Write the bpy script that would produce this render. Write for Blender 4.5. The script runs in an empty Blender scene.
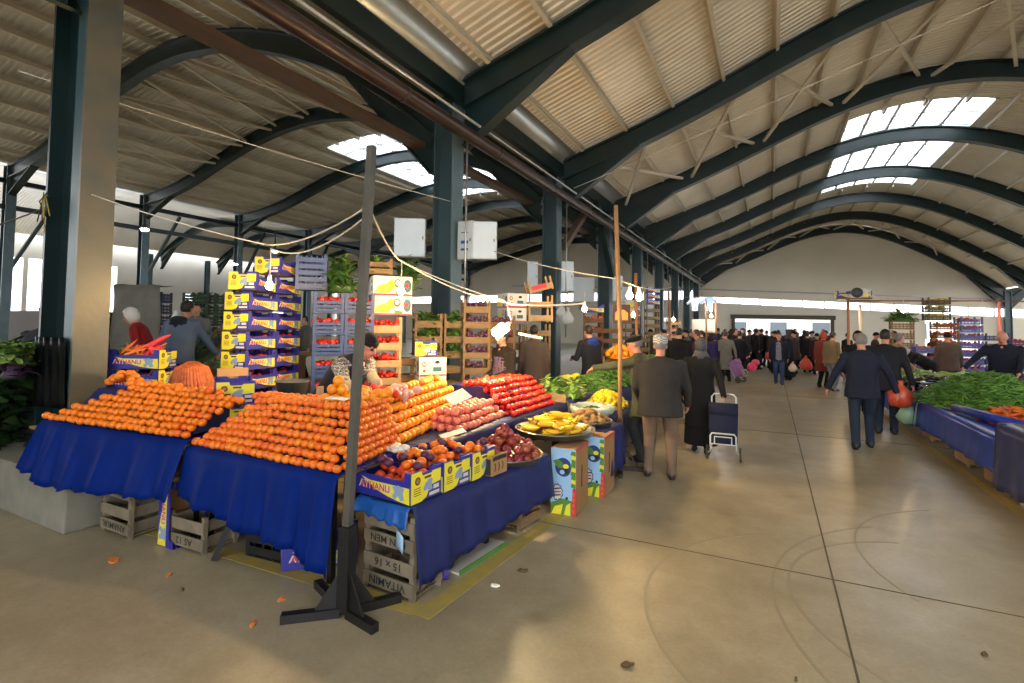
import bpy, bmesh, math, random
from mathutils import Vector, Matrix, Euler, kdtree
random.seed(7)
R = random.Random(11)
PI = math.pi
SC = bpy.context.scene
COL = SC.collection

# ------------------------------------------------------------------ helpers
def prop(o, label=None, cat=None, group=None, kind=None):
    if label: o['label'] = label
    if cat: o['category'] = cat
    if group: o['group'] = group
    if kind: o['kind'] = kind
    return o

def empty(name, loc=(0, 0, 0), rz=0.0, label=None, cat=None, group=None):
    o = bpy.data.objects.new(name, None)
    o.empty_display_size = 0.1
    COL.objects.link(o)
    o.location = loc
    o.rotation_euler = (0, 0, rz)
    return prop(o, label, cat, group)

def kids(o):
    return [c for c in CH.get(o.name, [])]
CH = {}
def set_parent(c, p):
    c.parent = p
    CH.setdefault(p.name, []).append(c)

def copy_tree(o, parent=None):
    c = o.copy()
    COL.objects.link(c)
    if parent is not None:
        set_parent(c, parent)
    for ch in list(CH.get(o.name, [])):
        copy_tree(ch, c)
    return c

def inst(proto, used, loc, rot=(0, 0, 0), label=None, group=None, scale=None):
    """first use moves the original, later uses copy it"""
    o = proto
    if used[0]:
        o = copy_tree(proto)
    used[0] = True
    o.location = loc
    o.rotation_euler = rot
    if scale is not None:
        o.scale = (scale,) * 3 if isinstance(scale, (int, float)) else scale
    if label: o['label'] = label
    if group: o['group'] = group
    return o

class MB:
    def __init__(s):
        s.v = []; s.f = []; s.m = []; s.sm = []
    def add(s, vs, fs, mat=0, smooth=False):
        b = len(s.v)
        s.v.extend([tuple(v) for v in vs])
        for f in fs:
            s.f.append([b + i for i in f]); s.m.append(mat); s.sm.append(smooth)
        return s
    def box(s, c, d, mat=0, M=None):
        x, y, z = d[0] / 2, d[1] / 2, d[2] / 2
        vs = [Vector((sx * x, sy * y, sz * z)) for sz in (-1, 1) for sy in (-1, 1) for sx in (-1, 1)]
        if M is not None: vs = [M @ v for v in vs]
        vs = [v + Vector(c) for v in vs]
        return s.add(vs, [(0, 2, 3, 1), (4, 5, 7, 6), (0, 1, 5, 4), (2, 6, 7, 3), (0, 4, 6, 2), (1, 3, 7, 5)], mat)
    def bx(s, x0, x1, y0, y1, z0, z1, mat=0):
        return s.box(((x0 + x1) / 2, (y0 + y1) / 2, (z0 + z1) / 2), (x1 - x0, y1 - y0, z1 - z0), mat)
    def bar(s, a, b, w, h, mat=0, up=(0, 0, 1)):
        a = Vector(a); b = Vector(b); d = b - a; L = d.length; d.normalize()
        u = Vector(up); r = d.cross(u)
        if r.length < 1e-4: u = Vector((0, 1, 0)); r = d.cross(u)
        r.normalize(); u = r.cross(d).normalized()
        M = Matrix((r, d, u)).transposed()
        return s.box((a + b) / 2, (w, L, h), mat, M)
    def tube(s, pts, r, n=8, mat=0, cap=True, smooth=True):
        pts = [Vector(p) for p in pts]
        rs = r if isinstance(r, (list, tuple)) else [r] * len(pts)
        rings = []; u = None
        for i, p in enumerate(pts):
            d = (pts[min(i + 1, len(pts) - 1)] - pts[max(i - 1, 0)]).normalized()
            if u is None:
                u = d.orthogonal().normalized()
            u = (u - d * u.dot(d))
            if u.length < 1e-5: u = d.orthogonal()
            u.normalize(); w = d.cross(u)
            rings.append([p + (u * math.cos(2 * PI * k / n) + w * math.sin(2 * PI * k / n)) * rs[i] for k in range(n)])
        return s.rings(rings, mat, cap, smooth)
    def rings(s, rings, mat=0, cap=True, smooth=True, closed=True):
        n = len(rings[0]); vs = [p for r in rings for p in r]; fs = []
        for i in range(len(rings) - 1):
            for k in range(n if closed else n - 1):
                k2 = (k + 1) % n
                fs.append((i * n + k, i * n + k2, (i + 1) * n + k2, (i + 1) * n + k))
        s.add(vs, fs, mat, smooth)
        if cap and closed:
            b = len(s.v) - len(vs)
            s.f.append([b + k for k in range(n)][::-1]); s.m.append(mat); s.sm.append(False)
            s.f.append([b + (len(rings) - 1) * n + k for k in range(n)]); s.m.append(mat); s.sm.append(False)
        return s
    def lathe(s, prof, n=16, mat=0, c=(0, 0, 0), smooth=True, sx=1, sy=1, M=None):
        rings = []
        for r, z in prof:
            ring = [Vector((r * sx * math.cos(2 * PI * k / n), r * sy * math.sin(2 * PI * k / n), z)) for k in range(n)]
            if M is not None: ring = [M @ p for p in ring]
            rings.append([p + Vector(c) for p in ring])
        return s.rings(rings, mat, True, smooth)
    def ball(s, c, r, n=10, m=7, mat=0, M=None):
        r = r if isinstance(r, (tuple, list, Vector)) else (r, r, r)
        vs = [Vector((0, 0, -1))]
        for i in range(1, m):
            t = -PI / 2 + PI * i / m
            for k in range(n):
                vs.append(Vector((math.cos(t) * math.cos(2 * PI * k / n), math.cos(t) * math.sin(2 * PI * k / n), math.sin(t))))
        vs.append(Vector((0, 0, 1)))
        out = []
        for v in vs:
            w = Vector((v.x * r[0], v.y * r[1], v.z * r[2]))
            if M is not None: w = M @ w
            out.append(w + Vector(c))
        fs = [(0, 1 + (k + 1) % n, 1 + k) for k in range(n)]
        for i in range(m - 2):
            for k in range(n):
                a = 1 + i * n + k; b = 1 + i * n + (k + 1) % n
                fs.append((a, b, b + n, a + n))
        top = len(vs) - 1; b = 1 + (m - 2) * n
        fs += [(b + k, b + (k + 1) % n, top) for k in range(n)]
        return s.add(out, fs, mat, True)
    def grid(s, P, mat=0, smooth=True):
        ny = len(P); nx = len(P[0])
        vs = [p for row in P for p in row]
        fs = [(j * nx + i, j * nx + i + 1, (j + 1) * nx + i + 1, (j + 1) * nx + i) for j in range(ny - 1) for i in range(nx - 1)]
        return s.add(vs, fs, mat, smooth)
    def prism(s, poly, z0, z1, mat=0, M=None, c=(0, 0, 0)):
        """poly in local xy, extruded z0..z1, then transformed"""
        n = len(poly)
        vs = [Vector((x, y, z0)) for x, y in poly] + [Vector((x, y, z1)) for x, y in poly]
        if M is not None: vs = [M @ v for v in vs]
        vs = [v + Vector(c) for v in vs]
        fs = [tuple(range(n))[::-1], tuple(range(n, 2 * n))] + [(k, (k + 1) % n, n + (k + 1) % n, n + k) for k in range(n)]
        return s.add(vs, fs, mat)
    def text(s, txt, size, M, c, mat=0, depth=0.002, squeeze=1.0):
        vs, fs = text_mesh(txt)
        if not vs: return s
        xs = [v[0] for v in vs]; w = max(xs) - min(xs); cx = (max(xs) + min(xs)) / 2
        ys = [v[1] for v in vs]; cy = (max(ys) + min(ys)) / 2; h = max(ys) - min(ys)
        k = size / h
        out = []
        for v in vs:
            p = Vector(((v[0] - cx) * k * squeeze, (v[1] - cy) * k, v[2] + depth))
            out.append(M @ p + Vector(c))
        return s.add(out, fs, mat)
    def mesh(s, name, mats):
        me = bpy.data.meshes.new(name)
        me.from_pydata(s.v, [], s.f)
        for m in (mats if isinstance(mats, (list, tuple)) else [mats]):
            me.materials.append(m)
        me.polygons.foreach_set('material_index', s.m)
        me.polygons.foreach_set('use_smooth', s.sm)
        me.update()
        return me
    def obj(s, name, mats, parent=None, loc=(0, 0, 0), rot=(0, 0, 0), label=None, cat=None, group=None, kind=None, bevel=0, solid=0, sub=0):
        o = bpy.data.objects.new(name, s.mesh(name, mats))
        COL.objects.link(o)
        o.location = loc; o.rotation_euler = rot
        if parent is not None: set_parent(o, parent)
        if sub:
            m = o.modifiers.new('sub', 'SUBSURF'); m.levels = sub; m.render_levels = sub
        if solid:
            m = o.modifiers.new('sol', 'SOLIDIFY'); m.thickness = solid; m.offset = 0
        if bevel:
            m = o.modifiers.new('bev', 'BEVEL'); m.width = bevel; m.segments = 2; m.limit_method = 'ANGLE'
        return prop(o, label, cat, group, kind)

_TXT = {}
def text_mesh(txt):
    if txt in _TXT: return _TXT[txt]
    cu = bpy.data.curves.new('lettering', 'FONT'); cu.body = txt; cu.resolution_u = 2; cu.extrude = 0.0
    cu.offset = 0.02
    o = bpy.data.objects.new('lettering', cu); COL.objects.link(o)
    dg = bpy.context.evaluated_depsgraph_get(); dg.update()
    me = o.evaluated_get(dg).to_mesh()
    vs = [tuple(v.co) for v in me.vertices]; fs = [tuple(p.vertices) for p in me.polygons]
    o.evaluated_get(dg).to_mesh_clear()
    bpy.data.objects.remove(o); bpy.data.curves.remove(cu)
    _TXT[txt] = (vs, fs)
    return _TXT[txt]

def RZ(a): return Matrix.Rotation(a, 3, 'Z')
def RX(a): return Matrix.Rotation(a, 3, 'X')
def RY(a): return Matrix.Rotation(a, 3, 'Y')

# ------------------------------------------------------------------ materials
def lin(c):
    return tuple(((x / 255) / 12.92 if x / 255 <= 0.04045 else ((x / 255 + 0.055) / 1.055) ** 2.4) for x in c)
MATS = {}
def mat(name, rgb, rough=0.6, metal=0.0, vary=0.0, scale=8.0, bump=0.0, bscale=None, spec=0.5, rgb2=None, coord='Object', sheen=0, trans=0, alpha=1, objvar=0.0, detail=4, stretch=None):
    if name in MATS: return MATS[name]
    m = bpy.data.materials.new(name); m.use_nodes = True
    nt = m.node_tree; N = nt.nodes; L = nt.links
    b = N['Principled BSDF']
    b.inputs['Roughness'].default_value = rough
    b.inputs['Metallic'].default_value = metal
    b.inputs['Specular IOR Level'].default_value = spec
    if trans: b.inputs['Transmission Weight'].default_value = trans
    if alpha < 1: b.inputs['Alpha'].default_value = alpha
    if sheen: b.inputs['Sheen Weight'].default_value = sheen
    c1 = lin(rgb) + (1,)
    c2 = (lin(rgb2) if rgb2 else tuple(x * (1 - vary) for x in lin(rgb))) + (1,)
    b.inputs['Base Color'].default_value = c1
    tc = N.new('ShaderNodeTexCoord'); src = tc.outputs[coord]
    if stretch:
        mp = N.new('ShaderNodeMapping'); mp.inputs['Scale'].default_value = stretch
        L.new(src, mp.inputs['Vector']); src = mp.outputs['Vector']
    col = None
    if vary or rgb2:
        no = N.new('ShaderNodeTexNoise'); no.inputs['Scale'].default_value = scale; no.inputs['Detail'].default_value = detail
        L.new(src, no.inputs['Vector'])
        rp = N.new('ShaderNodeValToRGB'); rp.color_ramp.elements[0].position = 0.35; rp.color_ramp.elements[1].position = 0.68
        rp.color_ramp.elements[0].color = c1; rp.color_ramp.elements[1].color = c2
        L.new(no.outputs['Fac'], rp.inputs['Fac']); col = rp.outputs['Color']
    if objvar:
        oi = N.new('ShaderNodeObjectInfo'); hs = N.new('ShaderNodeHueSaturation')
        mr = N.new('ShaderNodeMapRange'); mr.inputs['To Min'].default_value = 0.5 - objvar * 0.12; mr.inputs['To Max'].default_value = 0.5 + objvar * 0.12
        mv = N.new('ShaderNodeMapRange'); mv.inputs['To Min'].default_value = 1 - objvar; mv.inputs['To Max'].default_value = 1 + objvar * 0.6
        L.new(oi.outputs['Random'], mr.inputs['Value']); L.new(oi.outputs['Random'], mv.inputs['Value'])
        L.new(mr.outputs['Result'], hs.inputs['Hue']); L.new(mv.outputs['Result'], hs.inputs['Value'])
        if col: L.new(col, hs.inputs['Color'])
        else: hs.inputs['Color'].default_value = c1
        col = hs.outputs['Color']
    if col: L.new(col, b.inputs['Base Color'])
    if bump:
        n2 = N.new('ShaderNodeTexNoise'); n2.inputs['Scale'].default_value = bscale or scale * 4; n2.inputs['Detail'].default_value = 3
        L.new(src, n2.inputs['Vector'])
        bp = N.new('ShaderNodeBump'); bp.inputs['Strength'].default_value = bump; bp.inputs['Distance'].default_value = 0.02
        L.new(n2.outputs['Fac'], bp.inputs['Height']); L.new(bp.outputs['Normal'], b.inputs['Normal'])
    MATS[name] = m
    return m
def emit(name, rgb, strength):
    if name in MATS: return MATS[name]
    m = bpy.data.materials.new(name); m.use_nodes = True
    b = m.node_tree.nodes['Principled BSDF']
    b.inputs['Base Color'].default_value = (0.8, 0.8, 0.8, 1)
    b.inputs['Emission Color'].default_value = lin(rgb) + (1,)
    b.inputs['Emission Strength'].default_value = strength
    MATS[name] = m
    return m
def lamp(name, loc, power, rgb, radius=0.05, typ='POINT', rot=None, size=None):
    l = bpy.data.lights.new(name, typ); l.energy = power; l.color = lin(rgb)
    if typ == 'POINT': l.shadow_soft_size = radius
    if size: l.shape = 'RECTANGLE'; l.size, l.size_y = size
    o = bpy.data.objects.new(name, l); COL.objects.link(o); o.location = loc
    if rot: o.rotation_euler = rot
    return o

# ------------------------------------------------------------------ camera
EYE = 1.72
def make_camera():
    f, yaw, pt, roll, cy = 504.43, .4734, .0408, .0132, 304.43
    cam = bpy.data.cameras.new('camera'); o = bpy.data.objects.new('camera', cam); COL.objects.link(o)
    fw = Vector((-math.sin(yaw) * math.cos(pt), math.cos(yaw) * math.cos(pt), math.sin(pt)))
    rt = Vector((math.cos(yaw), math.sin(yaw), 0)); up = rt.cross(fw)
    c, s = math.cos(roll), math.sin(roll)
    X = rt * c + up * s; Y = up * c - rt * s; Z = -fw
    M = Matrix((X, Y, Z)).transposed().to_4x4(); M.translation = (0, 0, EYE)
    o.matrix_world = M
    cam.sensor_width = 36; cam.lens = f / 1024 * 36
    cam.shift_y = -(341.5 - cy) / 1024
    cam.clip_end = 300
    SC.camera = o
make_camera()
# ================================================================== the hall
S_ = 1.72 / 1.65
A_ = 5.4 * S_; Y0_ = 7.8346 * S_; SP = 5.097 * S_; WR = 19.6326 * S_; G_ = .3592 * S_; WL = 20.1876 * S_
XR0 = -A_ + G_; XR1 = XR0 + WR; XL0 = -A_ - G_; XL1 = XL0 - WL - 2.6
def zR(x):
    e = 2 * (x - XR0) / WR - 1
    z = 7.3534 + (3.188 - 7.3534) * ((1 + 1.1329 - .4336) * e * e - 1.1329 * e ** 4 + .4336 * e ** 6) - .821 * e - .8667 * (e ** 3 - e)
    return z * S_ + EYE
def zL(x):
    e = 2 * (XL0 - x) / WL - 1
    if e > .70:            # the wave flattens out again towards the far columns
        d = e - .70; de = 2 * (XL0 - XL1) / WL - 1.70
        sl = (_zl(.70) - _zl(.68)) / .02
        return _zl(.70) + sl * (d - d * d / (2 * de))
    return _zl(e)
def _zl(e):
    z = 7.6933 + (4.599 - 7.6933) * ((1 + .5312 - .3432) * e * e - .5312 * e ** 4 + .3432 * e ** 6) + 1.0063 * e + .582 * (e ** 3 - e)
    return z * S_ + EYE
def skR(k): return .0517 + k * .0185
def skL(k): return -.0554 - k * .0036
def yk(k): return Y0_ + k * SP
NK = 8
DEP = .55
green = mat('green_steel', (12, 37, 38), .38, 0, .25, 1.5, spec=.5)
grey_green = mat('green_steel_face', (70, 84, 84), .35, .55, .25, 2.5, bump=.05, bscale=30)
cream = mat('cream_steel', (212, 203, 184), .55, 0, .12, 2)
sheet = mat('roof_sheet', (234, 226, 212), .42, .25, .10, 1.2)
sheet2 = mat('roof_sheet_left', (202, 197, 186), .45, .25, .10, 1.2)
glassm = bpy.data.materials.new('skylight_sheet'); glassm.use_nodes = True
def _gl():
    nt = glassm.node_tree; N = nt.nodes; L = nt.links; N.remove(N['Principled BSDF'])
    t = N.new('ShaderNodeBsdfTranslucent'); t.inputs['Color'].default_value = (.9, .95, 1, 1)
    g = N.new('ShaderNodeBsdfTransparent'); g.inputs['Color'].default_value = (.92, .96, 1, 1)
    mx = N.new('ShaderNodeMixShader'); mx.inputs['Fac'].default_value = .72
    L.new(t.outputs[0], mx.inputs[1]); L.new(g.outputs[0], mx.inputs[2]); L.new(mx.outputs[0], N['Material Output'].inputs['Surface'])
_gl()
paneglass = bpy.data.materials.new('window_glass'); paneglass.use_nodes = True
def _pg():
    nt = paneglass.node_tree; N = nt.nodes; L = nt.links; N.remove(N['Principled BSDF'])
    t = N.new('ShaderNodeBsdfGlossy'); t.inputs['Roughness'].default_value = .1
    g = N.new('ShaderNodeBsdfTransparent'); g.inputs['Color'].default_value = (.95, .97, 1, 1)
    mx = N.new('ShaderNodeMixShader'); mx.inputs['Fac'].default_value = .93
    L.new(t.outputs[0], mx.inputs[1]); L.new(g.outputs[0], mx.inputs[2]); L.new(mx.outputs[0], N['Material Output'].inputs['Surface'])
_pg()

# floor ------------------------------------------------------------
def floor_material():
    m = bpy.data.materials.new('concrete_floor'); m.use_nodes = True
    nt = m.node_tree; N = nt.nodes; L = nt.links; b = N['Principled BSDF']
    tc = N.new('ShaderNodeTexCoord')
    def noise(sc, det=5, rough=.6):
        n = N.new('ShaderNodeTexNoise'); n.inputs['Scale'].default_value = sc; n.inputs['Detail'].default_value = det; n.inputs['Roughness'].default_value = rough
        L.new(tc.outputs['Object'], n.inputs['Vector']); return n.outputs['Fac']
    def ramp(fac, p0, c0, p1, c1):
        r = N.new('ShaderNodeValToRGB'); e = r.color_ramp.elements
        e[0].position = p0; e[1].position = p1; e[0].color = lin(c0) + (1,); e[1].color = lin(c1) + (1,)
        L.new(fac, r.inputs['Fac']); return r.outputs['Color']
    def mix(a, bb, fac, mode='MIX'):
        x = N.new('ShaderNodeMix'); x.data_type = 'RGBA'; x.blend_type = mode
        if isinstance(fac, float): x.inputs[0].default_value = fac
        else: L.new(fac, x.inputs[0])
        L.new(a, x.inputs[6]); L.new(bb, x.inputs[7]); return x.outputs[2]
    base = ramp(noise(.55), .35, (158, 147, 122), .7, (186, 173, 146))
    mid = ramp(noise(3.1, 8, .7), .4, (225, 222, 214), .72, (255, 255, 255))
    fine = ramp(noise(40, 4, .7), .3, (222, 220, 214), .7, (255, 255, 255))
    c = mix(mix(base, mid, .8, 'MULTIPLY'), fine, .6, 'MULTIPLY')
    # stains
    st = ramp(noise(1.3, 2), .66, (255, 255, 255), .74, (196, 186, 168))
    c = mix(c, st, .55, 'MULTIPLY')
    L.new(c, b.inputs['Base Color'])
    rr = N.new('ShaderNodeMapRange'); rr.inputs['To Min'].default_value = .22; rr.inputs['To Max'].default_value = .48
    L.new(noise(1.7, 6), rr.inputs['Value']); L.new(rr.outputs['Result'], b.inputs['Roughness'])
    b.inputs['Specular IOR Level'].default_value = .4
    bp = N.new('ShaderNodeBump'); bp.inputs['Strength'].default_value = .12; bp.inputs['Distance'].default_value = .01
    L.new(noise(22, 6), bp.inputs['Height']); L.new(bp.outputs['Normal'], b.inputs['Normal'])
    return m
FX0, FX1, FY0, FY1 = -56, 40, -26, 62
MB().bx(FX0, FX1, FY0, FY1, -.3, 0).obj('floor', floor_material(), kind='structure')
jointm = mat('joint_filler', (88, 80, 64), .9)
def strip(name, pts, w, m, z=.002, h=.003):
    b = MB()
    for p, q in zip(pts[:-1], pts[1:]):
        b.bar((p[0], p[1], z), (q[0], q[1], z), w, h, 0)
    return b.obj(name, m, kind='structure')
strip('floor_joint', [(.372, 0.2), (.372, 46)], .011, jointm)
strip('floor_joint', [(-5, 4.06), (12, 4.4)], .007, jointm)
strip('floor_joint', [(-5, 9.4), (12, 9.75)], .007, jointm)
strip('floor_joint', [(-5, 14.7), (12, 15.1)], .007, jointm)
yl = mat('yellow_line_paint', (168, 146, 62), .7, 0, .25, 12, rgb2=(150, 136, 86))
strip('floor_marking', [(-6.4, 2.32), (-1.9, 2.52)], .12, yl, .001, .002)
strip('floor_marking', [(-1.84, 2.47), (-1.62, 6.2)], .12, yl, .001, .002)
strip('floor_marking', [(2.12, 6.4), (2.0, 13)], .10, yl, .001, .002)
tyre = mat('tyre_rubber_mark', (146, 135, 111), .5)
def arc(cx, cy, r, a0, a1, n=40):
    return [(cx + r * math.cos(a0 + (a1 - a0) * i / n), cy + r * math.sin(a0 + (a1 - a0) * i / n)) for i in range(n + 1)]
strip('floor_tyre_mark', arc(1.9, 3.9, 1.9, 2.2, 4.3), .018, tyre, .001, .0016)
strip('floor_tyre_mark', arc(1.3, 4.0, 1.2, 1.9, 4.0), .022, tyre, .001, .0016)
strip('floor_tyre_mark', arc(.6, 3.6, 1.35, 2.0, 4.1), .02, tyre, .001, .0016)
strip('floor_tyre_mark', arc(2.1, 4.9, 1.5, 2.1, 3.7), .015, tyre, .001, .0016)

# roof sheets ---------------------------------------------------------
def roof(name, zf, x0, x1, holes, m, ya, yb, up):
    """corrugated steel sheet, ribs across the nave; holes = list of (xa, xb, ya, yb)"""
    nx = 44
    xs = sorted(set([x0 + (x1 - x0) * i / nx for i in range(nx + 1)] + [h for H in holes for h in H[:2]]))
    per = .19; ys = []
    y = ya
    while y < yb:
        ys += [(y, 0), (y + per * .36, 0), (y + per * .5, 1), (y + per * .86, 1)]
        y += per
    vs = []; idx = {}
    b = MB(); rows = []
    for j, (yy, u) in enumerate(ys):
        rows.append([(x, yy, zf(x) + up + .036 * u) for x in xs])
    n = len(xs)
    fs = []
    for j in range(len(ys) - 1):
        ym = (ys[j][0] + ys[j + 1][0]) / 2
        for i in range(n - 1):
            xm = (xs[i] + xs[i + 1]) / 2
            if any(H[0] < xm < H[1] and H[2] < ym < H[3] for H in holes): continue
            fs.append((j * n + i, j * n + i + 1, (j + 1) * n + i + 1, (j + 1) * n + i))
    b.add([p for r in rows for p in r], fs, 0, False)
    return b.obj(name, m, kind='structure')
UP = DEP + .22
HR = [(2.55, 7.1, 23.0, 34.9), (2.55, 7.1, -9.5, 2.0)]
HL = [(-19.4, -13.6, 17.6, 28.7)]
YA, YB = -14, 52
roof('ceiling', zR, XR0 - .05, XR1 + .1, HR, sheet, YA, YB, UP)
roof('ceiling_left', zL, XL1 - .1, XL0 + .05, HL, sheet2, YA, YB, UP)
# next naves on both outer sides (same wave, shifted)
def zLL(x): return zL(x + WL + 2 * G_) if False else zL(2 * XL1 - .4 - x)
def zRR(x): return zR(2 * XR1 + .4 - x)
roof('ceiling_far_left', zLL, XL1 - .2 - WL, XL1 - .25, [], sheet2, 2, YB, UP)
roof('ceiling_far_right', zRR, XR1 + .25, XR1 + .2 + WR, [], sheet, 10, YB, UP)

# skylights: translucent sheet with white glazing bars ------------------
white_bar = mat('white_glazing_bar', (220, 222, 222), .5)
def skylight(name, zf, H):
    xa, xb, y0, y1 = H
    b = MB()
    n = 14
    b.grid([[(xa + (xb - xa) * i / n, y, zf(xa + (xb - xa) * i / n) + UP + .10) for i in range(n + 1)] for y in (y0, y1)], 0)
    o = b.obj(name, glassm, kind='structure')
    f = MB()
    nb = 5
    for i in range(nb + 1):
        x = xa + (xb - xa) * i / nb
        f.bar((x, y0, zf(x) + UP + .03), (x, y1, zf(x) + UP + .03), .11, .12)
    ny = 9
    for j in range(ny + 1):
        y = y0 + (y1 - y0) * j / ny
        for i in range(n):
            p = xa + (xb - xa) * i / n; q = xa + (xb - xa) * (i + 1) / n
            f.bar((p, y, zf(p) + UP + .02), (q, y, zf(q) + UP + .02), .09, .06)
    # upstand curb round the opening
    for x in (xa, xb):
        f.bar((x, y0, zf(x) + UP + .08), (x, y1, zf(x) + UP + .08), .1, .3)
    f.obj('skylight_frame', white_bar, o)
    return o
skylight('window_1', zR, HR[0])
skylight('window_2', zL, HL[0])
skylight('unseen_skylight', zR, HR[1])  # unseen skylight behind the viewer, added for more top light

# arched beams ----------------------------------------------------------
def beam(zf, sk, k, xa, xb, label, knees=True):
    Yk = yk(k) if k >= 0 else YNEAR
    n = 48; b = MB()
    P = []
    for i in range(n + 1):
        x = xa + (xb - xa) * i / n
        P.append(Vector((x, Yk + sk * (x + A_), zf(x))))
    T = [(P[min(i + 1, n)] - P[max(i - 1, 0)]).normalized() for i in range(n + 1)]
    side = Vector((0, 1, 0))
    for (dz0, dz1, w) in ((0, .05, .30), (DEP - .05, DEP, .30), (.05, DEP - .05, .07)):
        rings = []
        for p, t in zip(P, T):
            nrm = side.cross(t).normalized()
            if nrm.z < 0: nrm = -nrm
            rings.append([p + nrm * dz0 - side * w / 2, p + nrm * dz0 + side * w / 2, p + nrm * dz1 + side * w / 2, p + nrm * dz1 - side * w / 2])
        b.rings(rings, 0, True, False)
    if knees:      # haunch under each end
        for end in (0, n):
            s = 1 if end == 0 else -1
            i2 = end + s * 5
            a = P[end]; c = P[i2]
            pts = [(a.x, a.z + .1), (c.x, c.z + .05), (c.x, c.z), (a.x, a.z - .75)]
            for off, w in ((0, .06),):
                b.prism(pts, -w / 2, w / 2, 0, M=RX(PI / 2), c=(0, a.y, 0))
            b.bar((a.x, a.y, a.z - .75), (c.x, c.y, c.z), .28, .04)
    return b.obj('roof_beam', green, label=label, cat='roof beam', kind='structure')
YNEAR = 2.2
NAMES = ['first', 'second', 'third', 'fourth', 'fifth', 'sixth', 'seventh', 'eighth']
for k in range(NK):
    beam(zR, skR(k), k, XR0, XR1, 'dark green wavy roof beam over the aisle, %s beyond the big near column' % NAMES[k])
    beam(zL, skL(k), k, XL1, XL0, 'dark green wavy roof beam over the stalls, %s beyond the big near column' % NAMES[k])
beam(zR, skR(-1), -1, XR0, XR1, 'dark green wavy roof beam over the aisle, springing from the big near column')
beam(zL, skL(-1), -1, XL1, XL0, 'dark green wavy roof beam over the stalls, springing from the big near column')
for k in range(3, NK):
    beam(zLL, skL(k), k, XL1 - .4 - WL, XL1 - .4, 'dark green wavy beam of the side hall, %s row' % NAMES[k])
for k in range(4, NK):
    beam(zRR, skR(k), k, XR1 + .4, XR1 + .4 + WR, 'dark green wavy beam beyond the far aisle columns, %s row' % NAMES[k])

# purlins ----------------------------------------------------------------
def purlins(zf, x0, x1, n, y0, y1, holes, grp):
    for i in range(n + 1):
        x = x0 + (x1 - x0) * i / n
        z = zf(x) + DEP + .11
        sl = math.atan2(zf(x + .05) - zf(x - .05), .1)
        b = MB()
        segs = [(y0, y1)]
        for H in sorted(holes, key=lambda h: h[2]):
            if H[0] + .1 < x < H[1] - .1:
                a_, c_ = segs.pop(); segs += [(a_, H[2]), (H[3], c_)]
        for a, c in segs:
            M = RY(-sl)
            L_ = c - a
            b.box((x, (a + c) / 2, z), (.02, L_, .2), 0, M)
            b.box(Vector((x, (a + c) / 2, z)) + M @ Vector((.035, 0, .1)), (.08, L_, .012), 0, M)
            b.box(Vector((x, (a + c) / 2, z)) + M @ Vector((.035, 0, -.1)), (.08, L_, .012), 0, M)
        b.obj('roof_purlin', cream, kind='structure', group=grp, label='cream steel purlin running under the roof sheets', cat='purlin')
purlins(zR, XR0 + .5, XR1 - .4, 16, YA, 46, HR, 'purlins over the aisle')
purlins(zL, XL1 + .4, XL0 - .5, 17, YA, 46, HL, 'purlins over the stalls')

# cross bracing ------------------------------------------------------------
def brace(zf, sk, k, x0, dx, n, s, txt):
    for i in range(n):
        xa = x0 + s * dx * i; xb = xa + s * dx * .86
        ya0 = (yk(k) if k >= 0 else YNEAR) + sk(k) * (xa + A_); ya1 = yk(k + 1) + sk(k + 1) * (xa + A_)
        yb0 = (yk(k) if k >= 0 else YNEAR) + sk(k) * (xb + A_); yb1 = yk(k + 1) + sk(k + 1) * (xb + A_)
        z = lambda x: zf(x) + DEP - .14
        b = MB()
        b.bar((xa, ya0, z(xa)), (xb, yb1, z(xb)), .09, .09)
        b.bar((xb, yb0, z(xb)), (xa, ya1, z(xa) - .1), .09, .09)
        b.obj('roof_brace', cream, kind='structure', label='cream cross bracing pair under ' + txt, cat='roof brace', group='cross braces under ' + txt)
brace(zR, skR, 1, XR0 + .4, 2.35, 7, 1, 'the aisle roof')
brace(zL, skL, 0, XL0 - .4, 2.1, 9, -1, 'the stall roof')
brace(zR, skR, 6, XR0 + .4, 2.35, 7, 1, 'the aisle roof end bay')

# columns --------------------------------------------------------------------
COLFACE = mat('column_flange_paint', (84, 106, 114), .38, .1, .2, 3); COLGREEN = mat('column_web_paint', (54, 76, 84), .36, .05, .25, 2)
def column(x, y, ztop, label, w=.40, fl=.36, zb=0.0):
    b = MB()
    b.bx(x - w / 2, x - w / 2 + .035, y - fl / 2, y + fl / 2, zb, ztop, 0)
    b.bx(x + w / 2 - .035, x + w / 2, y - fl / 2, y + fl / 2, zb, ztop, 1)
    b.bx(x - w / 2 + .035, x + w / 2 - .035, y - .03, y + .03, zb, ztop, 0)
    for z in (ztop - .6, ztop - .05):
        b.bx(x - w / 2 + .036, x + w / 2 - .036, y - fl / 2 + .01, y + fl / 2 - .01, z, z + .03, 0)
    b.bx(x - w / 2 - .08, x + w / 2 + .08, y - fl / 2 - .08, y + fl / 2 + .08, zb, zb + .03, 0)
    return b.obj('column', [COLGREEN, COLFACE], label=label, cat='column', kind='structure')
COLFACE = mat('column_flange_paint', (52, 74, 80), .38, .1, .2, 3)
COLGREEN = mat('column_web_paint', (38, 60, 68), .36, .05, .25, 2)
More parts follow.
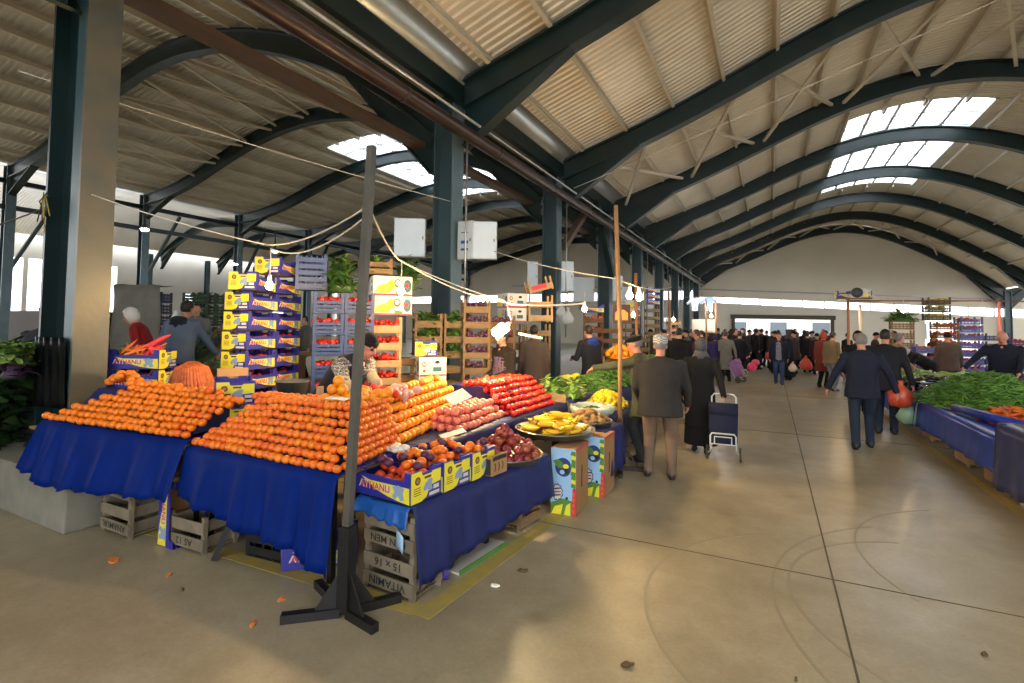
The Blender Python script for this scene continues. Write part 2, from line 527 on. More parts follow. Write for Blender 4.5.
for k in range(NK):
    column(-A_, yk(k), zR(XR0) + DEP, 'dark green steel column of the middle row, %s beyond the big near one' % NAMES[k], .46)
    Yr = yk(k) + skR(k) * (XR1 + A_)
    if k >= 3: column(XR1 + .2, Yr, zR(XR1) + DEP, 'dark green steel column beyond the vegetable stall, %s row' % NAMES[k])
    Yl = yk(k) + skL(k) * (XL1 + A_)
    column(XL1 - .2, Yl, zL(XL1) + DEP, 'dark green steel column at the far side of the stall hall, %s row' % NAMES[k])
    if k >= 2:
        column(XL1 - .4 - WL - .2, Yl + .5, zLL(XL1 - .4 - WL) + DEP, 'dark green steel column of the outer side hall, %s row' % NAMES[k])
# the near column: painted green, light on its aisle face put into a paler colour
NEARFACE = mat('lit_grey_flange', (74, 76, 70), .42, .25, .3, 2.2, rgb2=(92, 86, 70), bump=.08, bscale=14, detail=8)
def near_column():
    x0, x1, y0, y1 = -6.57, -5.86, 2.36, 2.65
    zt = zR(XR0) + DEP
    b = MB()
    b.bx(x0, x0 + .04, y0, y1, .44, zt, 0)
    b.bx(x1 - .04, x1, y0, y1, .44, zt, 1)
    b.bx(x0 + .04, x1 - .04, (y0 + y1) / 2 - .02, (y0 + y1) / 2 + .02, .44, zt, 0)
    b.bx(x1 - .30, x1 - .041, y0 + .045, y0 + .075, .44, zt, 2)
    b.bx(x0 - .06, x1 + .05, y0 - .05, y1 + .08, .44, .47, 0)
    b.obj('column', [green, NEARFACE, mat('blue_green_web', (24, 66, 78), .4)], label='massive near steel column with aisle face coloured as lit beside the mandarins', cat='column', kind='structure')
near_column()
plm = mat('plinth_concrete', (128, 124, 112), .85, 0, .25, 4, bump=.3, bscale=20)
MB().bx(-7.6, -5.02, 2.02, 3.2, 0, .44).obj('column_plinth', plm, kind='structure', label='grey concrete plinth under the big near column', cat='plinth', bevel=.015)

# longitudinal members along the middle row ------------------------------------
pipe = mat('rusty_brown_pipe', (60, 46, 42), .35, .3, .3, 3)
brown = mat('brown_trunking', (92, 74, 62), .5, .1, .2, 3)
galv = mat('galvanised_steel', (176, 180, 180), .35, .7, .1, 5)
zt = zR(XR0)
def rail(name, x, z, y0, y1, w, h, m, label, cat):
    return MB().bar((x, y0, z), (x, y1, z), w, h).obj(name, m, kind='structure', label=label, cat=cat)
b = MB(); b.tube([(-5.02, y, zt - .62) for y in (-6, 10, 30, 45)], .13, 12)
for y in range(0, 45, 3): b.tube([(-5.02, y, zt - .62), (-5.02, y + .05, zt - .62)], .142, 12)
b.obj('rain_pipe', pipe, kind='structure', label='dark brown rain pipe running along the middle column row', cat='pipe')
b = MB(); b.tube([(-4.86, y, zt - .44) for y in (-6, 45)], .025, 6); b.obj('conduit', galv, kind='structure', label='thin pale conduit above the brown rain pipe', cat='conduit')
rail('longitudinal_beam', -5.35, zt + .28, -6, 45, .14, .36, green, 'dark green beam linking the middle column tops on the aisle side', 'beam')
rail('longitudinal_beam', -6.0, zt + .2, -6, 45, .14, .36, green, 'dark green beam linking the middle column tops on the stall side', 'beam')
rail('cable_tray', -6.35, zt - .55, -6, 45, .3, .1, brown, 'brown perforated cable tray below the stall side roof edge', 'cable tray')
b = MB(); b.grid([[(-6.3, y, zt + .42), (-5.95, y, zt + .30), (-5.3, y, zt + .5), (-5.0, y, zt + .84)] for y in (YA, 50)])
b.obj('valley_gutter', galv, kind='structure', label='pale steel valley gutter between the two roofs', cat='gutter', solid=.01)
for k in range(0, NK):
    for dx in (0,):
        b = MB(); b.tube([(-5.24 + .1, yk(k) - .1, 1.4), (-5.14, yk(k) - .1, zt - .4)], .018, 6)
        b.obj('conduit', galv, kind='structure', label='thin pale conduit climbing the middle row column, %s beyond the near one' % NAMES[k], cat='conduit')
# slanted props at the third and fourth columns
b = MB(); b.bar((-5.4, yk(1) + .3, zt - 1.9), (-5.4, yk(1) + 2.6, zt - .2), .2, .16); b.obj('brace_strut', brown, kind='structure', label='rusty slanted strut behind the second middle column', cat='strut')
b = MB(); b.bar((-5.3, yk(2) - .2, zt - 2.3), (-5.3, yk(2) - 2.2, zt + .1), .2, .2); b.obj('brace_strut', green, kind='structure', label='dark slanted strut leaning on the third middle column', cat='strut')
# side hall longitudinal beams
for x, z in ((XL1 - .2, zL(XL1) - .15), (XL1 - .2, zL(XL1) - 1.3)):
    rail('longitudinal_beam', x, z, 2, 50, .2, .22, green, 'dark green rail along the side hall columns at %.1f m' % z, 'beam')
for k in range(NK):
    Yl = yk(k) + skL(k) * (XL1 + A_)
    b = MB(); b.bar((XL1 - .2, Yl, 3.6), (XL1 - .2, Yl + 1.8, zL(XL1) - .3), .14, .14); b.obj('brace_strut', green, kind='structure', label='dark green diagonal strut on the side hall column, %s row' % NAMES[k], cat='strut')

# end wall ---------------------------------------------------------------------
wallm = mat('cream_wall', (222, 213, 196), .8, 0, .08, .5)
def wy(x): return yk(7) + .35 + (skR(7) if x > -A_ else skL(7)) * (x + A_)
def end_wall():
    b = MB()
    zs = []
    def seg(xa, xb, z0, zt0, zt1):
        if zt0 - z0 < .01 and zt1 - z0 < .01: return
        b.add([(xa, wy(xa), z0), (xb, wy(xb), z0), (xb, wy(xb), zt1), (xa, wy(xa), zt0),
               (xa, wy(xa) + .25, z0), (xb, wy(xb) + .25, z0), (xb, wy(xb) + .25, zt1), (xa, wy(xa) + .25, zt0)],
              [(0, 1, 2, 3), (5, 4, 7, 6), (3, 2, 6, 7), (0, 3, 7, 4), (1, 5, 6, 2), (0, 4, 5, 1)], 0)
    def strip_z(x):
        if x > -A_: return 3.62 - .055 * (x - 0), 4.12 - .047 * (x - 0)
        return 4.15, 4.9
    xs = sorted(set([XL1 - 22 + i * 1.0 for i in range(72)] + [-2.65, 4.3, -A_, XR1, 10.5, 14.0, -9.0, -7.2]))
    for xa, xb in zip(xs[:-1], xs[1:]):
        xm = (xa + xb) / 2
        zf = zR if XR0 < xm < XR1 else (zL if XL1 < xm < XL0 else (zLL if xm < XL1 else zRR))
        if XL0 <= xm <= XR0: zf = lambda x: zR(XR0)
        top = lambda x: zf(x) + UP
        door = -2.65 <= xm <= 4.3
        door2 = 10.5 <= xm <= 14.0 or -9 <= xm <= -7.2
        low = 2.55 if door or door2 else 0
        s0a, s1a = strip_z(xa + 1e-6); s0b, s1b = strip_z(xb - 1e-6)
        seg(xa, xb, low, s0a, s0b)
        b.add([(xa, wy(xa), s1a), (xb, wy(xb), s1b), (xb, wy(xb), top(xb - 1e-6)), (xa, wy(xa), top(xa + 1e-6))], [(0, 1, 2, 3)], 0)
        b.add([(xa, wy(xa) + .25, s1a), (xb, wy(xb) + .25, s1b), (xb, wy(xb), s1b), (xa, wy(xa), s1a)], [(0, 1, 2, 3)], 0)
    return b.obj('wall_back', wallm, kind='structure')
end_wall()
b = MB(); f = MB()
for i in range(26):
    xa = -24 + i * 1.55; xb = xa + 1.55
    za0, za1 = (3.62 - .055 * xa, 4.12 - .047 * xa) if xa > -A_ else (4.15, 4.9)
    b.add([(xa, wy(xa) + .1, za0), (xb, wy(xb) + .1, za0), (xb, wy(xb) + .1, za1), (xa, wy(xa) + .1, za1)], [(0, 1, 2, 3)])
    f.bx(xa - .04, xa + .04, wy(xa) + .02, wy(xa) + .12, za0, za1)
w = b.obj('window_3', paneglass, kind='structure'); f.obj('window_frame', white_bar, w)
# lintel and frame of the wide gateway
dk = mat('dark_brown_frame', (74, 64, 54), .6)
b = MB(); b.bar((-2.95, wy(-2.95) - .12, 2.68), (4.6, wy(4.6) - .12, 2.62), .3, .34)
b.bar((-2.75, wy(-2.75) - .1, 0), (-2.75, wy(-2.75) - .1, 2.6), .25, .25); b.bar((4.4, wy(4.4) - .1, 0), (4.4, wy(4.4) - .1, 2.6), .25, .25)
b.obj('door_1', dk, kind='structure')
b = MB(); b.tube([(x, wy(x) - .3, 4.75 - .045 * x) for x in (-24, -5.6, 5, 15)], .05, 8)
b.obj('wall_pipe', galv, kind='structure', label='pale pipe running along the end wall', cat='pipe')
# half drawn roller shutter of the gateway, light grey building outside
outm = mat('outside_render', (222, 224, 226), .9, 0, .1, .3)
b = MB(); b.bx(-30, 40, 62.5, 66, 0, 3.2); 
for i in range(16): b.bx(-28 + i * 4, -26.4 + i * 4, 62.4, 62.5, .9, 2.4, 1)
b.obj('wall_outside', [outm, mat('outside_window', (90, 100, 112), .2)], kind='structure')
# outer side wall of the side hall: low wall, big openings above
sidew = mat('side_wall_paint', (200, 196, 186), .85, 0, .1, .6)
XS = XL1 - WL - 1.4
b = MB(); b.bx(XS - .25, XS, 14, 52, 0, 2.2)
y = 14
while y < 24:
    b.bx(XS - .25, XS, y, y + .3, 2.2, 6.5); y += 3.6
b.bx(XS - .25, XS, 24, 30.0, 2.2, 6.5); b.bx(XS - .25, XS, 30.8, 40, 2.2, 6.5); b.bx(XS - .25, XS, 41.5, 52, 2.2, 6.5)
b.bx(XS - .25, XS, 30, 30.8, 4.4, 6.5); b.bx(XS - .25, XS, 40, 41.5, 4.6, 6.5)
b.bx(XS - .25, XS, 14, 52, 6.5, 9)
b.obj('wall_left', sidew, kind='structure')
b = MB(); b.bx(XS - .14, XS - .1, 14, 52, 2.2, 6.5); b.obj('window_4', paneglass, kind='structure')
# unseen rear wall, added to keep sky light off the stall side
# lower partition wall with small windows seen beyond the stacks in the stall hall


b = MB(); b.bx(-56, -3.5, -14.3, -14, 0, 11); b.obj('unseen_rear_wall', wallm, kind='structure')
b = MB(); b.bx(20, 20.3, -14, 9, 0, 9); b.obj('wall_right', wallm, kind='structure')

zc = zL(XL1)
b = MB(); b.grid([[(XL1 - .75, y, zc + .95), (XL1 - .5, y, zc + .6), (XL1 + .15, y, zc + .6), (XL1 + .4, y, zc + .95)] for y in (2, 50)])
b.obj('valley_gutter', galv, kind='structure', label='pale steel gutter between the stall hall and the outer hall', cat='gutter', solid=.01)
# ================================================================== goods: fruit, boxes, crates
tarp = mat('blue_tarpaulin', (5, 34, 108), .55, 0, .25, 3, bump=.25, bscale=9, spec=.07)
tarp2 = mat('dark_blue_tarpaulin', (32, 42, 96), .5, 0, .3, 4, bump=.2, bscale=10, spec=.25)
wood = mat('crate_wood', (132, 106, 74), .8, 0, .3, 6, bump=.2, stretch=(1, 1, 6))
wood_old = mat('weathered_crate_wood', (128, 116, 96), .85, 0, .35, 7, bump=.25)
board_m = mat('table_board', (120, 96, 66), .8, 0, .2, 4)
ink = mat('dark_ink', (36, 32, 30), .8)
c_blue = mat('carton_blue', (44, 42, 140), .5, 0, .08, 5)
c_yel = mat('carton_yellow', (226, 212, 46), .5, 0, .06, 5)
c_in = mat('carton_brown', (160, 122, 80), .8, 0, .12, 6)
c_red = mat('carton_red', (196, 44, 60), .5)
c_white = mat('carton_white', (204, 202, 194), .55, 0, .05, 5)
c_grey = mat('carton_grey_print', (128, 150, 178), .55)
c_dkbr = mat('carton_dark_emblem', (92, 52, 40), .6)
c_green = mat('carton_green', (80, 130, 50), .6, 0, .1, 5)
c_orange = mat('carton_orange', (214, 96, 40), .6)
black = mat('black_paint', (22, 22, 23), .45, 0, .2, 8)
blackp = mat('black_plastic', (24, 25, 28), .5)
dkblue = mat('blue_crate_plastic', (40, 52, 104), .5, 0, .15, 4)
paper = mat('white_paper', (232, 228, 216), .7)
steel = mat('tray_steel', (150, 146, 138), .32, .85, .15, 6)
greenstem = mat('green_stem', (70, 110, 40), .6)

CM = [c_blue, c_yel, c_in, c_red, c_white, c_grey, c_dkbr, ink]
def carton_mesh():
    L, W, H = .5, .3, .2
    b = MB(); t = .006
    b.bx(-L / 2, L / 2, -W / 2, W / 2, 0, t, 2)
    for s in (-1, 1):
        # long side, lower in the middle
        pl = [(-L / 2, 0), (L / 2, 0), (L / 2, H), (L / 2 - .05, H), (L / 2 - .06, .145), (-L / 2 + .06, .145), (-L / 2 + .05, H), (-L / 2, H)]
        b.prism(pl, -t / 2, t / 2, 0, RX(PI / 2), (0, s * (W / 2 - t / 2), 0))
        pe = [(-W / 2 + t, 0), (W / 2 - t, 0), (W / 2 - t, H), (.05, H), (.04, H - .02), (-.04, H - .02), (-.05, H), (-W / 2 + t, H)]
        b.prism(pe, -t / 2, t / 2, 0, RZ(PI / 2) @ RX(PI / 2), (s * (L / 2 - t / 2), 0, 0))
        for q in (-1, 1):
            b.bx(s * L / 2 - s * .07, s * L / 2 - s * t, q * W / 2 - q * .03 - .003, q * W / 2 - q * .03 + .003, .02, H - .004, 0)
    return b
def carton_print():
    """printed panels on all four sides; local x along the long side"""
    L, W, H = .5, .3, .2
    b = MB()
    for s in (-1, 1):
        Mf = RZ(0 if s < 0 else PI) @ RX(PI / 2)
        c = (0, s * (W / 2 + .0006), 0)
        sw = [(-.18, .125), (-.10, .108), (.24, .108), (.244, .006), (.16, .014), (.06, .03), (0, .045), (-.06, .062), (-.12, .09)]
        b.prism(sw, 0, .0012, 1, Mf, c)
        b.text('AYHANLI', .05, Mf @ RZ(-.02), Vector(c) + Mf @ Vector((-.055, .078, .0014)), 4, .001, 1.02)
        b.text('AYHANLI', .044, Mf @ RZ(-.02), Vector(c) + Mf @ Vector((-.055, .078, .002)), 3, .0015, 1.04)
        fig = [(.10, .10), (.15, .115), (.20, .10), (.19, .07), (.20, .03), (.17, .02), (.15, .05), (.12, .02), (.10, .04), (.12, .07)]
        b.prism(fig, .0012, .0024, 5, Mf, c)
        Me = RZ(s * PI / 2) @ RX(PI / 2); c = (s * (L / 2 + .0006), 0, 0)
        ye = [(-.144, .004), (-.05, .004), (.0, .02), (.02, .055), (.03, .085), (.144, .095), (.144, .176), (.06, .176), (.05, .165), (-.04, .165), (-.05, .196), (-.144, .196)]
        b.prism(ye, 0, .0012, 1, Me, c)
        ring = [(-.085 + .026 * math.cos(a * PI / 8), .14 + .026 * math.sin(a * PI / 8)) for a in range(16)]
        b.prism(ring, .0012, .0022, 6, Me, c)
        ring = [(-.085 + .016 * math.cos(a * PI / 8), .14 + .016 * math.sin(a * PI / 8)) for a in range(16)]
        b.prism(ring, .0022, .003, 2, Me, c)
        for z in (.05, .064, .078, .092): b.bx(0, 0, 0, 0, 0, 0, 7) if False else b.prism([(-.12, z), (-.055, z), (-.055, z + .005), (-.12, z + .005)], .0012, .0018, 6, Me, c)
        b.prism([(-.01, .11), (.03, .135), (.06, .125), (.05, .09), (.06, .06), (.03, .05), (.01, .07), (-.02, .06), (-.03, .085)], .0013, .0026, 5, Me, c)
        b.prism([(-.02, .14), (.045, .14), (.045, .155), (-.02, .155)], .0013, .0026, 6, Me, c)
        b.prism([(.07, .055), (.125, .055), (.125, .08), (.07, .08)], .0006, .002, 4, Me, c)
        b.prism([(.03, .02), (.13, .02), (.13, .04), (.03, .04)], .0006, .002, 4, Me, c)
    return b
def make_carton(label, group=None):
    r = empty('fruit_carton', label=label, cat='carton', group=group)
    carton_mesh().obj('carton_body', CM, r)
    carton_print().obj('printed_panel', CM, r, label='yellow and blue printed panels')
    return r
CARTON = [None]
def carton(loc, rz, label, group=None, rot=None, scale=1):
    if CARTON[0] is None:
        CARTON[0] = make_carton(label, group); o = CARTON[0]
    else:
        o = copy_tree(CARTON[0])
    o.location = loc; o.rotation_euler = rot or (0, 0, rz); o['label'] = label
    if group: o['group'] = group
    elif 'group' in o: del o['group']
    return o

# wooden crate -----------------------------------------------------------
def make_wcrate(name, label, cat='crate', m=wood, L=.5, W=.3, H=.24, txt=None, post_up=.03, boards=2):
    r = empty(name, label=label, cat=cat)
    for sx in (-1, 1):
        for sy in (-1, 1):
            MB().bx(sx * (L / 2 - .018) - .017, sx * (L / 2 - .018) + .017, sy * (W / 2 - .026) - .014, sy * (W / 2 - .026) + .014, 0, H + post_up).obj('corner_post', m, r)
    bh = H / boards * (.62 if boards > 1 else .44)
    for sy in (-1, 1):
        for k in range(boards):
            z = .03 + k * (H - .03) / boards
            b = MB(); b.bx(-L / 2, L / 2, sy * (W / 2 - .006) - .005, sy * (W / 2 - .006) + .005, z, z + bh)
            if txt and txt[k]:
                Mf = RZ(0 if sy < 0 else PI) @ RX(PI / 2) @ RZ(PI)
                b.text(txt[k], bh * .6, Mf, (0, sy * (W / 2 + .0002), z + bh / 2), 1, .0008, 1.15)
            b.obj('side_board', [m, ink], r)
    for sx in (-1, 1):
        for k in range(boards):
            z = .03 + k * (H - .03) / boards
            MB().bx(sx * (L / 2 - .04) - .004, sx * (L / 2 - .04) + .004, -W / 2 + .012, W / 2 - .012, z, z + bh).obj('end_board', m, r)
    b = MB()
    for k in range(4):
        y = -W / 2 + .05 + k * (W - .1) / 3
        b.bx(-L / 2 + .01, L / 2 - .01, y - .03, y + .03, .018, .028)
    b.obj('crate_bottom', m, r)
    return r
# plastic lattice crate -----------------------------------------------------
def pcrate_mb(L=.5, W=.3, H=.2, post=.06, slats=3, lattice=False):
    b = MB()
    b.bx(-L / 2, L / 2, -W / 2, W / 2, 0, .012)
    for sx in (-1, 1):
        for sy in (-1, 1):
            b.bx(sx * (L / 2 - .02) - .02, sx * (L / 2 - .02) + .02, sy * (W / 2 - .02) - .02, sy * (W / 2 - .02) + .02, .012, H + post)
    for k in range(slats):
        z = .02 + k * (H - .02) / slats; h = (H - .02) / slats * .66
        for sy in (-1, 1): b.bx(-L / 2 + .04, L / 2 - .04, sy * (W / 2 - .006) - .005, sy * (W / 2 - .006) + .005, z, z + h)
        for sx in (-1, 1): b.bx(sx * (L / 2 - .006) - .005, sx * (L / 2 - .006) + .005, -W / 2 + .04, W / 2 - .04, z, z + h)
    n = 6
    for k in range(1, n):
        x = -L / 2 + L * k / n
        for sy in (-1, 1): b.bx(x - .006, x + .006, sy * (W / 2 - .006) - .0035, sy * (W / 2 - .006) + .0035, .012, H)
    for k in range(1, 4):
        y = -W / 2 + W * k / 4
        for sx in (-1, 1): b.bx(sx * (L / 2 - .006) - .0035, sx * (L / 2 - .006) + .0035, y - .006, y + .006, .012, H)
    return b

# fruit meshes ----------------------------------------------------------------
def citrus_mesh(name, r, flat, m, n=12, mm=8):
    b = MB()
    b.ball((0, 0, 0), (r, r, r * flat), n, mm, 0)
    b.lathe([(r * .10, r * flat * .985), (r * .13, r * flat * 1.0), (r * .05, r * flat * 1.03)], 6, 1)
    return b.mesh(name, [m, greenstem])
mand_m = mat('mandarin_peel', (232, 112, 14), .36, 0, .14, 9, bump=.12, bscale=160, objvar=.07)
oran_m = mat('orange_peel', (242, 148, 26), .4, 0, .10, 9, bump=.15, bscale=130, objvar=.06)
tom_m = mat('tomato_skin', (190, 36, 16), .22, 0, .2, 8, objvar=.04)
ptom_m = mat('pink_tomato_skin', (226, 122, 98), .3, 0, .2, 8, objvar=.04)
appl_m = mat('red_apple_skin', (124, 24, 34), .3, 0, .4, 9, rgb2=(160, 66, 58), objvar=.2)
lem_m = mat('lemon_peel', (236, 206, 40), .4, 0, .12, 8, bump=.12, bscale=100, objvar=.1)
ban_m = mat('banana_peel', (238, 198, 40), .45, 0, .12, 7, rgb2=(222, 176, 40), objvar=.06)
pot_m = mat('potato_skin', (150, 112, 68), .8, 0, .3, 10, bump=.3, bscale=40, objvar=.15)
MESH = {}
def mesh_of(kind):
    if kind in MESH: return MESH[kind]
    if kind == 'mandarin': me = citrus_mesh('mandarin', .0335, .86, mand_m)
    elif kind == 'orange': me = citrus_mesh('orange', .043, .97, oran_m)
    elif kind == 'tomato': me = citrus_mesh('tomato', .037, .84, tom_m)
    elif kind == 'pink_tomato': me = citrus_mesh('pink_tomato', .042, .84, ptom_m)
    elif kind == 'apple':
        b = MB(); r = .040
        b.lathe([(.003, -r * .78), (r * .45, -r * .92), (r * .85, -r * .5), (r, .05 * r), (r * .92, r * .5), (r * .6, r * .84), (r * .25, r * .86), (.003, r * .7)], 12, 0)
        b.tube([(0, 0, r * .7), (.004, 0, r * 1.15)], .0025, 5, 1)
        me = b.mesh('apple', [appl_m, mat('apple_stalk', (70, 50, 30), .8)])
    elif kind == 'lemon':
        b = MB(); r = .033
        b.lathe([(.003, -r * 1.42), (r * .3, -r * 1.22), (r * .72, -r * .8), (r, 0), (r * .72, r * .8), (r * .3, r * 1.2), (.004, r * 1.36)], 10, 0, M=RY(PI / 2))
        me = b.mesh('lemon', [lem_m])
    elif kind == 'potato':
        b = MB(); b.ball((0, 0, 0), (.05, .037, .032), 10, 7, 0)
        me = b.mesh('potato', [pot_m])
    MESH[kind] = me
    return me
def fruit(kind, loc, label, group, rot=None, sc=1.0, parent=None):
    o = bpy.data.objects.new(kind, mesh_of(kind)); COL.objects.link(o)
    o.location = loc
    o.rotation_euler = rot or (R.uniform(-.35, .35), R.uniform(-.35, .35), R.uniform(0, 6.28))
    k = sc * R.uniform(.94, 1.05); o.scale = (k, k, k)
    return prop(o, label, kind.replace('_', ' '), group)
def merged(kind, name, pts, label, cat, group=None, sc=1.0):
    me = mesh_of(kind); b = MB()
    base = [v.co.copy() for v in me.vertices]; fs = [tuple(p.vertices) for p in me.polygons]; mi = [p.material_index for p in me.polygons]
    for p in pts:
        M = Euler((R.uniform(-.4, .4), R.uniform(-.4, .4), R.uniform(0, 6.28))).to_matrix() * (sc * R.uniform(.95, 1.05))
        k = len(b.v)
        b.v.extend([tuple(M @ v + Vector(p)) for v in base])
        for f, m_ in zip(fs, mi): b.f.append([k + i for i in f]); b.m.append(m_); b.sm.append(True)
    return b.obj(name, [s for s in me.materials], label=label, cat=cat, group=group, kind='stuff')
def jit(a): return R.uniform(-a, a)

# cloth helper: drape hanging from an edge poly-line ---------------------------
def drape(b, edge, zb, out, back, nfold=7, amp=.02, rows=8, mi=0, seed=0, dn=None):
    """edge: list of (x,y,z); zb: bottom z per point; out: outward flare; back: vector to cover the table top"""
    rr = random.Random(seed)
    n = 12
    pts = []; zbs = []
    for i in range(len(edge) - 1):
        for j in range(n):
            t = j / n
            pts.append(Vector(edge[i]).lerp(Vector(edge[i + 1]), t)); zbs.append(zb[i] * (1 - t) + zb[i + 1] * t)
    pts.append(Vector(edge[-1])); zbs.append(zb[-1])
    N = len(pts); P = []
    ph = [rr.uniform(0, 6.28) for _ in range(3)]
    row = []
    for i, p in enumerate(pts): row.append(p + Vector(back))
    P.append(row); P.append([p + Vector(back) * .06 + Vector((0, 0, .003)) for p in pts])
    P.append([p + Vector((0, 0, -.006)) for p in pts])
    for r in range(1, rows + 1):
        t = r / rows; row = []
        for i, p in enumerate(pts):
            d = (pts[min(i + 1, N - 1)] - pts[max(i - 1, 0)]); d.z = 0; d.normalize()
            nrm = Vector((d.y, -d.x, 0))
            s = i / (N - 1) * nfold * 2 * PI
            w = amp * t ** .8 * (math.sin(s + ph[0]) + .6 * math.sin(2.3 * s + ph[1]) + .35 * math.sin(5.1 * s + ph[2]))
            o = out * t + w + .012
            z = p.z + (zbs[i] - p.z) * t + (.012 * math.sin(s * 1.7 + ph[2]) * t)
            q = p + nrm * o; q.z = z
            row.append(q)
        P.append(row)
    b.grid(P, mi, True)
    return b
# ================================================================== the left fruit stall
ZL_, ZR_, ZS_, ZG_ = .80, .76, .75, .57
def table(name, corners, z, label, legs):
    r = empty(name, (corners[0][0], corners[0][1], 0), label=label, cat='table')
    ox, oy = corners[0]
    b = MB(); b.prism([(x - ox, y - oy) for x, y in corners], z - .03, z - .004); b.obj('table_top', board_m, r)
    for x, y in legs:
        b = MB(); b.bx(x - ox - .02, x - ox + .02, y - oy - .02, y - oy + .02, 0, z - .03); b.obj('leg', black, r)
    return r
table('trestle_table', [(-5.70, 2.02), (-4.02, 2.38), (-4.02, 3.18), (-5.74, 3.3)], ZL_, 'table under the blue cloth with the left heap of mandarins', [(-4.9, 3.22), (-4.1, 2.5), (-4.1, 3.1)])
table('trestle_table', [(-3.98, 2.38), (-2.44, 2.38), (-2.44, 3.25), (-3.62, 3.25), (-3.62, 3.0), (-3.98, 3.0)], ZR_, 'table under the blue cloth with the corner heap of mandarins', [(-3.9, 2.5), (-2.6, 2.5), (-3.9, 2.95), (-2.6, 3.2)])
table('trestle_table', [(-3.45, 3.27), (-2.44, 3.27), (-2.36, 6.1), (-3.4, 6.1)], ZS_, 'long table under the oranges and tomatoes', [(-3.3, 3.4), (-2.55, 3.4), (-3.3, 6.0), (-2.45, 6.0)])
table('ledge_board', [(-2.42, 2.62), (-2.02, 2.62), (-1.80, 4.2), (-2.34, 4.2)], ZG_, 'low ledge board under the yellow cartons and the apple tray', [(-2.3, 3.4), (-2.0, 3.5), (-2.2, 4.1)])
# slanted black table leg visible under the cloth
# cloths -------------------------------------------------------------------
b = MB()
drape(b, [(-5.50, 2.03, ZL_ + .065), (-5.25, 2.08, ZL_ + .05), (-4.9, 2.16, ZL_ + .03), (-4.4, 2.27, ZL_ + .01), (-3.97, 2.345, ZL_)], [.50, .38, .37, .38, .40], .14, (.02, .9, -.02), 5, .018, 9, 0, 3)
b.obj('tablecloth', tarp, label='blue tarpaulin cloth hanging in front of the left heap of mandarins', cat='tablecloth', solid=.004)
b = MB()
drape(b, [(-3.985, 2.345, ZR_ + .004), (-3.5, 2.35, ZR_ + .002), (-3.1, 2.35, ZR_), (-2.75, 2.35, ZR_), (-2.41, 2.35, ZR_)], [.42, .35, .29, .28, .17], .08, (0, .88, 0), 4, .022, 9, 0, 5)
b.obj('tablecloth', tarp, label='blue tarpaulin cloth with ragged hem under the corner heap of mandarins', cat='tablecloth', solid=.004)
b = MB()
drape(b, [(-2.42, 3.24, ZS_), (-2.41, 4.2, ZS_), (-2.37, 5.2, ZS_), (-2.33, 6.12, ZS_)], [.56, .56, .45, .2], .03, (-.98, 0, 0), 6, .012, 7, 0, 8)
b.obj('tablecloth', tarp2, label='dark blue cloth under the big oranges and tomatoes', cat='tablecloth', solid=.004)
b = MB()
drape(b, [(-1.985, 2.56, ZG_ + .004), (-1.93, 3.1, ZG_ + .004), (-1.86, 3.6, ZG_ + .004), (-1.765, 4.22, ZG_ + .004)], [.09, .15, .19, .22], .05, (-.34, 0, 0), 5, .010, 9, 0, 9)
b.obj('tablecloth', tarp2, label='dark blue cloth hanging along the aisle below the yellow cartons', cat='tablecloth', solid=.004)
b = MB()
drape(b, [(-2.45, 2.565, ZG_ + .003), (-2.2, 2.555, ZG_ + .003), (-2.0, 2.55, ZG_ + .003)], [.50, .47, .44], .02, (0, .3, 0), 3, .008, 6, 0, 4)
b.obj('tablecloth', mat('bright_blue_tarp', (26, 84, 158), .4, 0, .2, 4), label='short bright blue flap above the wooden corner crates', cat='tablecloth', solid=.004)

# mandarin heaps ---------------------------------------------------------------
MAND = []   # (pos, heap)
for r in range(8):
    x = -5.50 + .09 * r + (.033 if r % 2 else 0); xe = -4.03 + .035 * r if r < 7 else -4.5
    while x < xe:
        MAND.append(((x + jit(.006), 2.375 + (x + 4.0) * .21 + .043 * r + jit(.006), ZL_ + .036 + .042 * r + jit(.004) - (x + 4.0) * .038), 0)); x += .0665 * R.uniform(.97, 1.04)
for i in range(30):
    a = R.uniform(0, 6.28); rad = R.random() ** .6
    MAND.append(((-5.20 + .26 * rad * math.cos(a), 2.50 + .10 * rad * math.sin(a), ZL_ + .33 + .13 * (1 - rad) + R.uniform(0, .02)), 0))
for i in range(16):
    x = -4.95 + i * .06
    MAND.append(((x, 2.62 + (x + 4.0) * .12 + jit(.03), ZL_ + .34 + jit(.02)), 0))
NR = 8
for r in range(NR):
    x = -3.93 + .045 * r + (.033 if r % 2 else 0); xe = -2.44 - .016 * r
    while x < xe:
        MAND.append(((x + jit(.005), 2.39 + .038 * r + jit(.005), ZR_ + .034 + .047 * r + jit(.004) - (.05 * max(0, -3.3 - x) * r / 3)), 1)); x += .0665 * R.uniform(.97, 1.04)
    y = 2.39 + .038 * r + .066
    while y < 3.14:
        MAND.append(((-2.44 - .016 * r - (y - 2.39) * .2 + jit(.005), y + jit(.005), ZR_ + .034 + .047 * r + jit(.004)), 1)); y += .0665
for rr_ in range(3):
    x = -3.7
    while x < -2.65:
        MAND.append(((x + jit(.008), 2.39 + .038 * 7 + .06 * (rr_ + 1), ZR_ + .034 + .047 * 7 + jit(.008)), 1)); x += .067
MAND.sort(key=lambda q: (Vector(q[0]) - Vector((0, 0, EYE))).length)
HL_ = ['small orange mandarin in the long left heap on the blue cloth', 'small orange mandarin in the stepped corner heap behind the grey pole']
HG_ = ['mandarins in the left heap', 'mandarins in the corner heap']
for p, h in MAND[:300]: fruit('mandarin', p, HL_[h], HG_[h])
merged('mandarin', 'mandarins', [p for p, h in MAND[300:]], 'remaining mandarins farther back in the two heaps', 'mandarins')
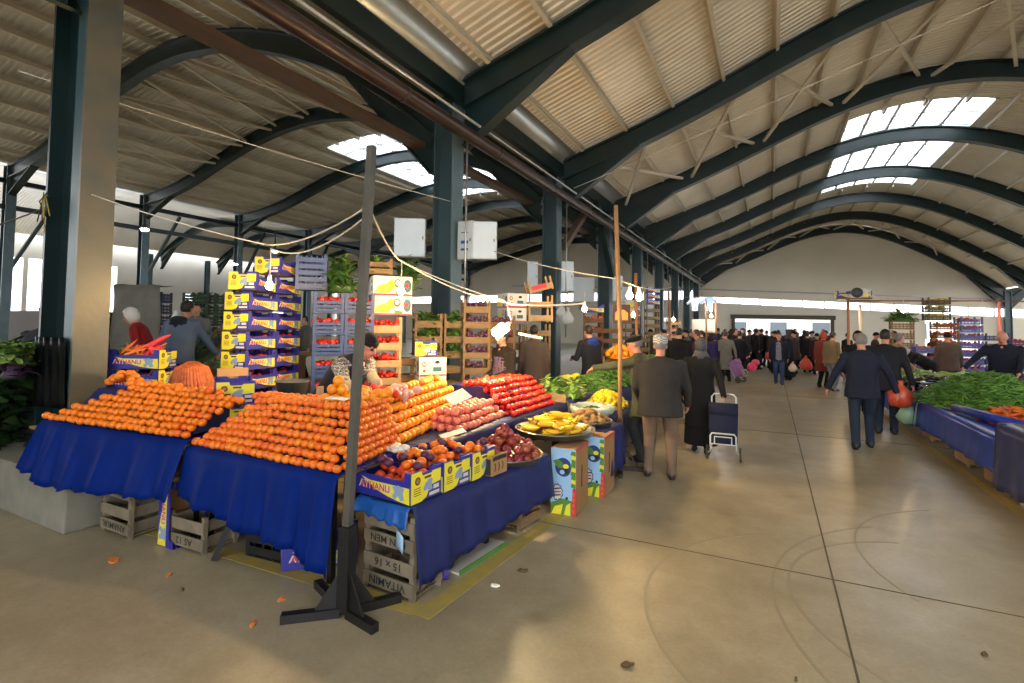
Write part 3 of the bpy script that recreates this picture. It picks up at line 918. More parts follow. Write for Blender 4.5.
# sloped beds the heaps lie on
b = MB()
b.prism([(.07, .03), (.46, .03), (.46, .30), (.34, .30)], -.66, .72, 0, RZ(.207) @ RZ(PI / 2) @ RX(PI / 2), (-4.72, 2.20, ZL_))
b.obj('display_wedge', tarp2, label='sloped blue covered bed under the left heap of mandarins', cat='display bed')
b = MB()
b.prism([(2.44, ZR_ + .006), (3.1, ZR_ + .006), (3.1, ZR_ + .33), (2.69, ZR_ + .33)], -.25, .46, 0, RZ(PI / 2) @ RX(PI / 2), (-3.2, 0, 0))
b.obj('display_wedge', tarp2, label='sloped blue covered bed under the corner heap of mandarins', cat='display bed')

# big oranges -------------------------------------------------------------------
O0 = Vector((-2.60, 3.05, 0)); dO = Vector((-.235, .972, 0)); nO = Vector((-.972, -.235, 0))
n_o = 0
for r in range(5):
    for i in range(22 - r):
        p = O0 + dO * (.091 * i + .045 * r + .02) + nO * (.062 * r); p.z = ZS_ + .045 + .066 * r + jit(.004)
        fruit('orange', p + Vector((jit(.005), jit(.005), 0)), 'large yellow orange in the tiered heap between mandarins and tomatoes', 'oranges in the tiered heap')
    for j in range(1, 6 - r):
        p = O0 + nO * (.062 * r + .087 * j) + dO * (.043 * r + .01); p.z = ZS_ + .045 + .066 * r + jit(.004)
        fruit('orange', p, 'large yellow orange in the tiered heap between mandarins and tomatoes', 'oranges in the tiered heap')
for i in range(16):
    p = O0 + dO * (.1 * i + .25) + nO * (.062 * 5 + jit(.03) + .03); p.z = ZS_ + .045 + .066 * 4.75 + jit(.01)
    fruit('orange', p, 'large yellow orange on the top tier beside the white paper', 'oranges on the top tier')
b = MB()
prof = [(.09, .006), (.09 + .25, .27), (.55, .27), (.55, .006)]
M_ = Matrix((nO, Vector((0, 0, 1)), dO)).transposed()
b.prism(prof, .26, 2.0, 0, M_, O0 + Vector((0, 0, ZS_)))
b.obj('display_wedge', tarp2, label='sloped blue covered bed under the tiered oranges', cat='display bed')
# black pan with a little pyramid of oranges behind the mandarins
px, py, pz = -2.95, 2.86, ZR_ + .335
MB().lathe([(.004, 0), (.15, 0), (.19, .03), (.185, .032), (.148, .006), (.004, .006)], 20).obj('shallow_pan', blackp, loc=(px, py, pz), label='shallow black pan holding a little pyramid of oranges', cat='pan')
for i in range(5):
    a = i * 2 * PI / 5 + .3
    fruit('orange', (px + .085 * math.cos(a), py + .085 * math.sin(a), pz + .05), 'orange in the little pyramid on the black pan', 'oranges on the black pan')
fruit('orange', (px, py, pz + .052), 'orange in the little pyramid on the black pan', 'oranges on the black pan')
for i in range(3):
    a = i * 2 * PI / 3
    fruit('orange', (px + .045 * math.cos(a), py + .045 * math.sin(a), pz + .118), 'orange in the little pyramid on the black pan', 'oranges on the black pan')
fruit('orange', (px, py, pz + .182), 'single orange topping the little pyramid on the black pan', None)
for i in range(26):
    fruit('orange', (-2.80 + jit(.13), 3.0 + jit(.14), ZR_ + .36 + R.uniform(0, .06)), 'loose orange lying between the mandarins and the tiered oranges', 'loose oranges behind the mandarins', sc=.95)

# pink tomatoes and red tomatoes ---------------------------------------------------
for r in range(3):
    for i in range(11 - r):
        for j in range(5 - r):
            y = 3.82 + .088 * i + .044 * r; x = -2.47 - (y - 3.7) * .06 - .086 * j - .043 * r
            fruit('pink_tomato', (x + jit(.01), y + jit(.01), ZS_ + .037 + .062 * r + jit(.006)), 'pale pink tomato in the low heap beside the big oranges', 'pink tomatoes')
for r in range(6):
    for i in range(13):
        y = 4.80 + .082 * i + .03 * (r % 2)
        for j in range(2 if r < 5 else 5):
            x = -2.425 + (y - 4.8) * .04 - .062 * r - .078 * j
            if j and r < 5 and i > 1: continue
            fruit('tomato', (x + jit(.008), y + jit(.006), ZS_ + .034 + .056 * r + jit(.006)), 'red tomato in the tall tiered heap beyond the pink tomatoes', 'red tomatoes in the tiered heap')
b = MB(); b.prism([(-.03, .006), (-.40, .28), (-.85, .28), (-.85, .006)], 4.84, 5.85, 0, RX(-PI / 2) @ Matrix(((1, 0, 0), (0, -1, 0), (0, 0, 1))), (-2.44, 0, ZS_))
b.obj('display_wedge', tarp2, label='sloped blue covered bed under the red tomatoes', cat='display bed')
MB().bx(-.01, .01, -.14, .14, 0, .10).obj('wooden_board', wood, loc=(-2.42, 5.98, ZS_ + .006), rot=(0, 0, 1.5), label='short wooden slat closing the end of the tomato heap', cat='board')
# price cards
def card(loc, rot, label, s=(.2, .14)):
    MB().bx(-s[0] / 2, s[0] / 2, -s[1] / 2, s[1] / 2, 0, .002).obj('price_card', paper, loc=loc, rot=rot, label=label, cat='price card')
card((-2.62, 4.02, ZS_ + .29), (.5, -.25, 1.25), 'white paper lying against the heap where oranges meet pink tomatoes', (.24, .15))
card((-2.43, 3.66, ZS_ + .035), (.12, -.2, .9), 'white paper slip on the cloth edge above the apples', (.22, .10))
card((-2.83, 2.74, ZR_ + .405), (.1, .06, .3), 'white paper slip on top of the mandarin heap', (.16, .08))
card((-2.62, 4.75, ZS_ + .20), (.4, .5, 2.2), 'dim paper tag leaning on the red tomatoes', (.16, .06))
card((-2.66, 5.1, ZS_ + .36), (.4, .3, 2.2), 'dark stained paper tag high on the red tomatoes', (.18, .06))

# low yellow cartons with wrapped mandarins --------------------------------------------
tilt = -.07
CX = [(-2.24, 2.72), (-2.205, 3.03), (-2.17, 3.335)]
CL = ['blue and yellow printed carton at the stall corner, in front of two like it', 'blue and yellow printed carton in the middle of the row of three on the ledge', 'printed carton at the apple end of the row of three on the ledge']
for (x, y), l in zip(CX, CL):
    carton((x, y, ZG_ + .012), tilt, l, 'printed cartons along the ledge')
wrapm = [mat('purple_tissue', (92, 40, 72), .55, 0, .3, 20), mat('red_net', (214, 66, 40), .45, 0, .2, 30)]
redm = mat('netted_fruit', (222, 72, 40), .4, 0, .25, 20, objvar=.05)
b = MB()
for i in range(34): b.ball((R.uniform(-.22, .22), R.uniform(-.12, .12), .05 + R.uniform(0, .09)), (.036, .036, .032), 8, 6)
b.obj('netted_mandarins', redm, loc=(CX[0][0], CX[0][1], ZG_ + .03), rot=(0, 0, tilt), label='red netted small fruit filling the corner carton', cat='fruit', kind='stuff')
for bi, (x, y) in enumerate(CX):
    for i in range(12 if bi else 5):
        q = RZ(tilt) @ Vector((R.uniform(-.17, .18), R.uniform(-.10, .12) + (.05 if bi == 0 else 0), 0))
        fruit('mandarin', (x + q.x, y + q.y, ZG_ + .17 + R.uniform(0, .06)), 'loose mandarin heaped in the printed cartons on the ledge', 'mandarins in the ledge cartons', sc=1.08)
    for i in range(4):
        q = RZ(tilt) @ Vector((R.uniform(-.15, .18), R.uniform(-.10, .12), 0))
        o = MB().ball((0, 0, 0), (.035, .035, .03), 9, 6).obj('wrapped_mandarin', wrapm[0], loc=(x + q.x, y + q.y, ZG_ + .20 + R.uniform(0, .05)), label='mandarin wrapped in dark purple tissue among the loose ones', cat='wrapped mandarin', group='tissue wrapped mandarins')
    b = MB()
    for i in range(12): b.ball((R.uniform(-.2, .2), R.uniform(-.11, .11), .05 + R.uniform(0, .07)), .034, 8, 6)
    if bi: b.obj('mandarins', mand_m, loc=(x, y, ZG_ + .03), rot=(0, 0, tilt), label='mandarins at the bottom of the %s ledge carton' % ('middle' if bi == 1 else 'last'), cat='mandarins', kind='stuff')
b = MB()
for i in range(7): b.ball((jit(.07), jit(.04), .02 + R.uniform(0, .03)), (.05, .035, .025), 8, 6, 0, RZ(R.uniform(0, 3)))
b.obj('plastic_wrapping', mat('crumpled_clear_plastic', (210, 205, 196), .25, 0, .1, 20), loc=(-2.42, 2.92, ZG_ + .21), label='crumpled pale plastic among the mandarins above the corner carton', cat='wrapping')
# brown carton with black print
r = empty('small_carton', (-1.985, 3.42 + .04, ZG_ + .012), -.12, 'small brown fruit carton with black print between ledge cartons and apples', 'carton')
b = MB(); L, W, H = .26, .2, .15
b.bx(-L / 2, L / 2, -W / 2, W / 2, 0, .005, 0)
for s in (-1, 1):
    b.bx(-L / 2, L / 2, s * W / 2 - .004, s * W / 2 + .004, 0, H * .9, 0); b.bx(s * L / 2 - .004, s * L / 2 + .004, -W / 2, W / 2, 0, H, 0)
b.obj('carton_body', c_in, r)
b = MB(); Mf = RX(PI / 2); c = (0, -W / 2 - .0045, 0)
b.prism([(-L / 2 + .005, .005), (L / 2 - .005, .005), (L / 2 - .005, H * .84), (-L / 2 + .005, H * .84)], 0, .001, 0, Mf, c)
b.prism([(-.03 + .035 * math.cos(a * PI / 8), .065 + .04 * math.sin(a * PI / 8)) for a in range(16)], .001, .002, 1, Mf, c)
b.prism([(-.03 + .02 * math.cos(a * PI / 8), .065 + .024 * math.sin(a * PI / 8)) for a in range(16)], .002, .003, 2, Mf, c)
Me = RZ(PI / 2) @ RX(PI / 2); c2 = (L / 2 + .0045, 0, 0)
for k, x in enumerate((-.07, -.02, .03)):
    b.prism([(x, .03), (x + .012, .03), (x + .02, .06), (x + .012, .09), (x, .09), (x + .01, .06)], 0, .001, 0, Me, c2)
b.prism([(-.09, .11), (.09, .11), (.09, .14), (-.09, .14)], 0, .001, 0, Me, c2)
b.obj('printed_panel', [ink, c_green, c_orange], r, label='black printed panels')

# trays: apples and bananas -----------------------------------------------------------
def tray(name, c, r, h, label):
    return MB().lathe([(.005, 0), (r * .93, 0), (r, h), (r * 1.02, h + .004), (r * 1.005, h + .01), (r * .975, h + .004), (r * .91, .008), (.005, .008)], 36).obj(name, steel, loc=c, label=label, cat='tray')
tray('round_tray', (-2.03, 3.86, ZG_ + .012), .325, .045, 'round metal tray heaped with dark red apples')
for r, (n, rad) in enumerate([(19, .27), (13, .19), (14, .21), (9, .13), (6, .10), (4, .05), (1, 0)]):
    z = ZG_ + .06 + [0, 0, .062, .062, .118, .165, .20][r]
    for i in range(n):
        a = 2 * PI * i / n + r * .4
        fruit('apple', (-2.03 + rad * math.cos(a) + jit(.008), 3.86 + rad * math.sin(a) + jit(.008), z + jit(.006)), 'dark red apple heaped on the round metal tray', 'apples on the round tray', rot=(jit(.9), jit(.9), R.uniform(0, 6)))
fruit('apple', (-2.03, 3.86, ZG_ + .065), 'dark red apple heaped on the round metal tray', 'apples on the round tray')
tray('round_tray', (-1.95, 4.80, .632), .40, .05, 'wide round metal tray of bananas on top of the upright cartons')
def banana_mesh():
    b = MB(); pts = []; rs = []
    for i in range(10):
        t = i / 9; a = -.75 + 1.5 * t
        pts.append((.115 * math.sin(a), 0, .115 * (1 - math.cos(a))))
        rs.append([.004, .011, .015, .0175, .018, .018, .0175, .0155, .010, .005][i])
    b.tube(pts, rs, 7)
    b.tube([pts[0], (pts[0][0] - .018, 0, pts[0][2] + .016)], .0045, 5, 1)
    return b.mesh('banana', [ban_m, mat('banana_tip', (92, 84, 40), .7)])
BAN = banana_mesh()
def bunch(loc, rz, n, label, tiltx=0.0):
    r = empty('banana_bunch', loc, rz, label, 'bananas', 'banana bunches on the wide tray')
    r.rotation_euler = (tiltx, 0, rz)
    for i in range(n):
        o = bpy.data.objects.new('banana', BAN); COL.objects.link(o); set_parent(o, r)
        u = (i - (n - 1) / 2)
        o.location = (0.01 * abs(u), u * .034 + .02, .022 + .012 * abs(u)); o.rotation_euler = (1.15 + u * .22, jit(.08), u * .10); o.scale = (1.2, 1.2, 1.15)
    return r
BL = 'yellow banana bunch heaped on the wide round tray'
for i, (dx, dy, dz, rz) in enumerate([(-.22, -.15, 0, .4), (.05, -.25, 0, .9), (.2, -.12, 0, 1.4), (.24, .1, 0, 2.0), (-.05, 0, .02, .2), (-.24, .12, 0, -.3), (.05, .24, 0, 2.6), (-.12, .25, 0, .1),
                                      (.08, -.1, .06, 1.1), (-.12, -.05, .07, .5), (.1, .1, .07, 2.2), (-.06, .12, .09, -.2), (0, .02, .13, .9), (.15, -.2, .05, 1.6), (-.2, .0, .06, .0), (.18, .02, .08, 1.9), (-.02, -.18, .07, .6), (.02, .18, .08, 2.9), (-.17, .2, .06, .3)]):
    bunch((-1.95 + dx, 4.80 + dy, .645 + dz), rz, 5 if i % 2 else 4, BL, jit(.15))
b2 = bunch((-2.22, 4.12, ZS_ - .13), 1.9, 4, 'small separate banana bunch standing between apples and pink tomatoes'); del b2['group']
# upright banana cartons under the tray --------------------------------------------------
BM = [mat('sky_blue_print', (150, 190, 224), .5, 0, .1, 3), mat('navy_print', (34, 52, 110), .5), c_green, c_yel, c_red, c_in, c_white, c_orange, ink]
def banana_carton(loc, rz, label, W=.24, D=.42, H=.60):
    r = empty('banana_carton', loc, rz, label, 'carton', 'upright banana cartons')
    b = MB(); b.bx(-W / 2, W / 2, 0, D, 0, H, 0)
    o = b.obj('carton_body', c_in, r, bevel=.006)
    p = MB(); Mf = RX(PI / 2); c = (0, -.0008, 0)
    p.prism([(-W / 2 + .002, .002), (W / 2 - .002, .002), (W / 2 - .002, H - .002), (-W / 2 + .002, H - .002)], 0, .001, 0, Mf, c)
    p.prism([(-W / 2 + .002, .002), (W / 2 - .002, .002), (W / 2 - .002, .13), (.0, .15), (-W / 2 + .002, .10)], .001, .0016, 2, Mf, c)
    p.prism([(-W / 2 + .01, .004), (-.02, .004), (.0, .10), (-.08, .07)], .0016, .0022, 3, Mf, c)
    p.prism([(.01, .004), (W / 2 - .05, .004), (W / 2 - .05, .12), (.03, .09)], .0016, .0022, 3, Mf, c)
    ci = lambda x, y, rx, ry, n=20: [(x + rx * math.cos(2 * PI * a / n), y + ry * math.sin(2 * PI * a / n)) for a in range(n)]
    p.prism(ci(.0, .43, .078, .085), .001, .002, 1, Mf, c)
    p.prism([(-.10, .48), (-.05, .50), (-.005, .47), (.0, .42), (-.05, .42)], .002, .003, 2, Mf, c)
    p.prism(ci(.025, .44, .028, .022, 10), .002, .003, 3, Mf, c)
    p.prism(ci(.03, .40, .022, .024, 10), .002, .003, 8, Mf, c)
    p.prism(ci(-.01, .385, .024, .02, 10), .002, .003, 0, Mf, c)
    st = []
    for a in range(22):
        rr = 1 if a % 2 else .82
        st.append((-.055 + .058 * rr * math.cos(2 * PI * a / 22), .20 + .085 * rr * math.sin(2 * PI * a / 22)))
    p.prism(st, .0022, .003, 1, Mf, c)
    p.prism([(q[0] * .84 - .009, .20 + (q[1] - .2) * .84) for q in st], .003, .0036, 6, Mf, c)
    for k in range(3): p.prism([(-.09, .16 + .03 * k), (-.02, .175 + .03 * k), (-.02, .188 + .03 * k), (-.09, .173 + .03 * k)], .0036, .0042, 1 if k != 1 else 4, Mf, c)
    p.prism(ci(.035, .155, .013, .014, 12), .0022, .003, 8, Mf, c)
    # fruit and leaf strip along the right edge and onto the side
    for k in range(9):
        z = .26 + k * .036
        p.prism([(W / 2 - .05 + jit(.008), z), (W / 2 - .004, z - .012), (W / 2 - .004, z + .03), (W / 2 - .04, z + .034)], .0016, .0024, (2, 3, 2)[k % 3], Mf, c)
    p.prism([(W / 2 - .04, .004), (W / 2 - .002, .004), (W / 2 - .002, .25), (W / 2 - .03, .25)], .0022, .003, 4, Mf, c)
    for k in range(4): p.prism([(W / 2 - .028, .03 + k * .05), (W / 2 - .012, .03 + k * .05), (W / 2 - .012, .065 + k * .05), (W / 2 - .028, .065 + k * .05)], .003, .0036, 7, Mf, c)
    Ms = RZ(PI / 2) @ RX(PI / 2); c2 = (W / 2 + .0008, 0, 0)
    p.prism([(.17, .22), (.20, .22), (.21, .42), (.18, .42)], 0, .0012, 8, Ms, c2)
    p.prism([(.0, H - .025), (D, H - .025), (D, H - .002), (0, H - .002)], 0, .0012, 4, Ms, c2)
    p.prism([(.0, .002), (.02, .002), (.02, .24), (0, .24)], 0, .0012, 4, Ms, c2)
    p.obj('printed_panel', BM, r, label='sky blue panel with round navy fruit emblem')
    return r
banana_carton((-1.69, 4.37, 0), .06, 'upright banana carton with blue front under the near rim of the banana tray')
banana_carton((-1.60, 4.98, 0), .02, 'upright banana carton with blue front behind its twin, nearer the lemons', .22, .40)

# crates and things under the cloths --------------------------------------------------------
vit = make_wcrate('wooden_crate', 'weathered wooden crate with inverted stencilled print, bottom one at the stall corner', 'crate', wood_old, .42, .3, .27, ('VITAMIN', '15 x 16'), .0)
vit.location = (-2.165, 2.705, 0); vit.rotation_euler = (0, 0, -.06)
v2 = make_wcrate('wooden_crate', 'weathered wooden crate with faint inverted print, upper one at the stall corner', 'crate', wood_old, .42, .3, .24, ('KEN MEN', ''), .0)
v2.location = (-2.165, 2.705, .272); v2.rotation_euler = (0, 0, -.06)
a1 = make_wcrate('wooden_crate', 'grey wooden crate under the blue cloth beside the concrete plinth, bottom one', 'crate', wood_old, .42, .3, .27, ('ANAMUR', ''), .0)
a1.location = (-4.68, 2.36, 0); a1.rotation_euler = (0, 0, .0)
a2 = copy_tree(a1); a2['label'] = 'grey wooden crate under the blue cloth beside the concrete plinth, upper one'; a2.location = (-4.68, 2.36, .272)
a3 = make_wcrate('wooden_crate', 'grey wooden crate standing alone under the blue cloth near the slanted black leg', 'crate', wood_old, .42, .3, .27, ('AS 12', ''), .0)
a3.location = (-3.92, 2.46, 0); a3.rotation_euler = (0, 0, .05)
b = MB(); b.bar((-3.56, 2.32, 0.01), (-3.40, 2.52, .70), .04, .04); b.obj('slanted_leg', black, label='slanted black trestle leg under the blue cloth', cat='trestle')
o = carton((-4.20, 2.43, .25), 0, 'printed carton standing on its end under the left blue cloth', rot=(0, PI / 2, 0)); del_group = o
o2 = carton((-2.93, 2.72, 0.0), .75, 'printed carton on the floor under the corner heap cloth')
pc = pcrate_mb(.5, .34, .28, .02, 3).obj('plastic_crate', blackp, loc=(-3.22, 2.68, 0), rot=(0, 0, .1), label='black plastic crate on the floor under the corner heap cloth', cat='crate')
b = MB(); b.bx(-.14, .14, -.3, .3, 0, .014, 1); b.bx(.14, .152, -.3, .3, 0, .03, 0); b.obj('flattened_carton', [c_green, c_white], loc=(-2.02, 3.3, 0.0), rot=(.0, .0, -.1), label='flattened green edged carton under the aisle cloth', cat='carton')
w1 = make_wcrate('wooden_crate', 'wooden crate on the floor under the apple tray end of the ledge', 'crate', wood, .34, .3, .24, None, 0, 2)
w1.location = (-1.98, 4.02, 0); w1.rotation_euler = (0, 0, 1.45)
b = MB(); b.grid([[(x, .0 + .03 * math.sin(x * 40) * (1 - y), .16 * y * (1 - abs(x) * 2.4) + .004) for x in [(-.16 + .32 * i / 8) for i in range(9)]] for y in (0, .3, .6, 1)])
b.obj('plastic_sheet', mat('violet_plastic', (70, 60, 150), .35), loc=(-2.1, 2.90, 0), label='violet plastic sheet crumpled under the corner crates', cat='plastic sheet', solid=.003)
b = MB(); b.grid([[(.028 * u, .012 * math.sin(u * 3), -.035 * v - .02 * u) for u in range(3)] for v in range(4)])
b.obj('torn_bag', mat('pale_blue_plastic', (150, 180, 205), .3), loc=(-2.08, 2.525, .44), label='torn pale blue plastic scrap hanging below the bright blue flap', cat='plastic scrap', solid=.002)

# grey pole on a black cross foot -------------------------------------------------------------
r = empty('tarpaulin_pole', (-2.24, 2.27, 0), .1, 'tall grey square pole on a black cross foot before the mandarins', 'pole')
pole_m = mat('pole_grey', (96, 92, 84), .5, .3, .3, 4)
b = MB(); b.bar((0, 0, .48), (.085, .03, 2.80), .045, .045, 0, (0, 1, 0)); b.obj('pole', pole_m, r)
b = MB(); b.bar((0, 0, .03), (.004, .001, .52), .075, .075, 0, (0, 1, 0)); b.obj('socket', black, r)
for (x, y) in ((-.27, -.19), (.25, -.07), (-.36, .18), (.2, .24)):
    b = MB(); d = Vector((x, y, 0)).normalized()
    b.bar(d * .03 + Vector((0, 0, .025)), Vector((x, y, .025)) + d * .02, .05, .05)
    e = Vector((x, y, .025)) + d * .021
    b.bar(e - d * .004, e + d * .0015, .034, .034, 1)  # black plate on the closed end stands in for a shaded hollow
    b.obj('foot_arm', [black, mat('tube_end_shade', (5, 5, 5), .9)], r)
    b = MB(); b.prism([(.035, .05), (.17, .05), (.035, .26)], -.006, .006, 0, Matrix((d, Vector((0, 0, 1)), d.cross(Vector((0, 0, 1))))).transposed()); b.obj('gusset', black, r)

# greens, lemons, potatoes beyond the tomatoes ------------------------------------------------------
def leaf_heap(b, rx, ry, h, n, ln, wd, mis, seed, flat=.5, curl=.3):
    q = random.Random(seed)
    for i in range(n):
        a = q.uniform(0, 2 * PI); rad = math.sqrt(q.random())
        x, y = rx * rad * math.cos(a), ry * rad * math.sin(a)
        z = h * (1 - rad * rad) * q.uniform(.75, 1.05)
        az = q.uniform(0, 2 * PI); el = q.uniform(-.3, 1.1) * flat
        d = Vector((math.cos(az) * math.cos(el), math.sin(az) * math.cos(el), math.sin(el)))
        s = d.cross(Vector((0, 0, 1))).normalized(); u = s.cross(d)
        L = ln * q.uniform(.6, 1.2); W = wd * q.uniform(.6, 1.2)
        p = Vector((x, y, z)); rows = []
        for t, wf in ((0, .25), (.35, .9), (.7, 1), (1, .3)):
            c = p + d * (L * t) - u * (curl * L * t * t) + Vector((0, 0, 0))
            rows.append([c - s * W * wf / 2 + u * W * .12, c, c + s * W * wf / 2 + u * W * .12])
        for rw in rows:
            for v in rw: v.z = max(v.z, .004)
        b.grid(rows, mis[q.randrange(len(mis))])
    return b
lg = [mat('lettuce_leaf', (112, 150, 62), .5, 0, .3, 8), mat('dark_leaf', (52, 88, 34), .5, 0, .3, 8), mat('pale_leaf', (160, 182, 104), .5, 0, .2, 8)]
def heap_base(b, rx, ry, h, mi):
    b.lathe([(1, 0), (.86, .26 * h), (.6, .6 * h), (.3, .86 * h), (.01, .93 * h)], 14, mi, sx=rx * .93, sy=ry * .93)
    return b
for i, (x, y) in enumerate([(-2.62, 6.45), (-2.38, 6.50), (-2.55, 6.75), (-2.80, 6.62)]):
    b = heap_base(MB(), .14, .14, .20, 0); leaf_heap(b, .14, .14, .22, 60, .13, .07, [0, 0, 2], 20 + i, .9)
    b.obj('lettuce', lg, loc=(x, y, ZS_), rot=(0, 0, i), label='green leafy lettuce behind the red tomatoes', cat='lettuce', group='lettuces behind the tomatoes')
table('trestle_table', [(-3.0, 6.2), (-2.34, 6.2), (-2.0, 9.6), (-2.7, 9.6)], ZS_, 'long table under the lettuces and herbs beyond the tomatoes', [(-2.9, 6.3), (-2.45, 6.3), (-2.6, 9.4), (-2.15, 9.4)])
table('ledge_board', [(-2.3, 5.24), (-1.56, 5.24), (-1.53, 5.78), (-1.79, 5.9), (-1.74, 7.6), (-2.2, 7.6)], .60, 'low board under the potatoes and lemons', [(-2.2, 5.5), (-1.68, 5.6), (-2.1, 7.5), (-1.8, 7.5)])
b = MB(); drape(b, [(-1.545, 5.22, .604), (-1.515, 5.79, .604), (-1.775, 5.91, .604), (-1.72, 7.62, .604)], [.16, .15, .14, .12], .03, (-.5, 0, 0), 5, .014, 7, 0, 21)
b.obj('tablecloth', tarp2, label='dark blue cloth below the potatoes and lemons', cat='tablecloth', solid=.004)
b = MB(); drape(b, [(-2.32, 6.2, ZS_ + .002), (-2.15, 7.9, ZS_ + .002), (-1.98, 9.6, ZS_ + .002)], [.55, .4, .3], .04, (-.62, 0, 0), 5, .014, 6, 0, 22)
b.obj('tablecloth', tarp2, label='dark blue cloth below the heaped herbs at the far end of the fruit stall', cat='tablecloth', solid=.004)
tray('round_tray', (-1.84, 5.52, .61), .27, .05, 'round metal tray heaped with potatoes')
for i in range(80):
    a = R.uniform(0, 6.28); rad = .225 * math.sqrt(R.random())
    fruit('potato', (-1.84 + rad * math.cos(a), 5.52 + rad * math.sin(a), .665 + .10 * (1 - (rad / .225) ** 2) * R.uniform(.5, 1)), 'brown potato heaped on the round metal tray', 'potatoes on the tray', rot=(jit(.5), jit(.5), R.uniform(0, 6)), sc=.85)
b = MB(); b.lathe([(.20, 0), (.26, .05), (.28, .10), (.26, .13), (.24, .10), (.22, .02)], 26)
for v in range(len(b.v)): b.v[v] = (b.v[v][0] * (1 + jit(.05)), b.v[v][1] * (1 + jit(.05)), b.v[v][2] + jit(.012))
b.obj('plastic_bag', mat('cloudy_plastic', (170, 180, 170), .22, 0, .1, 10), loc=(-1.97, 6.08, .612), label='open cloudy plastic bag of small green peppers behind the potatoes', cat='bag')
def strands(b, rx, ry, h, n, ln, r, mis, seed, nseg=3, bend=.35, up=.3):
    q = random.Random(seed)
    for i in range(n):
        a = q.uniform(0, 2 * PI); rad = math.sqrt(q.random())
        x, y = rx * rad * math.cos(a), ry * rad * math.sin(a); z = h * max(0, (1 - rad ** 1.7)) * q.uniform(.82, 1.02) + r
        az = q.uniform(0, 2 * PI); el = q.uniform(-1, 1) * up - .5 * rad * math.cos(az - a) * min(1.2, h / rx)
        L = ln * q.uniform(.7, 1.15); d = Vector((math.cos(az) * math.cos(el), math.sin(az) * math.cos(el), math.sin(el)))
        s = d.cross(Vector((0, 0, 1))).normalized(); bd = q.uniform(-bend, bend)
        pts = []
        for k in range(nseg + 1):
            t = k / nseg - .5
            p = Vector((x, y, z)) + d * (L * t) + s * (bd * L * (t * t - .1)); p.z = max(p.z, r); pts.append(p)
        b.tube(pts, [r * .45] + [r] * (nseg - 1) + [r * .35], 5, mis[q.randrange(len(mis))], True)
    return b
gb = [mat('bean_green', (74, 124, 40), .5, 0, .25, 9), mat('bean_pale', (112, 158, 62), .5, 0, .25, 9), mat('bean_dark', (44, 84, 30), .5, 0, .25, 9)]
b = heap_base(MB(), .20, .20, .06, 2); strands(b, .20, .20, .09, 150, .10, .008, [0, 2, 2], 31)
b.obj('green_peppers', gb, loc=(-1.97, 6.08, .63), label='small dark green peppers inside the cloudy plastic bag', cat='peppers', kind='stuff')
for i in range(95):
    a = R.uniform(0, 6.28); rad = math.sqrt(R.random())
    fruit('lemon', (-2.0 + .25 * rad * math.cos(a), 6.78 + .38 * rad * math.sin(a), .64 + .20 * (1 - rad ** 2) * R.uniform(.7, 1)), 'yellow lemon heaped beside the thin wooden pole', 'lemons in the heap', rot=(jit(.6), jit(.6), R.uniform(0, 6)), sc=1.1)
b = heap_base(MB(), .24, .37, .17, 0); b.obj('lemons', lem_m, loc=(-2.0, 6.78, .606), label='inner lemons of the heap beside the thin wooden pole', cat='lemons', kind='stuff')
for nm, x, y, z, rx, ry, h, cols, ln, rad, lab in [
    ('green_beans', -2.45, 8.35, ZS_, .42, .6, .34, [0, 1], .16, .008, 'heap of fresh green herbs reached for by the man in the green coat'),
    ('leafy_greens', -2.55, 7.55, ZS_, .45, .45, .20, [1, 0], .16, .009, 'heap of pale green peppers behind the lemons'),
    ('dark_aubergines', -2.75, 7.05, ZS_, .22, .3, .14, [2], .12, .014, 'low dark green heap between lettuces and pale peppers')]:
    b = heap_base(MB(), rx, ry, h, 2); strands(b, rx, ry, h, 420, ln, rad, cols, int(x * -100), 3)
    b.obj(nm, gb, loc=(x, y, z), label=lab, cat='vegetables', kind='stuff')
for i in range(9):
    fruit('lemon', (-2.72 + jit(.1), 7.32 + jit(.1), ZS_ + .16 + R.uniform(0, .06)), 'yellow lemon in the small pile behind the lettuces', 'few lemons behind the lettuces', sc=1.2)

# thin wooden pole with cross foot next to the lemons
r = empty('wooden_pole', (-1.62, 6.05, 0), .3, 'thin wooden pole on a dark cross foot beside the lemons', 'pole')
b = MB(); b.tube([(0, 0, .5), (.0, .0, 1.6), (-.06, 0, 3.2)], .026, 8); b.obj('pole', mat('bare_pole_wood', (168, 126, 80), .7, 0, .2, 5), r)
b = MB(); b.bar((0, 0, .02), (0, 0, .62), .075, .075, 0, (0, 1, 0)); b.obj('socket', mat('rust_brown_steel', (62, 48, 40), .7, .2, .3, 10), r)
for a in range(4):
    d = Vector((math.cos(a * PI / 2), math.sin(a * PI / 2), 0))
    b = MB(); b.bar(d * .03 + Vector((0, 0, .022)), d * .34 + Vector((0, 0, .022)), .045, .045); b.bar(d * .2 + Vector((0, 0, .05)), Vector((0, 0, .36)) + d * .03, .03, .02); b.obj('foot_arm', MATS['rust_brown_steel'], r)
# ================================================================== stacks behind the fruit stall
def pcrate(name, m, loc, rz, label, group=None, **k):
    o = pcrate_mb(**k).obj(name, m, loc=loc, rot=(0, 0, rz), label=label, cat='crate', group=group)
    return o
def fill(name, m, loc, rz, L, W, label, n=40, r=.034, h=.03, seed=1):
    q = random.Random(seed); b = MB()
    for i in range(n):
        b.ball((q.uniform(-L / 2, L / 2), q.uniform(-W / 2, W / 2), r + q.uniform(0, h)), r * q.uniform(.9, 1.1), 7, 5)
    return b.obj(name, m, loc=loc, rot=(0, 0, rz), label=label, cat=name.replace('_', ' '), kind='stuff')
redfill = mat('stack_tomato', (196, 44, 26), .3, 0, .25, 12)
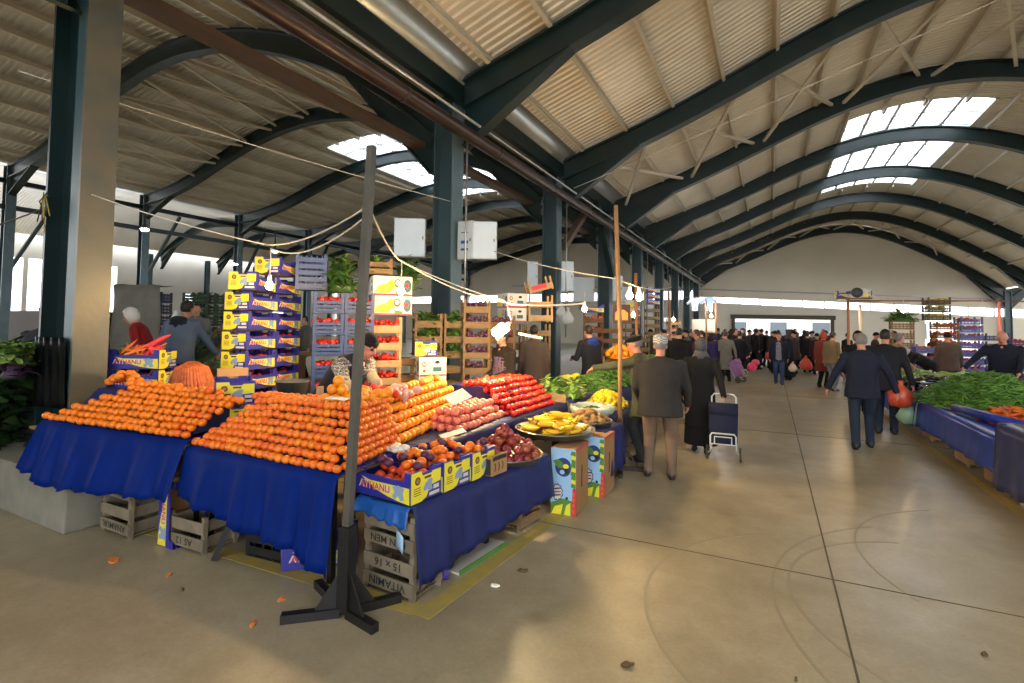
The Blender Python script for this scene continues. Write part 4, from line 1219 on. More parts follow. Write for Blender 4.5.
# --- the tall stack of printed cartons
SA = math.radians(-71.5); ux = Vector((.317, -.948, 0)); uy = Vector((.948, .317, 0))
c1 = Vector((-5.23, 3.74, 0)); c2 = c1 - ux * .505
GS = 'printed cartons in the tall stack'
for k in range(4):
    for j, c in enumerate((c1, c2)):
        if k < 3: pcrate('plastic_crate', dkblue if k < 2 else blackp, c + Vector((0, 0, .24 * k)), SA, 'dark plastic crate, %s from the floor, carrying the %s half of the carton stack' % (('first', 'second', 'third')[k], ('near', 'far')[j]), 'crates under the carton stack', H=.225, post=.012)
ORD = ['lowest', 'second', 'third', 'fourth', 'fifth', 'sixth', 'seventh', 'eighth']
for k in range(7):
    for j, c in enumerate((c1, c2)):
        if j == 0 and k == 6: continue
        z = .76 + .217 * k
        carton(c + Vector((jit(.012), jit(.012), z)), SA + jit(.03), 'blue and yellow printed carton, %s up in the %s column of the tall stack' % (ORD[k], ('near', 'far')[j]), GS)
        fill('tomatoes', redfill, c + Vector((0, 0, z + .02)), SA, .42, .22, 'tomatoes in the %s carton of the %s column of the tall stack' % (ORD[k], ('near', 'far')[j]), 24, .035, .08, k * 3 + j)
carton(c1 + uy * .02 + ux * .02 + Vector((0, 0, .76 + .217 * 6)), SA + .2, 'blue and yellow printed carton set askew on top of the near column', GS)
carton(c2 + uy * .05 + ux * .12 + Vector((0, 0, .76 + .217 * 7)), SA + .12, 'blue and yellow printed carton crowning the tall stack', GS)
r = MB(); r.bx(-.13, .13, -.10, .10, 0, 1.05); 
# --- three cartons stacked by the near column, carrots on top
ca = Vector((-5.84, 2.96, 0)); rz = math.radians(30)
for k in range(3):
    carton(ca + Vector((0, 0, .80 + .21 * k)), rz, 'printed carton, %s of three piled beside the near column' % ('bottom', 'middle', 'topmost')[k], 'cartons beside the near column')
fill('tomatoes', redfill, ca + Vector((0, 0, 1.03)), rz, .42, .22, 'dark red fruit in the middle carton beside the near column', 26, .034, .07, 5)
carrot_m = mat('carrot_skin', (226, 110, 44), .5, 0, .2, 12, objvar=.1)
def carrot_mesh():
    b = MB(); b.tube([(-.09, 0, 0), (-.08, 0, 0), (-.03, 0, .002), (.05, 0, 0), (.10, 0, -.003)], [.004, .015, .0155, .010, .002], 7, 0)
    b.tube([(-.088, 0, 0), (-.105, 0, .004)], .004, 5, 1)
    return b.mesh('carrot', [carrot_m, greenstem])
CAR = carrot_mesh()
def carrot(loc, rot, label, group, s=1):
    o = bpy.data.objects.new('carrot', CAR); COL.objects.link(o); o.location = loc; o.rotation_euler = rot; o.scale = (s, s, s)
    return prop(o, label, 'carrot', group)
for i in range(26):
    carrot(ca + RZ(rz) @ Vector((R.uniform(-.2, .16), R.uniform(-.11, .11), 1.36 + R.uniform(0, .09))), (jit(.5), R.uniform(-1.1, .2), R.uniform(-.6, .9)), 'carrot sticking out of the topmost carton beside the near column', 'carrots in the topmost carton', 1.1)
fill('radishes', mat('radish_red', (214, 60, 66), .4, 0, .2, 10), ca + RZ(rz) @ Vector((.08, .03, 0)) + Vector((0, 0, 1.30)), rz, .24, .16, 'red radishes heaped in the topmost carton beside the near column', 40, .028, .12, 9)
b = MB()
for i in range(3): b.tube([Vector((0, i * .03, 0)), Vector((.09, i * .03 + .01, .06)), Vector((.19, i * .02 + .02, .13)), Vector((.27, .03, .17))], [.014, .03, .024, .004], 8)
b.obj('netted_vegetable', mat('pink_red_net', (222, 66, 74), .5, 0, .2, 20), loc=ca + RZ(rz) @ Vector((-.02, -.02, 1.40)), rot=(0, 0, rz + .1), label='pink red netted bundle slanting up from the topmost carton', cat='bundle')
b = leaf_heap(heap_base(MB(), .06, .06, .08, 0), .06, .06, .09, 26, .06, .05, [0], 77, .8); b.obj('small_lettuce', [mat('cabbage_green', (126, 164, 96), .5, 0, .2, 8)], loc=ca + RZ(rz) @ Vector((-.17, .0, 1.37)), label='small green cabbage among the carrots by the near column', cat='cabbage')
# net bag of carrots
b = MB()
n = 40
for i in range(n):
    a = 2 * PI * i / n
    b.tube([Vector((.03 * math.cos(a), .03 * math.sin(a), .40)), Vector((.11 * math.cos(a), .11 * math.sin(a), .36)), Vector((.165 * math.cos(a + .1), .165 * math.sin(a + .1), .22)), Vector((.15 * math.cos(a + .2), .15 * math.sin(a + .2), .05)), Vector((.05 * math.cos(a + .3), .05 * math.sin(a + .3), 0))], .015, 5)
b.lathe([(.01, .005), (.13, .04), (.15, .2), (.10, .35), (.01, .39)], 16)
ns = b.obj('net_sack', mat('orange_net', (192, 104, 56), .6, 0, .3, 30, rgb2=(150, 66, 34)), loc=(-5.12, 3.04, .80), label='bulging orange net sack of carrots beside the piled cartons', cat='sack'); ns.scale = (1.2, 1.2, 1.25)
carton((-4.62, 2.98, .80), -.25, 'printed carton of mandarins half hidden behind the left heap, below the net sack', None)
for i in range(7): fruit('mandarin', (-4.62 + jit(.18), 2.98 + jit(.08), .80 + .19 + R.uniform(0, .03)), 'mandarin in the carton below the orange net sack', 'mandarins below the net sack', sc=1.1)
fill('mandarins', mand_m, (-4.62, 2.98, .815), -.25, .4, .2, 'mandarins filling the carton below the orange net sack', 40, .034, .12, 3)
carton((-4.30, 2.93, .80), -.5, 'printed carton under the open flapped carton between heap and tall stack', None)
o = carton((-4.30, 2.93, 1.005), -.55, 'open printed carton with raised flap between the mandarin heap and the tall stack', None)
MB().bx(-.005, .005, -.13, .13, 0, .09).obj('carton_flap', c_in, o, loc=(-.27, 0, .19), rot=(0, -.5, 0))
# crates with bucket and scale behind the table
for k in range(4): pcrate('plastic_crate', dkblue, (-4.40, 3.36, .22 * k), .5, 'dark blue plastic crate, %s up in the pile beside the vendor' % ORD[k], 'crates beside the vendor', H=.205, post=.012)
for k in range(4): pcrate('plastic_crate', blackp, (-4.66, 3.86, .22 * k), .5, 'black plastic crate, %s up in the pile under the bucket' % ORD[k], 'crates under the bucket', H=.205, post=.012)
b = MB(); b.lathe([(.005, 0), (.125, 0), (.165, .19), (.178, .195), (.178, .205), (.16, .20), (.12, .012), (.005, .012)], 24)
b.obj('bucket', mat('grey_bucket', (86, 88, 88), .5, 0, .2, 6), loc=(-4.60, 3.80, .885), label='grey plastic bucket standing beside the bending vendor', cat='bucket')
r = empty('scale', (-3.86, 3.12, .80), .7, 'dark weighing scale box behind the corner mandarins', 'scale')
MB().bx(-.12, .12, -.09, .09, 0, .12).obj('scale_body', blackp, r, bevel=.008)
MB().bx(-.09, .09, -.095, -.089, .03, .10).obj('display', mat('olive_panel', (70, 78, 40), .4), r)
pcrate('plastic_crate', blackp, (-3.86, 3.14, 0), .7, 'black plastic crate under the weighing scale, lower one', None, H=.37, post=.02)
pcrate('plastic_crate', blackp, (-3.86, 3.14, .39), .7, 'black plastic crate under the weighing scale, upper one', None, H=.36, post=.02)

# --- blue crates of tomatoes, two piles
bluecr = mat('blue_lattice_plastic', (52, 70, 116), .45, 0, .2, 5)
for j, (x, y) in enumerate(((-4.90, 4.55), (-4.67, 4.83))):
    for k in range(8):
        z = .262 * k
        pcrate('plastic_crate', bluecr, (x, y, z), math.radians(50), 'blue plastic crate of tomatoes, %s up in the %s pile behind the vendor' % (ORD[k], ('left', 'right')[j]), 'blue tomato crates', L=.355, W=.30, H=.165, post=.09)
        if k > 2: fill('tomatoes', redfill, (x, y, z + .10), math.radians(50), .33, .22, 'tomatoes in the %s blue crate of the %s pile' % (ORD[k], ('left', 'right')[j]), 40, .032, .05, 50 + k + 10 * j)
pcrate('plastic_crate', bluecr, (-5.10, 4.46, 2.12), math.radians(45), 'empty blue plastic crate standing upright on the tall stacks', None, L=.36, W=.3, H=.42, post=.02, slats=5)
b = heap_base(MB(), .19, .16, .40, 1); leaf_heap(b, .2, .17, .46, 170, .14, .06, [1, 1, 0], 41, .9); b.obj('leafy_greens', lg, loc=(-4.82, 4.66, 2.10), label='bunch of dark leafy greens standing on the blue tomato crates', cat='greens')
w5 = make_wcrate('wooden_crate', 'pale wooden crate of greens on top of the white banana cartons', 'crate', wood, .42, .3, .2)
w5.location = (-4.66, 5.10, 2.34); w5.rotation_euler = (0, 0, .85)
b = heap_base(MB(), .16, .12, .16, 1); leaf_heap(b, .17, .12, .20, 80, .12, .06, [1, 0], 43, .9); b.obj('leafy_greens', lg, loc=(-4.66, 5.10, 2.38), label='dark greens overflowing the pale wooden crate on the white cartons', cat='greens')
b = heap_base(MB(), .16, .14, .36, 1); leaf_heap(b, .17, .15, .42, 130, .13, .06, [1, 1, 0], 44, .9); b.obj('leafy_greens', lg, loc=(-4.42, 5.46, 2.18), label='dark leafy greens right of the pale wooden crate on top', cat='greens')
# --- white banana cartons (closed, telescoping lid)
WBM = [c_white, c_yel, c_green, c_red, mat('teal_print', (40, 92, 96), .5), ink, mat('maroon_print', (120, 40, 44), .5)]
def make_white_carton(label, L=.5, W=.38, H=.25):
    r = empty('banana_carton', label=label, cat='carton')
    b = MB(); b.bx(-L / 2, L / 2, -W / 2, W / 2, 0, H, 0)
    b.obj('carton_body', WBM, r, bevel=.005)
    p = MB(); ci = lambda x, y, rx, ry, n=16: [(x + rx * math.cos(2 * PI * a / n), y + ry * math.sin(2 * PI * a / n)) for a in range(n)]
    for s in (-1, 1):
        M1 = RZ(0 if s < 0 else PI) @ RX(PI / 2); c = (0, s * (W / 2 + .0008), 0)
        p.prism([(-.24, .03), (-.05, .03), (.02, .10), (.04, .16), (-.02, .21), (-.08, .15), (-.18, .12)], 0, .001, 1, M1, c)
        p.prism(ci(.06, .16, .045, .055), .001, .002, 6, M1, c); p.prism(ci(.06, .165, .03, .035), .002, .003, 0, M1, c)
        p.prism(ci(.19, .125, .05, .085), 0, .001, 4, M1, c); p.prism(ci(.18, .13, .025, .035), .001, .002, 3, M1, c)
        p.prism([(.03, .02), (.13, .02), (.13, .05), (.03, .06)], 0, .001, 2, M1, c)
        p.prism([(-L / 2 + .003, .002), (L / 2 - .003, .002), (L / 2 - .003, .02), (-L / 2 + .003, .02)], 0, .0012, 3, M1, c)
        M2 = RZ(s * PI / 2) @ RX(PI / 2); c = (s * (L / 2 + .0008), 0, 0)
        p.prism(ci(-.12, .16, .03, .035), 0, .001, 6, M2, c); p.prism(ci(-.12, .16, .018, .02), .001, .002, 0, M2, c)
        p.prism(ci(.06, .185, .035, .022), 0, .001, 5, M2, c)
        p.prism([(.0, .06), (.12, .06), (.12, .12), (.0, .12)], 0, .001, 4, M2, c)
        p.prism(ci(-.12, .07, .018, .02), 0, .001, 3, M2, c); p.prism([(-.18, .002), (.18, .002), (.18, .02), (-.18, .02)], 0, .0012, 3, M2, c)
    p.obj('printed_panel', WBM, r, label='white panels printed with yellow bananas')
    return r
WBC = [None]
def wcarton(loc, rz, label, group=None, sc=1):
    if WBC[0] is None: WBC[0] = make_white_carton(label); o = WBC[0]
    else: o = copy_tree(WBC[0])
    o.location = loc; o.rotation_euler = (0, 0, rz); o['label'] = label; o.scale = (sc, sc, sc)
    if group: o['group'] = group
    return o
woodp = mat('pale_crate_wood', (172, 142, 102), .8, 0, .2, 6)
wdark = mat('brown_crate_wood', (112, 80, 50), .8, 0, .3, 6)
WC = {}
def wcrate(loc, rz, label, group=None, m=None, L=.42, W=.3, H=.24, pu=.03):
    m = m or wood; key = (m.name, L, W, H)
    if key not in WC:
        WC[key] = make_wcrate('wooden_crate', label, 'crate', m, L, W, H, None, pu, 1); o = WC[key]
    else: o = copy_tree(WC[key])
    o.location = loc; o.rotation_euler = (0, 0, rz); o['label'] = label
    if group: o['group'] = group
    elif 'group' in o: del o['group']
    return o
for k in range(8): wcrate((-4.53, 5.16, .225 * k), .85, 'pale wooden crate of tomatoes, %s up in the pile right of the blue crates' % ORD[k], 'pale crates behind the vendor', woodp, H=.20, pu=.025)
for k in range(3, 8): fill('tomatoes', redfill, (-4.53, 5.16, .225 * k + .085), .85, .34, .22, 'tomatoes in the pale wooden crate %s up behind the vendor' % ORD[k], 24, .034, .06, 80 + k)
wcarton((-4.49, 5.22, 1.83), .85, 'white banana carton behind the pole, lower of two', 'white cartons on the pale crates')
wcarton((-4.51, 5.24, 2.085), .88, 'white banana carton behind the pole, upper of two', 'white cartons on the pale crates')
for k in range(6): wcrate((-4.46, 5.66, .225 * k), .85, 'brown wooden crate, %s up in the low pile beside the pale crates' % ORD[k], 'brown crates behind the vendor', wdark, H=.20, pu=.025)
# greens crates on more crates
for j, (x, y) in enumerate(((-4.72, 6.35), (-4.44, 6.72))):
    for k in range(8): wcrate((x, y, .235 * k), .8, 'wooden crate, %s up in the %s pile of leafy greens' % (ORD[k], ('left', 'right')[j]), 'crates of leafy greens', wood, H=.21, pu=.025)
    for k in range(5, 8):
        b = heap_base(MB(), .18, .13, .14, 1); leaf_heap(b, .2, .15, .18, 90, .13, .06, [0, 0, 1], 60 + k + 5 * j, .9)
        b.obj('leafy_greens', lg, loc=(x, y, .235 * k + .06), rot=(0, 0, .8), label='leafy greens in the crate %s up in the %s green pile' % (ORD[k], ('left', 'right')[j]), cat='greens')
# white and yellow cartons behind the tiered oranges
for k in range(5):
    wcarton((-4.24, 5.74, .255 * k), math.radians(-38), 'white carton with yellow bananas, %s up in the pile behind the oranges' % ORD[k], 'white cartons behind the oranges', )
carton((-4.30, 5.76, 1.28), math.radians(-52), 'printed carton lying on the white banana cartons behind the oranges', None)
# tall crate piles right of the green steel column
for j, (x, y, m, top) in enumerate(((-4.10, 6.75, wood, 9), (-3.84, 7.10, wdark, 8))):
    for k in range(top): wcrate((x, y, .235 * k), .75, 'wooden crate, %s up in the %s tall pile by the second column' % ((ORD + ['ninth', 'tenth'])[k], ('pale', 'brown')[j]), 'tall crate piles by the column', m, H=.20, pu=.035)
    for k in range(3, top): fill('aubergines', mat('purple_fruit', (92, 52, 76), .35, 0, .25, 10), (x, y, .235 * k + .09), .75, .34, .22, 'purple fruit in the %s crate of the %s tall pile' % ((ORD + ['ninth', 'tenth'])[k], ('pale', 'brown')[j]), 20, .034, .06, 90 + k)
# pile with white cartons on top
for j, (x, y) in enumerate(((-4.28, 8.30), (-3.86, 8.55))):
    for k in range(7): wcrate((x, y, .25 * k), .7, 'wooden crate, %s up in the %s pile behind the glowing lamp' % (ORD[k], ('left', 'right')[j]), 'crates behind the glowing lamp', wood, L=.46, H=.215, pu=.03)
wcarton((-4.24, 8.26, 1.78), -.7, 'white carton with green edge, lower of two high behind the glowing lamp', None)
wcarton((-4.24, 8.26, 2.04), -.68, 'white carton with green edge, upper of two high behind the glowing lamp', None)
wcrate((-3.80, 8.5, 1.78), .72, 'wooden crate beside the high white cartons', None, woodp, L=.46, H=.215)
wcrate((-3.80, 8.5, 2.03), .72, 'wooden crate under the tilted crate beside the high white cartons', None, woodp, L=.46, H=.215)
o = wcrate((-3.78, 8.5, 2.34), .72, 'tilted wooden crate with red band topping the pile', None, woodp, L=.46, H=.215); o.rotation_euler = (.05, -.28, .72)
MB().bx(-.18, .1, -.162, -.156, .06, .14).obj('red_band', c_red, o)
b = MB(); b.lathe([(.01, 0), (.14, .01), (.16, .12), (.11, .2), (.12, .24), (.05, .22)], 14); b.obj('sack', mat('maroon_sack', (110, 42, 36), .7, 0, .2, 10), loc=(-3.10, 5.95, ZS_), label='small maroon sack standing behind the red tomatoes', cat='sack')
b = MB()
for i in range(16): b.ball((jit(.14), jit(.10), .03 + R.uniform(0, .08)), (R.uniform(.03, .08), R.uniform(.02, .05), R.uniform(.02, .05)), 7, 5, 0, Euler((jit(1), jit(1), jit(3))).to_matrix())
b.obj('plastic_bag', mat('pink_plastic', (226, 176, 170), .3, 0, .15, 12), loc=(-2.98, 3.62, ZS_ + .28), label='crumpled pink plastic bag behind the top of the oranges', cat='bag')
b = MB()
for i in range(50): b.ball((jit(.15), jit(.12), .03 + R.uniform(0, .07)), .03, 7, 5)
b.obj('netted_fruit', mat('red_net_fruit', (214, 50, 34), .4, 0, .25, 16), loc=(-3.05, 3.38, ZR_ + .30), label='red netted fruit by the hands of the bending vendor', cat='fruit', kind='stuff')
b = MB(); b.prism([(.30, .006), (.30, .27), (.62, .27), (.62, .006)], .05, .8, 0, M_, Vector((-2.60, 3.05, ZS_)))
b.obj('display_wedge', tarp2, label='covered bed behind the oranges carrying bags', cat='display bed')
# wooden slat beside the pan
MB().bx(-.01, .01, -.03, .03, 0, .10).obj('wooden_block', woodp, loc=(-3.3, 3.0, ZR_ + .335), label='small pale wooden block beside the black pan', cat='block')

# ================================================================== right vegetable stall
ZV = .62
table('trestle_table', [(2.14, 6.85), (3.6, 6.85), (3.55, 13.6), (2.12, 13.6)], ZV, 'long table under the vegetables on the far side of the aisle', [(2.4, 7.0), (3.45, 7.0), (2.4, 10), (3.45, 10), (2.4, 13.4), (3.45, 13.4)])
glossy_blue = mat('glossy_blue_tarp', (24, 60, 178), .32, 0, .3, 4, bump=.25, bscale=8)
b = MB(); drape(b, [(2.07, 13.6, ZV + .004), (2.05, 11.6, ZV + .004), (2.05, 10.0, ZV + .004)], [.22, .2, .2], .04, (1.44, 0, 0), 9, .012, 7, 0, 51)
b.obj('tablecloth', glossy_blue, label='glossy blue cloth on the far half of the right vegetable stall', cat='tablecloth', solid=.004)
b = MB(); drape(b, [(2.06, 9.97, ZV + .008), (2.07, 8.4, ZV + .008), (2.09, 6.80, ZV + .008)], [.23, .25, .27], .04, (1.44, 0, 0), 10, .014, 8, 0, 52)
b.obj('tablecloth', glossy_blue, label='glossy blue cloth on the near half of the right vegetable stall', cat='tablecloth', solid=.004)
for i, (y, z) in enumerate(((7.05, 0), (7.55, 0), (8.6, 0), (10.2, 0), (12.3, 0))):
    wcrate((2.36, y, 0), 1.57, 'pale wooden crate on the floor under the right stall, %s from its near end' % ORD[i].replace('lowest', 'first'), 'crates under the right stall', woodp, L=.44, W=.34, H=.27, pu=.0)
MB().bx(-.05, .05, -.05, .05, 0, .80).obj('wooden_post', wood, loc=(2.16, 6.28, 0), label='thick brown wooden leg under the dim near right cloth', cat='post')
# near right stall, higher
table('trestle_table', [(2.02, 4.9), (3.6, 4.9), (3.6, 6.55), (2.02, 6.55)], .82, 'table under the cloth of peppers at the right picture side', [(2.1, 5.0), (3.5, 5.0), (3.5, 6.4)])
b = MB(); drape(b, [(3.5, 6.62, .824), (1.98, 6.62, .824)], [.2, .2], .03, (0, -.1, 0), 4, .012, 7, 0, 54); drape(b, [(1.97, 6.60, .826), (1.99, 5.8, .826), (2.0, 4.86, .826)], [.22, .25, .25], .05, (1.6, 0, 0), 5, .014, 8, 0, 53)
b.obj('tablecloth', mat('hazy_blue_tarp', (44, 54, 110), .35, 0, .3, 5), label='hazy dark blue cloth of the nearest right hand stall', cat='tablecloth', solid=.004)
b = heap_base(MB(), .5, .6, .24, 0); strands(b, .5, .6, .26, 520, .15, .011, [0, 2, 0], 55, 3, .4)
b.obj('green_peppers', gb, loc=(2.58, 5.85, .83), label='bright green peppers heaped on the nearest right hand stall', cat='peppers', kind='stuff')
# green beans
b = heap_base(MB(), .80, 1.3, .45, 0); strands(b, .83, 1.33, .48, 3000, .17, .0085, [0, 0, 1], 56, 3, .5, .45)
b.obj('green_beans', gb, loc=(2.86, 9.85, ZV + .01), label='large heap of green beans on the right stall', cat='beans', kind='stuff')
b = heap_base(MB(), .5, .6, .26, 2); strands(b, .5, .6, .28, 500, .16, .009, [0, 2], 57, 3, .5, .4)
b.obj('green_beans', gb, loc=(3.15, 7.9, ZV + .01), label='smaller dark heap of green beans behind the carrots', cat='beans', kind='stuff')
# carrots behind a rolled blue edge
b = MB(); b.tube([(2.18, 8.75, .06), (2.22, 8.3, .07), (2.30, 7.8, .07), (2.46, 7.4, .06)], [.04, .055, .055, .045], 10)
b.obj('rolled_tarp', glossy_blue, loc=(0, 0, ZV + .02), label='rolled blue tarpaulin edge in front of the carrots', cat='tarpaulin')
b = heap_base(MB(), .34, .5, .14, 0); b.obj('carrots', carrot_m, loc=(2.62, 8.02, ZV + .01), label='inner carrots of the heap behind the rolled blue edge', cat='carrots', kind='stuff')
for i in range(120):
    a = R.uniform(0, 6.28); rad = math.sqrt(R.random())
    carrot((2.62 + .34 * rad * math.cos(a), 8.02 + .5 * rad * math.sin(a), ZV + .04 + .15 * (1 - rad ** 2) * R.uniform(.8, 1.05)), (jit(.3), jit(.3), R.uniform(0, 6.28)), 'orange carrot in the heap behind the rolled blue edge', 'carrots on the right stall', 1.15)
MB().lathe([(.01, 0), (.16, 0), (.19, .03), (.18, .032), (.15, .008), (.01, .008)], 20).obj('metal_pan', steel, loc=(2.30, 8.98, ZV + .014), label='flat metal pan lying on the blue cloth before the beans', cat='pan')
MB().bx(-.08, .08, -.06, .06, 0, .09).obj('stone_block', plm, loc=(2.32, 6.95, ZV + .014), rot=(0, 0, .2), label='pale stone block weighing down the near end of the cloth', cat='block', bevel=.01)
# aubergines and courgettes
aub_m = mat('aubergine_skin', (44, 26, 44), .2, 0, .2, 8, objvar=.1)
cou_m = mat('courgette_skin', (128, 158, 74), .4, 0, .3, 12, rgb2=(160, 182, 104), objvar=.1)
def long_mesh(name, m, L, r0, r1):
    b = MB(); b.tube([(-L / 2, 0, 0), (-L / 2 + .01, 0, 0), (-L / 4, 0, .004), (L / 4, .006, .002), (L / 2 - .01, .012, 0), (L / 2, .013, 0)], [.005, r0, (r0 + r1) / 2, r1, r1 * .7, .004], 8, 0)
    b.tube([(-L / 2 - .02, 0, 0), (-L / 2 + .008, 0, 0)], [.006, r0 * .8], 6, 1)
    return b.mesh(name, [m, greenstem])
AUB = long_mesh('aubergine', aub_m, .2, .022, .034); COU = long_mesh('courgette', cou_m, .2, .02, .026)
def heapveg(nm, me, cx, cy, z, rx, ry, h, n, label, group, rz0):
    b = heap_base(MB(), rx, ry, h * .9, 0); b.obj(nm + 's', me.materials[0], loc=(cx, cy, z), label='inner part of the ' + group, cat=nm + 's', kind='stuff')
    for i in range(n):
        a = R.uniform(0, 6.28); rad = math.sqrt(R.random())
        o = bpy.data.objects.new(nm, me); COL.objects.link(o)
        o.location = (cx + rx * rad * math.cos(a), cy + ry * rad * math.sin(a), z + .025 + h * (1 - rad ** 2) * R.uniform(.85, 1.05)); o.rotation_euler = (jit(.5), jit(.3), rz0 + jit(.7))
        prop(o, label, nm, group)
heapveg('aubergine', AUB, 2.62, 11.7, ZV + .02, .45, .5, .22, 46, 'shiny dark aubergine heaped beyond the green beans', 'aubergines on the right stall', .4)
heapveg('aubergine', AUB, 2.30, 12.6, ZV + .02, .2, .4, .08, 16, 'dark aubergine in the low row along the stall edge', 'aubergines at the stall edge', .4)
heapveg('courgette', COU, 2.70, 12.95, ZV + .02, .5, .7, .24, 64, 'pale green courgette heaped at the far end of the right stall', 'courgettes on the right stall', .6)
heapveg('courgette', COU, 3.15, 12.3, ZV + .02, .5, .6, .28, 40, 'pale green courgette in the heap before the man in brown', 'courgettes behind the aubergines', .2)
b = MB(); b.bar((2.42, 10.5, ZV + .05), (2.38, 12.0, ZV + .05), .03, .14); b.obj('divider_board', glossy_blue, label='blue wrapped divider board along the aubergines', cat='board')
for i in range(40):
    fruit('tomato', (3.25 + jit(.28), 10.9 + jit(.3), ZV + .05 + R.uniform(.1, .32)), 'red tomato or pepper in the small heap behind the beans', 'red heap behind the beans', sc=1.1)
b = heap_base(MB(), .32, .4, .36, 0); b.obj('tomatoes', tom_m, loc=(3.25, 10.9, ZV + .01), label='inner part of the small red heap behind the beans', cat='tomatoes', kind='stuff')
# crate stacks behind the right stall
yk_b = mat('black_yellow_plastic', (60, 56, 26), .5)
def stack(nm, m, x, y, rz, n, H, lab, grp, filler=None, L=.5, W=.34, z0=0, seed=0, first_fill=0):
    for k in range(n):
        oo = pcrate(nm, m, (x, y, z0 + (H + .03) * k), rz, lab, grp, L=L, W=W, H=H * .75, post=H * .25 + .01)
        oo['label'] = lab.replace(' in the', ', %s up in the' % (ORD + ['ninth', 'tenth'])[k], 1) if ' in the' in lab else lab + ', %s from the bottom' % ORD[k]
        if filler and k >= first_fill: fill('crate_fruit', filler, (x, y, z0 + (H + .03) * k + .06), rz, L * .84, W * .8, 'fruit filling the ' + grp + ', ' + (ORD + ['ninth', 'tenth', 'eleventh', 'twelfth', 'thirteenth'])[k] + ' up', 26, .045, .06, seed + k)
lil = mat('violet_blue_crate', (84, 84, 150), .5)
stack('plastic_crate', lil, 5.25, 19.6, .2, 9, .21, 'violet blue plastic crate in the tallest pile behind the brown jacket', 'violet crates', redfill, .55, .4)
stack('plastic_crate', dkblue, 6.0, 20.2, .2, 7, .21, 'dark blue plastic crate in the pile right of the violet one', 'dark blue crates right', None, .6, .4)
stack('plastic_crate', mat('maroon_crate', (96, 44, 70), .5), 6.7, 20.6, .2, 6, .23, 'maroon plastic crate in the pile at the bald man', 'maroon crates', redfill, .6, .4)
stack('wooden_crate_pile', wdark, 4.5, 18.8, .2, 8, .22, 'brown crate with red fruit in the pile left of the violet one', 'red fruit crates', redfill, .55, .4)
stack('plastic_crate', lil, 4.0, 18.2, .1, 5, .24, 'violet grey plastic crate behind the bending shopper', 'violet grey crates', mat('mixed_fruit', (190, 90, 50), .5, 0, .4, 8), .7, .4)
stack('plastic_crate', yk_b, 4.35, 18.9, .2, 3, .2, 'black and yellow crate high on the fruit pile', 'black yellow crates', mat('yellow_fruit', (200, 180, 60), .5), .55, .4, 2.02)
stack('wooden_crate_pile', wood, 3.5, 18.8, .0, 7, .26, 'wooden crate in the pile behind the tan jacket', 'wooden crates behind the tan jacket', None, .55, .4)
b = heap_base(MB(), .4, .3, .3, 1); leaf_heap(b, .42, .3, .34, 120, .16, .09, [1, 0], 66, .9); b.obj('leafy_greens', lg, loc=(3.5, 18.8, 1.97), label='greens spilling over the wooden crates behind the tan jacket', cat='greens')
# ================================================================== ropes, bulbs, cabinets
rope_m = mat('white_rope', (214, 206, 190), .7)
cord_m = mat('white_cord', (222, 216, 204), .6)
def sag(a, b, s, n=10):
    a = Vector(a); b = Vector(b)
    return [a.lerp(b, i / n) - Vector((0, 0, s * 4 * (i / n) * (1 - i / n))) for i in range(n + 1)]
def rope(pts, label, r=.006, m=rope_m, cat='rope'):
    return MB().tube(pts, r, 6).obj('rope' if cat == 'rope' else cat.replace(' ', '_'), m, label=label, cat=cat)
glow = emit('warm_bulb_glow', (255, 208, 140), 520)
glow_far = emit('warm_far_bulb_glow', (255, 214, 150), 180)
glow_cool = emit('cool_lamp_glow', (236, 246, 255), 120)
sockm = mat('white_socket', (224, 220, 210), .5)
def bulb(loc, top, label, g=None, r=.036, tilt=(0, 0, 0), group=None):
    t = empty('light_bulb', loc, 0, label, 'light bulb', group)
    b = MB(); b.lathe([(.004, -r), (r * .55, -r * .84), (r * .92, -r * .35), (r, .1 * r), (r * .85, r * .65), (r * .58, r * 1.05), (r * .42, r * 1.35), (r * .4, r * 1.6)], 14)
    b.obj('bulb_glass', g or glow, t, rot=tilt)
    b = MB(); b.lathe([(r * .42, r * 1.55), (r * .5, r * 1.65), (r * .5, r * 2.7), (r * .3, r * 3.1), (.006, r * 3.3)], 12); b.obj('bulb_socket', sockm, t, rot=tilt)
    if top > 0: MB().tube([(0, 0, r * 3.2), (.004, 0, (r * 3.2 + top) / 2), (0, 0, top)], .005, 5).obj('cord', cord_m, t)
    return t
bulb((-4.24, 3.21, 2.06), .36, 'lit bulb hanging before the tall stack of printed cartons')
bulb((-3.39, 4.10, 2.05), .32, 'lit bulb hanging right of the grey pole beside the white cartons')
# fluorescent spiral lamp over the tomatoes
t = empty('spiral_lamp', (-2.76, 5.11, 1.66), 0, 'very bright tilted spiral lamp hanging over the tomatoes', 'lamp')
b = MB(); pts = []
for i in range(60):
    a = i * .55; pts.append((.055 * math.cos(a), .055 * math.sin(a), -.10 + i * .003))
b.tube(pts, .011, 6); b.obj('glowing_tube', emit('lamp_tube_glow', (255, 220, 160), 430), t, rot=(.3, .9, .4))
b = MB(); b.lathe([(.028, .065), (.032, .075), (.03, .12), (.016, .15), (.006, .16)], 12); b.obj('lamp_base', sockm, t, rot=(.3, .9, .4))
MB().tube([(.13, .02, .09), (.10, .02, .22), (.02, .06, .34)], .006, 5).obj('cord', cord_m, t)
MB().tube([(-2.62, 5.30, 1.62), (-2.4, 5.48, 1.57)], .012, 8).obj('green_tube', emit('green_glow_tube', (150, 255, 170), 1.2), label='short green rod with added glow beside the bright spiral lamp', cat='rod')  # no lamp: the rod's brightness is put in as emission
